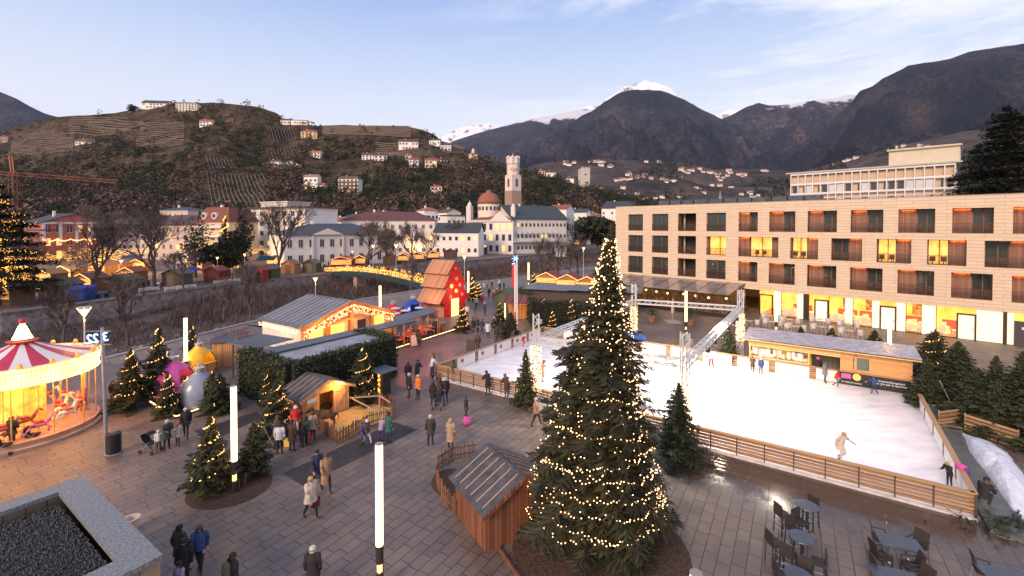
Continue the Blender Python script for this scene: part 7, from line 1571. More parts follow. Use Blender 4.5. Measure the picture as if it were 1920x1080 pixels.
# ================================================================ THE TOWN ACROSS THE RIVER
winm = M('house_window', (.03, .035, .045), (.07, .075, .09), 2, .15); winl = M('house_window_lit', (1, .6, .2), emit=(1, .48, .13), es=1.1); trim = M('white_trim', (.66, .62, .58), rough=.7)
def cmat(c, pre='render'): return M(pre + '_%.2f_%.2f_%.2f' % c, tuple(v * .88 for v in c), c, .6, .8)
WHITE, YEL, REDB = (.86, .81, .76), (.72, .56, .34), (.46, .13, .09); RBR, RRED, SLATE, GRN = (.13, .065, .05), (.30, .09, .06), (.06, .07, .085), (.05, .075, .065)
def house(name, label, px0, Y0, px1, Y1, ey, d, kind='gable', ry=None, wall=WHITE, roof=RBR, rows=2, cols=3, lit=.1, base=0, cat='house', over=.6, ww=1.1, wh=1.5, group=None, seed=0, ground_z=0, bal=False, fill=1):
    """front wall from sight line px0 at distance Y0 to px1 at Y1; ey = eave height in the view at px0"""
    a, b_ = D(px0, 400, Y0), D(px1, 400, Y1); a.z = b_.z = ground_z; v = b_ - a; l = v.length; rz = atan2(v.y, v.x)
    ez = HZ(px0, ey, a) - ground_z; rt = (HZ((px0 + px1) / 2, ry, (a + b_) / 2) - ground_z) if ry is not None else ez + 1.5
    o = thing(name, label, cat, a, rz, group); m = MB(); m.b2(0, 0, -2, l, d, ez)
    if kind == 'front': m.xz([(0, ez), (l, ez), (l / 2, rt)], 0, .3)
    if kind == 'gable': m.add([(0, 0, ez), (0, d, ez), (0, d / 2, rt), (l, 0, ez), (l, d, ez), (l, d / 2, rt)], [(0, 1, 2), (4, 3, 5)])
    m.build('wall', cmat(wall), o); m = MB(); w = over
    if kind == 'flat': m.b2(-w, -w, ez, l + w, d + w, ez + .35)
    elif kind == 'gable':
        for s in (0, 1): q = [(-w, -w if not s else d + w, ez - .2), (l + w, -w if not s else d + w, ez - .2), (l + w, d / 2, rt + .1), (-w, d / 2, rt + .1)]; m.slab(*(q if not s else q[::-1]), .25)
    elif kind == 'front':
        for s in (0, 1): q = [(-w if not s else l + w, -w, ez - .2), (l / 2, -w, rt + .1), (l / 2, d + w, rt + .1), (-w if not s else l + w, d + w, ez - .2)]; m.slab(*(q[::-1] if not s else q), .25)
    elif kind in ('hip', 'mansard'):
        k = min(d, l) * (.48 if kind == 'hip' else .16); m.add([(-w, -w, ez), (l + w, -w, ez), (l + w, d + w, ez), (-w, d + w, ez), (k, k, rt), (l - k, k, rt), (l - k, d - k, rt), (k, d - k, rt)], [(0, 1, 5, 4), (1, 2, 6, 5), (2, 3, 7, 6), (3, 0, 4, 7), (4, 5, 6, 7), (3, 2, 1, 0)])
    r = m.build('roof', cmat(roof, 'roof'), o)
    if kind != 'flat': m = MB(); m.b2(l * .3, d * .45, rt - 1.5, l * .3 + .7, d * .45 + .7, rt + .9); m.build('chimney', cmat(WHITE), r)
    rg = random.Random(seed + int(px0)); fh = (ez - .3) / rows
    if cols:
        for j in range(rows):
            for i in range(cols):
                x = l * (i + .5) / cols; z = fh * (j + .5) + .1; m = MB(); hw, hh = min(ww, l / cols * .6) / 2, min(wh, fh * .62) / 2
                m.b2(x - hw, -.07, z - hh, x + hw, -.03, z + hh); wn = m.build('window', winl if rg.random() < lit else winm, o)
                if l * 852 / Y0 / cols > 14: m = MB(); m.b2(x - hw - .12, -.12, z - hh - .12, x + hw + .12, -.02, z - hh); m.b2(x - .04, -.1, z - hh, x + .04, -.072, z + hh); m.build('sill', trim, wn)
    if bal:
        m = MB()
        for j in range(1, rows): m.b2(.0, -1.1, fh * j, l, -.0, fh * j + .15); m.b2(0, -1.1, fh * j, l, -1.03, fh * j + .9)
        m.build('balcony', cmat((.20, .12, .08), 'wood'), o)
    m = MB(); m.b2(-.08, -.1, ez - .35, l + .08, 0, ez - .1); m.build('cornice', trim, o)
    return o
# red palace
rp = house('palace', 'brick-red palace with white pediment and corner quoins behind the promenade trees', 78, 150, 196, 165, 416, 14, 'front', 400, REDB, SLATE, 3, 6, .25, cat='palace', ww=1.3, wh=2.4)
m = MB()
for x_ in (0, 4.2, 8.4, 12.6, 16.8): m.b2(x_, -.25, 6, x_ + .8, 0, 12.6)
m.b2(-.3, -.35, 12.6, 22, 0, 13.2); m.build('pilasters', trim, rp); m = MB(); rg = random.Random(1)
for i in range(90): x_ = 14 * i / 90; m.octa((x_, -.6, 7.4 - .6 * abs(sin(x_ * .9))), .14)
x = m.build('garland', bulb, rp); x['kind'] = 'stuff'
house('palace_wing', 'lower brick-red side wing at the left end of the palace', 50, 152, 78, 150, 432, 12, 'flat', None, REDB, SLATE, 2, 2, .1, cat='palace')
house('house', 'pale house with purple-brown roof behind the spreading promenade tree', 262, 165, 368, 152, 421, 12, 'gable', 404, (.62, .48, .40), (.10, .06, .06), 4, 8, .2)
ym = house('villa', 'yellow villa with red mansard roof and two round dormers', 369, 150, 429, 147, 416, 12, 'mansard', 388, YEL, (.20, .065, .05), 4, 3, .35, cat='villa', ww=1.4, wh=2)
for x_ in (3, 7.2): m = MB(); m.tube((x_, -.3, 15.2), (x_, .9, 15.2), 1.1, n=14); d_ = m.build('dormer', trim, ym); m = MB(); m.tube((x_, -.36, 15.2), (x_, -.31, 15.2), .7, n=14); m.build('dormer_window', winm, d_)
m = MB()
for z in (4.4, 8.2, 11.2): m.b2(0, -1, z, 10.4, -.05, z + .2); m.b2(0, -1, z + .2, 10.4, -.95, z + .9)
m.build('balcony', trim, ym)
ap = house('apartment_building', 'white apartment block with flat brown roof edge and set-back top floor', 470, 172, 572, 160, 391, 15, 'flat', None, WHITE, RBR, 5, 7, .2, cat='apartment block', over=1.2, ww=1.8, wh=1.6)
m = MB(); m.b2(3.2, 2, 18, 17.5, 12, 20.6); m.b2(2.8, 1.6, 20.6, 17.9, 12.4, 21); m.build('penthouse', trim, ap)
th = house('theatre', 'white theatre with slate hipped roof and shallow front pediment', 532, 128, 735, 148, 441, 20, 'hip', 419, (.78, .74, .70), (.055, .075, .09), 2, 11, .08, cat='theatre', ww=1.1, wh=2.2)
m = MB(); m.xz([(7.5, 9.3), (16.5, 9.3), (12, 11.2)], -.5, .0); m.b2(7.4, -.4, 0, 7.9, 0, 9.3); m.b2(16.1, -.4, 0, 16.6, 0, 9.3); m.build('pediment', trim, th)
lw = house('arcade_building', 'long plain white building with a dark red roof behind the bare trees', 640, 178, 815, 182, 413, 16, 'hip', 396, (.72, .66, .62), (.13, .055, .05), 3, 12, .12, cat='building')
house('building', 'small white wing with slate roof left of the domed spa hall', 815, 178, 897, 176, 435, 12, 'gable', 419, WHITE, (.05, .065, .07), 2, 7, .2, cat='building')
# domed spa hall
kb_ = house('spa_hall', 'white domed spa hall with gabled front and red-brown dome', 880, 196, 962, 190, 414, 26, 'hip', 398, (.78, .73, .69), (.24, .085, .06), 3, 7, .3, cat='spa hall', ww=1.3, wh=2.6)
m = MB(); m.xz([(9.4, 14), (18.6, 14), (14, 18.2)], -.6, .1); m.b2(-.3, -.5, 13.6, 19, 0, 14.4); m.build('pediment', trim, kb_)
m = MB(); m.lathe([(5.0, 14), (5.0, 21.5), (5.3, 21.7)], (5.6, 9, 0), 24); dr = m.build('drum', cmat((.78, .70, .56)), kb_)
for k in range(10): a_ = pi + k * pi / 9; m = MB(); m.box((5.6 + 5.05 * cos(a_), 9 + 5.05 * sin(a_), 19.6), (.9, .3, 1.6), a_ + pi / 2); m.build('drum_window', winm, dr)
m = MB(); m.lathe([(5.3, 21.6), (5.0, 23.0), (4.2, 24.8), (2.8, 26.2), (1.3, 26.8), (1.3, 27.4), (.7, 27.8), (.001, 28)], (5.6, 9, 0), 24); m.build('dome', cmat((.30, .11, .075), 'roof'), kb_, smooth=True)
m = MB(); m.b2(-1.9, 1, 0, .1, 4, 20.5); m.lathe([(1.0, 20.5), (.9, 21.6), (.3, 22.2), (.001, 23.2)], (-.9, 2.5, 0), 10); m.build('side_tower', trim, kb_); m = MB(); m.b2(17.8, 3, 0, 19.5, 5, 20); m.lathe([(.9, 20), (.6, 21), (.001, 21.6)], (18.6, 4, 0), 8); m.build('side_turret', trim, kb_)
ar = house('spa_arcade', 'long spa annex with dark green roof and lit ground floor arcade', 960, 192, 1062, 205, 410, 20, 'gable', 385, (.72, .64, .58), GRN, 3, 14, .16, cat='arcade', ww=1, wh=1.4)
m = MB()
for k in range(8): m.slab((2 + k * 2.6, -2.6, 8.6), (3.6 + k * 2.6, -2.6, 8.6), (3.6 + k * 2.6, -.2, 9.6), (2 + k * 2.6, -.2, 9.6), .1)
m.b2(0, -2.4, 5.0, 24, -.1, 5.6); m.build('glazed_canopy', M('canopy_pale', (.5, .55, .6), rough=.2), ar)
# church tower
ct_ = thing('church_tower', 'tall white church tower with clock and pinnacled crown, brown stone base', 'church tower', D(962, 400, 262) * 1.0, R(38)); ct_.location.z = 0
m = MB(); m.b2(-3.4, -3.4, 0, 3.4, 3.4, 32); m.build('stone_base', cmat((.36, .25, .19)), ct_); m = MB(); m.b2(-3.3, -3.3, 32, 3.3, 3.3, 41); m.lathe([(3.6, 41), (3.6, 47), (4.1, 47.4), (3.3, 48), (3.2, 51.5)], (0, 0, 0), 8); m.build('white_shaft', cmat((.72, .62, .56)), ct_)
for k in range(8): a_ = k * pi / 4; m = MB(); m.lathe([(.5, 48), (.45, 50.5), (.8, 51), (.001, 52.3)], (3.4 * cos(a_), 3.4 * sin(a_), 0), 6); m.build('pinnacle', trim, ct_)
for q_ in (0, 1):
    for z, h_ in ((36.5, 4.4), (23, 2)): m = MB(); c_ = (0, -3.42, z) if q_ == 0 else (-3.42, 0, z); m.box(c_, (1.5, .1, h_) if q_ == 0 else (.1, 1.5, h_)); m.build('belfry_window', winm, ct_)
for a_ in (-pi / 2, -pi * .75, -pi * .25): m = MB(); p = Vector((3.55 * cos(a_), 3.55 * sin(a_), 44)); m.tube(p, p + Vector((cos(a_), sin(a_), 0)) * .2, 1.1, n=14); m.build('clock', cmat((.55, .42, .25)), ct_)
m = MB(); m.tube((0, 0, 51), (0, 0, 54), .12); m.build('spire_rod', trim, ct_)
house('mansion', 'white mansion with dark blue mansard roof and dormers just left of the hotel', 1128, 300, 1185, 290, 391, 16, 'mansard', 377, WHITE, (.045, .055, .08), 4, 7, .05, cat='mansion')
house('house', 'red-roofed house behind the green-roofed spa annex', 1030, 260, 1062, 255, 392, 12, 'gable', 384, WHITE, RRED, 3, 3)
# clinic behind the hotel
cl = house('clinic', 'long white clinic with loggia grid and thin flat roof behind the hotel', 1484, 130, 1790, 106, 327, 16, 'flat', None, (.62, .46, .32), (.5, .47, .44), 1, 0, 0, cat='clinic', over=1.2)
L_ = (D(1790, 400, 106) - D(1484, 400, 130)).length; L_ = sqrt((D(1790, 400, 106).x - D(1484, 400, 130).x) ** 2 + 24 ** 2); m = MB(); nc_ = 19
for i in range(nc_ + 1): x_ = L_ * i / nc_; m.b2(x_ - .12, -.9, 14, x_ + .12, 0, 26.3)
for z in (16, 16.9, 19.6, 20.6, 23.3, 26.1): m.b2(-.1, -.95, z, L_ + .1, -.91, z + (.5 if z not in (16, 19.6) else .12))
m.build('loggia_grid', cmat((.74, .73, .73)), cl)
rg = random.Random(7)
for j, z in enumerate((17.5, 21.2)):
    for i in range(nc_):
        x_ = L_ * i / nc_; k = rg.random(); m = MB()
        if k < .25: m.b2(x_ + .2, -.5, z - .1, x_ + L_ / nc_ - .2, -.42, z + 2.1); m.build('blind', cmat((.62, .63, .66)), cl)
        else: m.b2(x_ + .3 + (k > .6) * .8, -.14, z, x_ + L_ / nc_ - .3, -.08, z + 1.9); m.build('window', winl if k > .985 else winm, cl)
m = MB(); m.b2(L_ * .63, 3, 27, L_ * 1.02, 10, 31); m.b2(L_ * .62, 2.4, 31, L_ * 1.03, 10.5, 31.4); m.build('penthouse', cmat((.62, .55, .42)), cl)
# roofs between the big buildings
inf = [(90, 118, 190, 400, 'flat', WHITE, 'white rooftop block above the palace'), (120, 160, 200, 402, 'flat', WHITE, 'white roof terrace right of the rooftop block'), (300, 352, 185, 388, 'hip', (.6, .5, .45), 'pale block behind the spreading tree, left of the villa'), (578, 625, 190, 416, 'flat', WHITE, 'white terrace house behind the theatre roof'), (612, 650, 200, 408, 'gable', WHITE, 'house with orange roof above the theatre'), (705, 752, 210, 397, 'gable', YEL, 'cream gabled house above the plain white building'), (640, 700, 240, 402, 'hip', (.6, .52, .48), 'pale house with brown roof above the theatre'), (795, 822, 225, 388, 'hip', WHITE, 'white arched-front house left of the spa dome'), (822, 838, 225, 392, 'gable', RBR, 'small dark-roofed house beside the arched one'), (838, 872, 205, 398, 'flat', WHITE, 'white flat-roofed house with loggia left of the spa dome'), (745, 790, 200, 405, 'gable', (.5, .35, .28), 'brick-toned roof house behind the white building'), (430, 466, 190, 400, 'gable', WHITE, 'white house half hidden by the lit Christmas tree'), (770, 800, 240, 398, 'hip', WHITE, 'white villa behind the bare trees near the dome'), (215, 262, 200, 405, 'flat', (.5, .42, .38), 'grey flat block behind the promenade trees'), (1062, 1100, 290, 392, 'gable', WHITE, 'white house right of the church tower foot'), (1100, 1126, 320, 397, 'hip', WHITE, 'small hipped house right of the church tower foot')]
for i, (a_, b_, Y_, ey, kd, wc, lab) in enumerate(inf): house('house', lab, a_, Y_, b_, Y_ * (1.02 if i % 2 else .98), ey + 6, 9, kd, ey - (0 if i % 3 else 2), wc if wc != RBR else WHITE, (RRED, RBR, SLATE, (.38, .14, .08))[i % 4] if wc != RBR else RBR, 3, 4, .12, seed=i)
# houses standing on the hill
def hillhouse(px, py, wpx, hpx, kind, wall, roof, label, rows=2, cols=3, sh=hill, cat='house', lit=.08, bal=False, name='house', rp=.45):
    p = sh.hit(px, py); Y = p.y; k = Y / 852; l = wpx * k; gz = p.z - 1.5; eyv = py - hpx
    return house(name, label, px - wpx / 2, Y - 3, px + wpx / 2, Y - 3 - (1 if px % 2 else -1) * l * .12, eyv, max(6, l * .5), kind, eyv - wpx * .5 * rp * .5 - 1 if kind != 'flat' else None, wall, roof, rows, cols, lit, cat=cat, ww=l / cols * .5, wh=2, ground_z=gz, bal=bal, over=max(.6, l * .03))
for a_ in ((352, 207, 40, 15, 'flat', (.78, .72, .58), SLATE, 'terraced cream hotel crowning the hilltop', 4, 7), (292, 201, 46, 9, 'gable', WHITE, GRN, 'long white hilltop building with dark green roof', 2, 7), (252, 208, 14, 6, 'gable', WHITE, RBR, 'small gabled house at the left end of the hilltop group', 1, 2), (388, 234, 24, 7, 'gable', WHITE, (.35, .12, .07), 'white chalet with orange roof below the hilltop hotel', 2, 4), (432, 228, 12, 4, 'gable', (.4, .2, .14), (.3, .1, .06), 'tiny red-roofed shed on the hill slope', 1, 2), (158, 271, 30, 7, 'gable', WHITE, (.18, .07, .05), 'chalet with wide brown roof above the left woods', 2, 5), (10, 262, 14, 5, 'gable', (.4, .3, .26), (.3, .1, .07), 'small house at the far left edge of the hill', 1, 2), (536, 231, 18, 6, 'gable', WHITE, RBR, 'gabled house at the left of the long flat one on the ridge', 1, 3), (562, 232, 30, 7, 'flat', WHITE, SLATE, 'long flat-roofed house on the ridge', 1, 6), (580, 259, 30, 13, 'hip', (.78, .58, .28), RRED, 'square yellow villa on the hill', 3, 4), (589, 295, 24, 9, 'gable', WHITE, (.45, .14, .08), 'white house with bright red roof on the hillside', 2, 4), (513, 312, 20, 9, 'gable', WHITE, (.12, .05, .04), 'white and dark brown chalet left of the broad gabled one', 2, 3), (544, 314, 34, 8, 'front', WHITE, (.06, .04, .035), 'broad chalet with dark timber gable', 2, 5), (583, 345, 26, 14, 'gable', WHITE, (.3, .2, .18), 'white villa with arched front left of the tall hillside block', 2, 3), (605, 354, 10, 8, 'gable', (.7, .45, .35), RRED, 'tiny pink house just left of the tall hillside block', 1, 1), (653, 363, 37, 28, 'mansard', (.74, .66, .56), (.12, .07, .07), 'tall cream guest house with balconies on the hill', 4, 5), (692, 299, 26, 9, 'gable', WHITE, RBR, 'white chalet, left half of the pair above the vineyard', 2, 4), (714, 301, 24, 10, 'gable', WHITE, (.10, .06, .05), 'white chalet with dark roof, right half of the pair', 2, 3), (766, 273, 36, 8, 'gable', WHITE, RBR, 'long white house on the upper right slope', 2, 6), (815, 268, 20, 5, 'gable', WHITE, SLATE, 'dark-roofed house near the hill shoulder', 1, 4), (836, 281, 20, 6, 'gable', WHITE, (.6, .56, .54), 'white gabled house on the hill shoulder', 1, 3), (766, 297, 12, 6, 'gable', WHITE, RRED, 'small white house below the long one', 2, 2), (776, 306, 18, 7, 'gable', WHITE, RRED, 'white balcony house below the long one', 2, 3), (808, 307, 22, 7, 'gable', (.74, .6, .5), RRED, 'cream house between the evergreens on the right slope', 2, 3), (830, 304, 18, 5, 'gable', WHITE, RBR, 'low house right of the cream one on the slope', 1, 3), (818, 362, 22, 12, 'hip', (.74, .64, .52), (.48, .13, .08), 'little villa with a pointed red roof above the spa', 2, 3), (875, 316, 18, 4, 'flat', WHITE, SLATE, 'low white strip of a house below the little church', 1, 4), (899, 320, 14, 5, 'flat', WHITE, SLATE, 'small flat house right of the low white strip', 1, 2), (1016, 329, 12, 9, 'hip', (.78, .55, .3), RRED, 'yellow house right of the church tower', 2, 2), (1034, 327, 18, 4, 'gable', WHITE, RBR, 'white house beside the yellow one beyond the tower', 1, 3), (1070, 338, 12, 4, 'gable', WHITE, RBR, 'small white house left of the castle keep', 1, 2)):
    hillhouse(*a_, bal=a_[1] == 363 or a_[1] in (314, 312))
o = hillhouse(887, 298, 16, 9, 'front', (.78, .66, .48), (.6, .5, .4), 'small cream church with a bell turret on the hill', 1, 2, cat='church', name='church'); m = MB(); m.lathe([(2, 5), (2, 11), (2.4, 11.4), (1.2, 13.5), (.2, 15)], (5, 3, 0), 8); m.build('turret', cmat((.78, .66, .48)), o)
p = hill.hit(1095, 345); o = thing('castle_keep', 'square pale castle keep with battlements on the wooded spur', 'castle tower', p, .2); k = p.y / 852; m = MB(); w_ = 8.5 * k; h_ = 32 * k; m.b2(-w_, -w_, -2, w_, w_, h_)
for i in range(5): m.b2(-w_ + i * w_ * .44, -w_, h_, -w_ + i * w_ * .44 + w_ * .22, -w_ + .8, h_ + 1.6)
m.build('keep', cmat((.58, .52, .47)), o); m = MB(); m.b2(-1, -w_ - .06, h_ * .6, 1, -w_ - .02, h_ * .7); m.build('window', winm, o)
# villages on the far slopes: three small houses copied
vp = []
for i, (wc, rc) in enumerate(((WHITE, RBR), (WHITE, (.35, .14, .1)), ((.74, .66, .55), RBR))):
    o = thing('village_house', 'small pale house in the villages on the far vineyard slopes', 'house', (0, 0, -200), 0, 'village houses on the far slopes'); m = MB(); m.b2(-7, -4, -4, 7, 4, 5); m.add([(-7, -4, 5), (-7, 4, 5), (-7, 0, 8), (7, -4, 5), (7, 4, 5), (7, 0, 8)], [(0, 1, 2), (4, 3, 5)]); m.build('wall', cmat(wc), o)
    m = MB(); m.slab((-8, -5, 4.6), (8, -5, 4.6), (8, 0, 8.2), (-8, 0, 8.2), .3); m.slab((-8, 0, 8.2), (8, 0, 8.2), (8, 5, 4.6), (-8, 5, 4.6), .3); m.build('roof', cmat(rc, 'roof'), o)
    for q_ in (-4, 0, 4): m = MB(); m.b2(q_ - .8, -4.1, 1.5, q_ + .8, -4.03, 3.4); m.build('window', winm, o)
    vp.append(o)
rg = random.Random(21); cl_ = [(1120, 300, 26, 5, 9), (1060, 308, 20, 4, 5), (1140, 310, 30, 3, 5), (1195, 334, 34, 9, 18), (1250, 337, 22, 5, 7), (1300, 322, 40, 8, 12), (1350, 330, 32, 8, 12), (1385, 327, 18, 5, 6), (1230, 293, 20, 2, 4), (1430, 306, 14, 3, 3), (1210, 372, 40, 7, 8), (1280, 366, 40, 7, 7), (1400, 372, 50, 8, 9), (1170, 360, 30, 6, 5), (1340, 350, 60, 6, 6), (1600, 285, 50, 4, 5), (1700, 275, 60, 6, 6), (1480, 350, 20, 6, 3)]
n_v = 0
for cx, cy, sx_, sy_, cnt in cl_:
    for i in range(cnt):
        px, py = cx + rg.gauss(0, sx_ * .45), cy + rg.gauss(0, sy_ * .45); py = max(py, lerpl(low.crest, px) + 3); p = low.hit(px, py); k = p.y / 852; s_ = (6.5 + rg.random() * 4) * k / 16
        place(vp[i % 3], p + Vector((0, 0, 1)), rg.uniform(-.6, .6), None, s_); n_v += 1
for px, py, l_ in ((1420, 303, 12), (1180, 300, 6)): p = peak.hit(px, min(py, 380)); place(vp[0], p + Vector((0, 0, 4)), .2, None, l_ * p.y / 852 / 16)
o = thing('church_spire', 'grey pointed church spire rising among trees beyond the hotel', 'church', D(1350, 400, 420), 0); o.location.z = 0; m = MB(); m.b2(-4, -4, 0, 4, 4, 26); m.build('tower', cmat((.45, .38, .34)), o); m = MB(); m.lathe([(5, 26), (2.2, 32), (.2, 44)], n=8); m.build('spire', cmat((.30, .28, .27), 'roof'), o)
# ---------------------------------------------------------------- trees of the promenade
for px, by, ty, h_, sd, sp, lab in ((176, 553, 362, 19, 41, .52, 'tall bare tree with dense crown, left of the two great trees on the promenade'), (290, 538, 352, 18, 42, .62, 'great bare tree with spreading limbs on the promenade'), (68, 545, 420, 13, 43, .5, 'bare tree behind the cedar on the far left'), (134, 530, 440, 11, 44, .6, 'smaller bare tree between the palace and the lit stall'), (522, 515, 358, 19, 45, .42, 'tall thin bare tree in front of the apartment block'), (686, 512, 388, 17, 46, .5, 'bare tree at the bridge head before the theatre'), (722, 500, 402, 13, 47, .45, 'bare tree right of the bridge-head tree'), (738, 498, 415, 11, 48, .6, 'rounded bare tree before the long white building'), (775, 494, 400, 14, 49, .45, 'bare tree in the middle of the promenade row'), (800, 490, 420, 10, 50, .6, 'short bare tree beside the white tent'), (840, 480, 400, 14, 51, .5, 'bare tree left of the spa hall front'), (1040, 470, 392, 17, 52, .7, 'wide bare tree in front of the green-roofed annex'), (1075, 466, 398, 17, 53, .6, 'second wide bare tree right of the annex'), (466, 535, 480, 5, 54, .5, 'small round bare tree by the red annex stall'), (345, 545, 440, 11, 55, .5, 'slender bare tree in front of the villa'), (965, 462, 425, 9, 56, .6, 'small bare tree behind the red-roofed market houses')):
    g = G(px, by); h = HZ(px, ty, g); d5 = 6 if h_ > 12 else 5; bare_tree(lab, g, h * .93, sd, spread=sp, depth=d5 - (1 if h_ < 8 else 0), group='bare trees along the far promenade')
bt_ = bare_tree('slim pale bare sapling on the river path, leftmost of its row', G(1012, 522), 11, 61, spread=.3, depth=4, group='bare saplings along the river path', name='bare_sapling')
for i, (px, by, s_) in enumerate(((1032, 520, .95), (1046, 516, 1.05), (1068, 515, .9), (1083, 512, 1.1), (1143, 508, 1.0), (1170, 500, 1.0))): dup(bt_, G(px, by), i * 1.3, ('second', 'third', 'fourth', 'fifth', 'sixth', 'rightmost')[i] + ' slim pale bare sapling in the row on the river path', s_)
for i, (px, by, s_) in enumerate(((240, 648, .8), (420, 600, .6), (118, 668, .75), (470, 598, .8), (770, 545, .7))): dup(bt_, G(px, by), i * 2.1, 'bare sapling on this river bank ' + ('behind the bauble firs', 'left of the chalet', 'beside the carousel roof', 'behind the chalet roof end', 'behind the red bauble')[i], s_, group='bare saplings on the near bank')
ev = M('evergreen_dark', (.010, .014, .010), (.035, .045, .024), 1.2, .9, isl=.8, lo=.2, hi=.8)
leafy('round dark evergreen in front of the yellow villa', G(430, 515), 11, 5.5, 71, ev, 2600)
leafy('tall dark conifer beside the villa on the promenade', G(455, 517), 18, 3.6, 72, ev, 3000, pointy=True)
leafy('dark conifer left of the villa', G(366, 520), 16, 4, 73, ev, 2000, pointy=True)
leafy('broad dark evergreen mass left of the hotel corner', G(1120, 470), 17, 12, 74, ev, 4000); leafy('grey bare-looking grove crown beside the dark evergreen, left of the hotel', G(1085, 460), 15, 13, 75, twig, 3600, ls=.09, name='bushy_tree')
leafy('dark umbrella pine on the hilltop left of the cream hotel', hill.hit(246, 212), 14, 7, 76, ev, 700, ls=.2); leafy('dark cypress left of the church tower', D(941, 400, 285) - Vector((0, 0, 12)), 44, 5, 77, ev, 900, ls=.2, pointy=True); leafy('dark cypress right of the church tower', D(985, 400, 285) - Vector((0, 0, 12)), 46, 4, 78, ev, 900, ls=.2, pointy=True)
for i in range(12): px = 1160 + i * 29 + (i % 3) * 7; g = D(px, 400, 330 + (i * 37) % 60); g.z = 0; leafy('dark park tree beyond the hotel roof, number %s from the left' % ('one two three four five six seven eight nine ten eleven twelve'.split()[i]), g, 24 + (i * 7) % 9, 9, 80 + i, ev, 700, ls=.16, group='park trees beyond the hotel roof')
def cedar(label, loc, h, r, seed, layers=18, glow=0, flat=.10, name='cedar'):
    rg = random.Random(seed); o = thing(name, label, 'cedar', loc); tk, m, bl = MB(), MB(), MB(); tk.path([(0, 0, 0), (0, 0, h * .5), (0, 0, h * .97)], [h * .03, h * .02, .08])
    for i in range(layers):
        t = i / (layers - 1); z = h * (.12 + .86 * t); R_ = r * (1 - t) ** .7 + .7
        for k in range(9):
            a = rg.uniform(0, 2 * pi); l = R_ * rg.uniform(.6, 1.15); tk.tube((0, 0, z - l * .1), (l * .8 * cos(a), l * .8 * sin(a), z), .12, .04, 5)
            ns = int(l * 44)
            for j in range(ns):
                s = rg.random() ** .6; w = rg.gauss(0, .20) * l * (.3 + s * .8); p = Vector((l * s * cos(a) - w * sin(a), l * s * sin(a) + w * cos(a), z + rg.gauss(0, .22) - .05 * l * s * s)); v1 = Vector((rg.uniform(-1, 1), rg.uniform(-1, 1), rg.uniform(-.35, .5))) * .36; v2 = Vector((-v1.y, v1.x, rg.uniform(-.15, .1))) * .5
                m.add([p + v1, p + v2, p - v1, p - v2], [(0, 1, 2, 3)])
            if glow:
                if k % 2: continue
                for j in range(int(l * glow)): s = j / (l * glow); bl.octa((l * s * cos(a) + rg.gauss(0, .2), l * s * sin(a), z + .25 - .05 * l * s * s + rg.gauss(0, .25)), .07)
    tk.build('trunk', bark, o); m.build('crown', ev, o)
    if glow: x = bl.build('fairy_lights', bulb_yellow, o); x['kind'] = 'stuff'
    return o
g = G(2, 572); cedar('great cedar strung with yellow fairy lights at the left edge', g, HZ(0, 345, g), 6.2, 91, 12, 5); 
g = D(1885, 400, 84); g.z = 0; cedar('huge dark cedar rising behind the hotel at the right edge', g, HZ(1885, 198, g), 13, 92, 30)
g = G(423, 500); fl_ = fir('lit_conifer', 'tall Christmas tree of yellow lights beside the villa', g, HZ(423, 402, g), 2.6, 93, dens=.5, blade=.4); strand(fl_, HZ(423, 402, g), 2.8, 260, 5, br=.12, mat_=bulb_yellow)
g = G(22, 548); fl_ = fir('lit_conifer', 'small golden-lit Christmas tree below the great cedar', g, HZ(22, 492, g), 3.2, 94, dens=.6, blade=.3); strand(fl_, HZ(22, 492, g), 3.1, 420, 5, 'rand', br=.09, mat_=bulb_yellow)
g = G(430, 515); sh2 = thing('lit_shrub', 'low shrub covered in golden lights beside the blue parasols', 'shrub', G(428, 503)); m, m2 = MB(), MB(); rg = random.Random(4)
tuft(m2, Vector((0, 0, 0)), 2.6, 3.2, 300, rg, ls=.2); m2.build('foliage', ev, sh2)
for i in range(340): a = rg.uniform(0, 6.3); z = rg.random(); m.octa((2.6 * sqrt(1 - z * z * .8) * cos(a), 2.6 * sqrt(1 - z * z * .8) * sin(a), 3.1 * z), .09)
x = m.build('fairy_lights', bulb_yellow, sh2); x['kind'] = 'stuff'
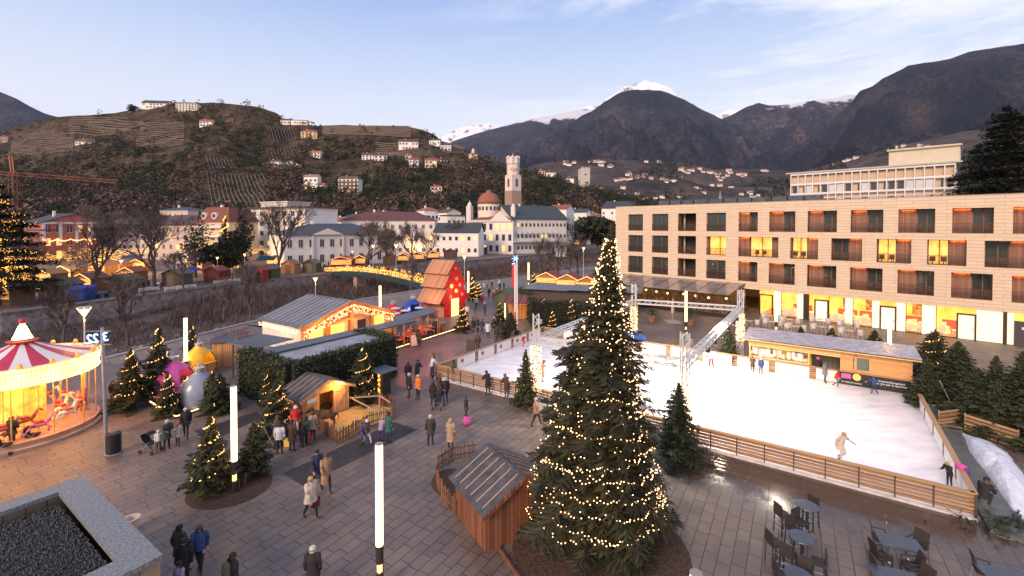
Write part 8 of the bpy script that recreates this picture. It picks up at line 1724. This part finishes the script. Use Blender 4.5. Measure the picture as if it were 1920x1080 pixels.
# ---------------------------------------------------------------- the bridge
A_, B_ = Vector((-46.8, 117.5, 0)), Vector((-13.6, 88.5, 0)); bd = B_ - A_; bl_ = bd.length; br_ = thing('footbridge', 'slim footbridge with dark teal girder and railings thick with golden lights', 'footbridge', A_, atan2(bd.y, bd.x))
zt = lambda x: 1.3 * sin(pi * min(1, max(0, x / bl_))) + .1
m, r1, r2, gl = MB(), MB(), MB(), MB(); ns = 16
for i in range(ns):
    x0, x1 = bl_ * i / ns, bl_ * (i + 1) / ns; m.add([(x0, -1.7, zt(x0)), (x1, -1.7, zt(x1)), (x1, 1.7, zt(x1)), (x0, 1.7, zt(x0)), (x0, -1.7, zt(x0) - .3), (x1, -1.7, zt(x1) - .3), (x1, 1.7, zt(x1) - .3), (x0, 1.7, zt(x0) - .3)], [(0, 1, 2, 3), (7, 6, 5, 4), (0, 4, 5, 1), (2, 6, 7, 3)])
    gl.add([(x0, -1.8, zt(x0)), (x1, -1.8, zt(x1)), (x1, -1.8, zt(x1) - 1.1), (x0, -1.8, zt(x0) - 1.1), (x0, -1.5, zt(x0)), (x1, -1.5, zt(x1)), (x1, -1.5, zt(x1) - 1.1), (x0, -1.5, zt(x0) - 1.1)], [(3, 2, 1, 0), (4, 5, 6, 7), (2, 3, 7, 6)])
    for y_ in (-1.65, 1.65): r1.bar((x0, y_, zt(x0) + 1.1), (x1, y_, zt(x1) + 1.1), .06); r1.bar((x0, y_, zt(x0)), (x0, y_, zt(x0) + 1.1), .05)
m.build('deck', M('deck_wood', (.25, .13, .07)), br_); gl.build('girder', M('teal_steel', (.02, .05, .06), rough=.5), br_); r1.build('railing', M('iron', (1, 1, 1)), br_)
m = MB(); rg = random.Random(5)
for y_ in (-1.78, 1.78):
    for i in range(1300 if y_ < 0 else 800): x_ = bl_ * rg.random(); m.tet((x_, y_ + rg.uniform(-.12, .12), zt(x_) + rg.uniform(.1, 1.15)), .065)
x = m.build('railing_lights', bulb_yellow, br_); x['kind'] = 'stuff'
m = MB(); m.b2(13, -1.2, -5, 14.6, 1.2, zt(14) - .9); m.build('pier', stone, br_)
BT = br_.matrix_basis.copy() if False else (Matrix.Translation(A_) @ Matrix.Rotation(atan2(bd.y, bd.x), 4, 'Z'))
for i in range(18):
    x_ = 4 + 34 * i / 18 + rg.uniform(-.5, .5); p = BT @ Vector((x_, rg.uniform(-1.2, 1.2), 0)); person(at=Vector((p.x, p.y, zt(x_))), label='pedestrian crossing the lit footbridge', top=rg.choice(['black', 'red', 'white', 'navy', 'burgundy', 'brown', 'charcoal']), leg='black', hair=('short', 'dark'), pose='walk', face=rg.uniform(0, 6), group='pedestrians crossing the lit footbridge')
for i in range(6): lamp('bridge_glow', 'POINT', BT @ Vector((4 + 6.5 * i, -2.4, 1.6)), 25, (1, .55, .12), .3)
# ---------------------------------------------------------------- market on the far promenade
OL, DR, BRN, OR_ = (.13, .11, .06), (.28, .05, .035), (.17, .08, .05), (.62, .30, .12)
for px, by, w_, l_, rz, wc, rc, lab, lit in ((201, 549, 4.2, 3, -14, OL, (.16, .13, .11), 'olive market stall with a dark red corner, seen from behind', 0), (303, 536, 4.2, 3, -8, OL, (.2, .15, .1), 'olive gabled stall behind the double bench', 0), (382, 529, 3.6, 3, -8, DR, (.22, .06, .04), 'dark red stall beside the lamp', 0), (441, 529, 3.6, 3, -10, OL, (.14, .12, .11), 'olive stall with a grey roof left of the red annex', 0), (470, 527, 2.8, 2, -10, (.42, .05, .04), (.3, .05, .04), 'bright red arched annex stall', 0), (483, 524, 3.4, 3, -8, OL, (.14, .12, .11), 'olive stall half behind the red annex', 0), (527, 513, 3.4, 3, -4, OR_, (.3, .16, .08), 'orange-lit stall with a curved roof by the tall bare tree', 0), (567, 511, 3.6, 3, -4, OL, (.22, .17, .13), 'olive stall left of the bridge head', 0),
                               (620, 503, 5.8, 4, 6, DR, (.32, .06, .045), 'large red stall at the bridge head', 1), (660, 500, 4.4, 3, 6, BRN, RBR, 'brown stall behind the bridge end, left one', 1), (718, 497, 4, 3, 8, BRN, RBR, 'brown stall back between the lamps', 0), (743, 494, 4.2, 3, 8, BRN, (.12, .08, .06), 'second brown stall back with a lit hatch', 1), (770, 491, 4.4, 3, 8, (.12, .08, .05), RBR, 'third brown stall back with a lit hatch', 1), (800, 488, 4.4, 3, 8, BRN, RBR, 'fourth brown stall back with a lit hatch', 1), (832, 484, 5, 3, 9, (.14, .06, .05), RBR, 'brown stall back left of the white tent poles', 0), (862, 480, 5.4, 3, 9, (.16, .06, .05), (.12, .06, .05), 'long dark stall back right of the white tent', 0), (905, 476, 6, 3, 9, (.12, .05, .045), RBR, 'dark stall back left of the blue bins', 0),
                               (950, 471, 9, 5, 9, OR_, (.42, .08, .09), 'big red-roofed market house, left one, glowing with lights', 1), (978, 470, 4.6, 5, 9, OR_, (.36, .08, .06), 'red-roofed market house in the middle, glowing with lights', 1), (1000, 469, 5, 5, 9, OR_, (.36, .08, .06), 'red-roofed market house, right one, glowing with lights', 1), (1024, 466, 5, 3, 10, (.2, .07, .04), RBR, 'low lit stall right of the red-roofed houses', 1), (1046, 463, 5, 3, 10, (.2, .07, .04), RBR, 'lit stall under the wide bare tree', 1), (1072, 461, 5, 3, 10, DR, RBR, 'red-brown stall near the evergreen mass', 1),
                               (136, 546, 4.6, 3, -14, (.3, .12, .05), RBR, 'stall with a wide brightly lit counter left of the great bare trees', 2), (222, 530, 4, 3, -10, (.4, .16, .06), (.3, .08, .05), 'lit stall behind the olive one', 2), (72, 560, 5, 3.4, -16, (.22, .12, .07), (.2, .14, .1), 'brown canvas-sided stall left of the blue containers', 0), (-6, 572, 3, 3, -16, (.25, .13, .08), (.15, .1, .08), 'stall cut off by the left edge below the cedar', 1), (60, 535, 5, 3, -12, (.4, .2, .08), (.3, .18, .08), 'golden-lit stall under the cedar branches', 2), (100, 526, 5, 3, -12, (.4, .2, .08), (.3, .18, .08), 'golden-lit stall right of the cedar', 2), (30, 525, 6, 3, -12, (.4, .2, .08), (.25, .15, .08), 'golden-lit stall behind the cedar trunk', 2), (165, 515, 5, 3, -10, (.4, .2, .08), (.25, .15, .08), 'lit stall in the second row left of the tall bare tree', 2), (195, 512, 5, 3, -10, (.4, .2, .08), (.25, .15, .08), 'lit stall in the second row behind the tall bare tree', 2), (240, 510, 5, 3, -8, (.4, .2, .08), (.25, .15, .08), 'lit stall in the second row under the great tree', 2), (345, 512, 5, 3, -6, OR_, (.3, .1, .06), 'orange lit stall behind the blue parasols', 2), (500, 500, 4, 3, -4, OR_, (.35, .2, .1), 'lit stall right of the turquoise awning', 2), (540, 497, 5, 3, -2, OR_, (.35, .2, .1), 'lit stall behind the orange one', 2), (590, 494, 5, 3, 0, OR_, (.35, .2, .1), 'lit stall at the foot of the theatre', 2)):
    stall(px, by, w_, l_, R(rz), lab, rc, wc, 2.4, 3.3, lit > 0, group='wooden stalls of the riverside market', eb=(0, 1.3, 2.6)[lit], loc=G(px, by))
for px, py, e_ in ((50, 535, 260), (120, 530, 260), (190, 520, 260), (250, 515, 220), (330, 510, 200), (400, 500, 260), (480, 500, 200), (545, 495, 260), (600, 490, 200), (660, 488, 160), (780, 480, 160), (850, 470, 160), (975, 465, 260), (1060, 458, 160)): lamp('market_light', 'POINT', G(px, py) + Vector((0, 0, 3.4)), e_ * 6.5, (1, .5, .15), .6)
# strings of lights over the market: golden haze of bulbs on wires
for i, (x0, x1, y0, hh) in enumerate(((0, 90, 530, 5), (90, 230, 522, 5), (130, 280, 512, 5.5), (330, 430, 500, 6), (440, 560, 500, 5), (560, 640, 494, 5), (820, 900, 470, 4.5))):
    o = thing('light_string', ('leftmost', 'second', 'third', 'fourth', 'fifth', 'sixth', 'rightmost')[i] + ' swag of golden bulbs hung over the riverside market, counted from the left', 'string lights', G(x0, y0), 0, 'bulb swags over the riverside market'); m, m2 = MB(), MB(); o0 = G(x0, y0); rg = random.Random(i)
    for r_ in range(4):
        a, b_ = G(x0, y0 - r_ * 5) - o0, G(x1, y0 - 4 - r_ * 5) - o0; n_ = 90
        for k in range(n_): t_ = k / n_; q = a.lerp(b_, t_) + Vector((0, 0, hh - 1.1 * abs(sin(t_ * pi * 5)) + rg.uniform(-.15, .15))); m.tet(q, .085)
        m2.tube(a + Vector((0, 0, hh)), b_ + Vector((0, 0, hh)), .015, n=3)
    x = m.build('bulbs', bulb_yellow, o); x['kind'] = 'stuff'; m2.build('wire', shoe_m, o)
tent = thing('white_tent', 'white-roofed open market tent left of the spa hall', 'tent', G(822, 466), R(5)); m = MB(); m.slab((0, 0, 5.2), (17, 0, 5.2), (17, 6, 6.8), (0, 6, 6.8), .1); m.b2(0, 0, 4.7, 17, .06, 5.2); m.build('roof', M('tent_white', (.68, .66, .64), (.76, .74, .72), 1), tent)
for k in range(6): m = MB(); m.tube((k * 3.4, .1, 0), (k * 3.4, .1, 4.8), .08); m.build('pole', trim, tent)
tent2 = thing('white_tent', 'small white marquee behind the olive stall across the river', 'tent', G(330, 512), R(-5)); m = MB(); m.b2(0, 0, 2.4, 4.2, 3, 4.2); m.build('roof', M('tent_white', (1, 1, 1)), tent2)
for k in (0, 4.1): m = MB(); m.tube((k + .05, .1, 0), (k + .05, .1, 2.4), .06); m.build('pole', trim, tent2)
aw = thing('awning', 'turquoise market awning left of the tall bare tree', 'awning', G(480, 510), 0); m = MB(); m.slab((0, 0, 3), (4.6, 0, 3), (4.6, 2, 4), (0, 2, 4), .06); m.build('cloth', CL['teal'], aw); m = MB(); m.tube((.1, .1, 0), (.1, .1, 3), .05); m.tube((4.5, .1, 0), (4.5, .1, 3), .05); m.build('post', trim, aw)
bp = thing('parasol', 'blue parasol', 'parasol', group='blue parasols in the riverside market'); m = MB(); m.lathe([(1.9, 2.3), (1.2, 2.75), (.001, 3.1)], n=10); m.build('canopy', M('parasol_blue', (.02, .06, .30), (.03, .09, .4), 2), bp); m = MB(); m.tube((0, 0, 0), (0, 0, 3), .04); m.build('pole', trim, bp)
for px, by, wh, z in ((345, 530, 'left of the pair beside the white marquee', 0), (360, 529, 'right of the pair beside the white marquee', 0), (383, 500, 'under the yellow villa, left one', 0), (406, 500, 'under the yellow villa, right one', 0)): place(bp, G(px, by), 0, 'blue parasol, ' + wh, 1.1)
pb_ = thing('park_bench', 'white park bench', 'bench', group='white benches on the far promenade'); bwm = M('bench_white', (.72, .68, .62), rough=.6)
for nm, bxs in (('seat', [(0, 0, .45, 3.2, .4, .05)]), ('backrest', [(0, .2, .8, 3.2, .05, .14), (0, .2, .6, 3.2, .05, .1)])):
    m = MB()
    for x_, y_, z, a, b_, c_ in bxs: m.box((x_, y_, z), (a, b_, c_))
    m.build(nm, bwm, pb_)
for x_ in (-1.45, 1.45): m = MB(); m.box((x_, .1, .22), (.08, .4, .44)); m.box((x_, .2, .6), (.08, .06, .5)); m.build('leg', bwm, pb_)
for px, by, wh in ((280, 548, 'by the two seated figures'), (328, 546, 'left of the double pair'), (350, 543, 'right of the double pair'), (417, 533, 'left of the pair below the dark red stall'), (436, 531, 'right of the pair below the dark red stall')): place(pb_, G(px, by), R(58) if px < 300 else R(52), 'white promenade bench ' + wh)
for px, hy, lab, t_ in ((297, 527, 'person in white sitting on the promenade near the benches', 'white'), (304, 528, 'person in black sitting beside the one in white across the river', 'black')): person(px, hy, lab, t_, 'black', ('short', 'dark'), 'sit', 0)
rg = random.Random(31)
for px, hy, t_ in ((162, 537, 'black'), (357, 512, 'red'), (265, 523, 'red'), (270, 528, 'charcoal'), (278, 525, 'brown'), (400, 512, 'navy'), (430, 510, 'black'), (436, 512, 'orange'), (556, 488, 'black'), (562, 487, 'charcoal'), (600, 492, 'orange'), (608, 494, 'black'), (612, 496, 'red'), (616, 490, 'navy'), (604, 500, 'burgundy'), (557, 498, 'navy')): person(px, hy, 'market visitor among the stalls on the far promenade', t_, 'black', ('short', 'dark'), 'walk' if px % 2 else 'stand', rg.uniform(0, 6), group='market visitors on the far promenade')
def bluebin(px, by, label, w_=3.4): o = thing('waste_container', label, 'container', G(px, by), R(25)); m = MB(); m.b2(0, 0, .15, w_, 1.6, 1.9); m.build('body', M('bin_blue', (.02, .06, .30), (.03, .08, .38), 2, .5), o); m = MB(); m.slab((-.05, -.05, 1.9), (w_ + .05, -.05, 1.9), (w_ + .05, 1.65, 2.15), (-.05, 1.65, 2.15), .08); m.build('lid', M('bin_lid', (.04, .08, .33)), o); m = MB(); m.tube((w_ * .6, -.03, 1.1), (w_ * .6, -.06, 1.1), .2, n=10); m.build('badge', white_pl, o)
bluebin(121, 567, 'blue waste container with a white badge on the near promenade edge', 2.2); bluebin(133, 563, 'larger blue waste container right of its neighbour', 2.8); bluebin(948, 474, 'blue bin, left of the two by the red-roofed houses', 1.6); bluebin(956, 473, 'blue bin, right of the two by the red-roofed houses', 1.6); bluebin(667, 497, 'blue container behind the bridge head lamp', 3)
bk = thing('bicycle', 'blue bicycle leaning on the promenade railing', 'bicycle', G(192, 559), R(48))
for x_ in (-.52, .52): m = MB(); m.lathe([(.33, -.02), (.36, 0), (.33, .02), (.30, 0), (.33, -.02)], n=18); m.v = [(x_ + a, c_, .36 + b_) for a, b_, c_ in m.v]; m.build('wheel', shoe_m, bk)
m = MB()
for p_, q_ in (((-.52, .36), (-.1, .36)), ((-.1, .36), (-.25, .85)), ((-.25, .8), (.38, .82)), ((-.1, .36), (.38, .82)), ((.38, .98), (.52, .36)), ((-.52, .36), (-.25, .8))): m.tube((p_[0], 0, p_[1]), (q_[0], 0, q_[1]), .025)
m.tube((.38, -.25, 1.0), (.38, .25, 1.0), .02); m.build('frame', CL['blue'], bk); m = MB(); m.box((-.27, 0, .9), (.25, .12, .06)); m.build('saddle', shoe_m, bk)
# crane on the far left
cr_ = thing('tower_crane', 'rust-orange tower crane with a long jib in front of the left hill', 'crane', D(25, 400, 170)); cr_.location.z = 0; cm = M('crane_orange', (.42, .12, .05), (.5, .17, .08), 3); m = MB(); truss(m, (0, 0, 0), (0, 0, 32), 1.6, 2.2); m.build('mast', cm, cr_); m = MB(); truss(m, (-9, 0, 32), (34, 6, 29), 1.1, 1.6); m.build('jib', cm, cr_); m = MB(); m.box((-7, 0, 31), (3, 1.4, 1.6)); m.build('counterweight', cmat((.4, .42, .45)), cr_); m = MB(); m.bar((0, -.5, 32), (-.6, -.5, 38), .3); m.bar((0, .5, 32), (-.6, .5, 38), .3); m.build('apex', cm, cr_)
# bare brush and boulders along the river banks
m, ms = MB(), MB(); rg = random.Random(17)
for i in range(5200):
    k = rg.choices(range(1, 9), (1.6, 2, 2, 1.6, 1.5, 1.5, 1.6, 1))[0]; s_ = rg.uniform(.44, .985); p = bankpt(k, rg.random(), s_)
    if s_ < .6 and rg.random() < .55: continue
    z = -3.9 + .7 * (s_ - .4); h = rg.uniform(1, 3.1) * (.5 + s_ * .55) * (1.3 if k >= 4 else .6 if s_ > .75 else .8)
    for j in range(9): d = Vector((rg.uniform(-.8, .8), rg.uniform(-.8, .8), rg.uniform(.5, 1))) * h * rg.uniform(.5, 1); b_ = Vector((p.x + rg.uniform(-.5, .5), p.y + rg.uniform(-.5, .5), z)); w_ = Vector((rg.uniform(-1, 1), rg.uniform(-1, 1), 0)) * (.035 + .0007 * p.y); m.add([b_, b_ + w_, b_ + d], [(0, 1, 2)]); q = b_ + d * .55; m.add([q, q + w_, q + Vector((rg.uniform(-.6, .6), rg.uniform(-.6, .6), h * .35))], [(0, 1, 2)])
for i in range(700):
    k = rg.randrange(1, 9); s_ = rg.uniform(.3, .5); p = bankpt(k, rg.random(), s_); r_ = rg.uniform(.15, .6); ms.ball((p.x, p.y, -4.0), r_, 6, rg.uniform(.5, .9), 4)
m.build('riverbank_brush', M('brush', (.06, .04, .038), (.17, .12, .105), .3, .95, isl=.6), kind='stuff'); ms.build('river_boulders', stone, kind='stuff')
# thin evening haze round the whole valley
m = MB(); m.b2(-14000, -60, -8, 14000, 13500, 3200); hz_ = m.build('haze', None, kind='stuff'); hm = bpy.data.materials.new('haze'); hm.use_nodes = True
t = hm.node_tree; t.nodes.clear(); o_ = t.nodes.new('ShaderNodeOutputMaterial'); v_ = t.nodes.new('ShaderNodeVolumePrincipled'); v_.inputs['Color'].default_value = (.62, .70, .95, 1); v_.inputs['Density'].default_value = 2.4e-5; t.links.new(v_.outputs[0], o_.inputs['Volume'])
hz_.data.materials.clear(); hz_.data.materials.append(hm)
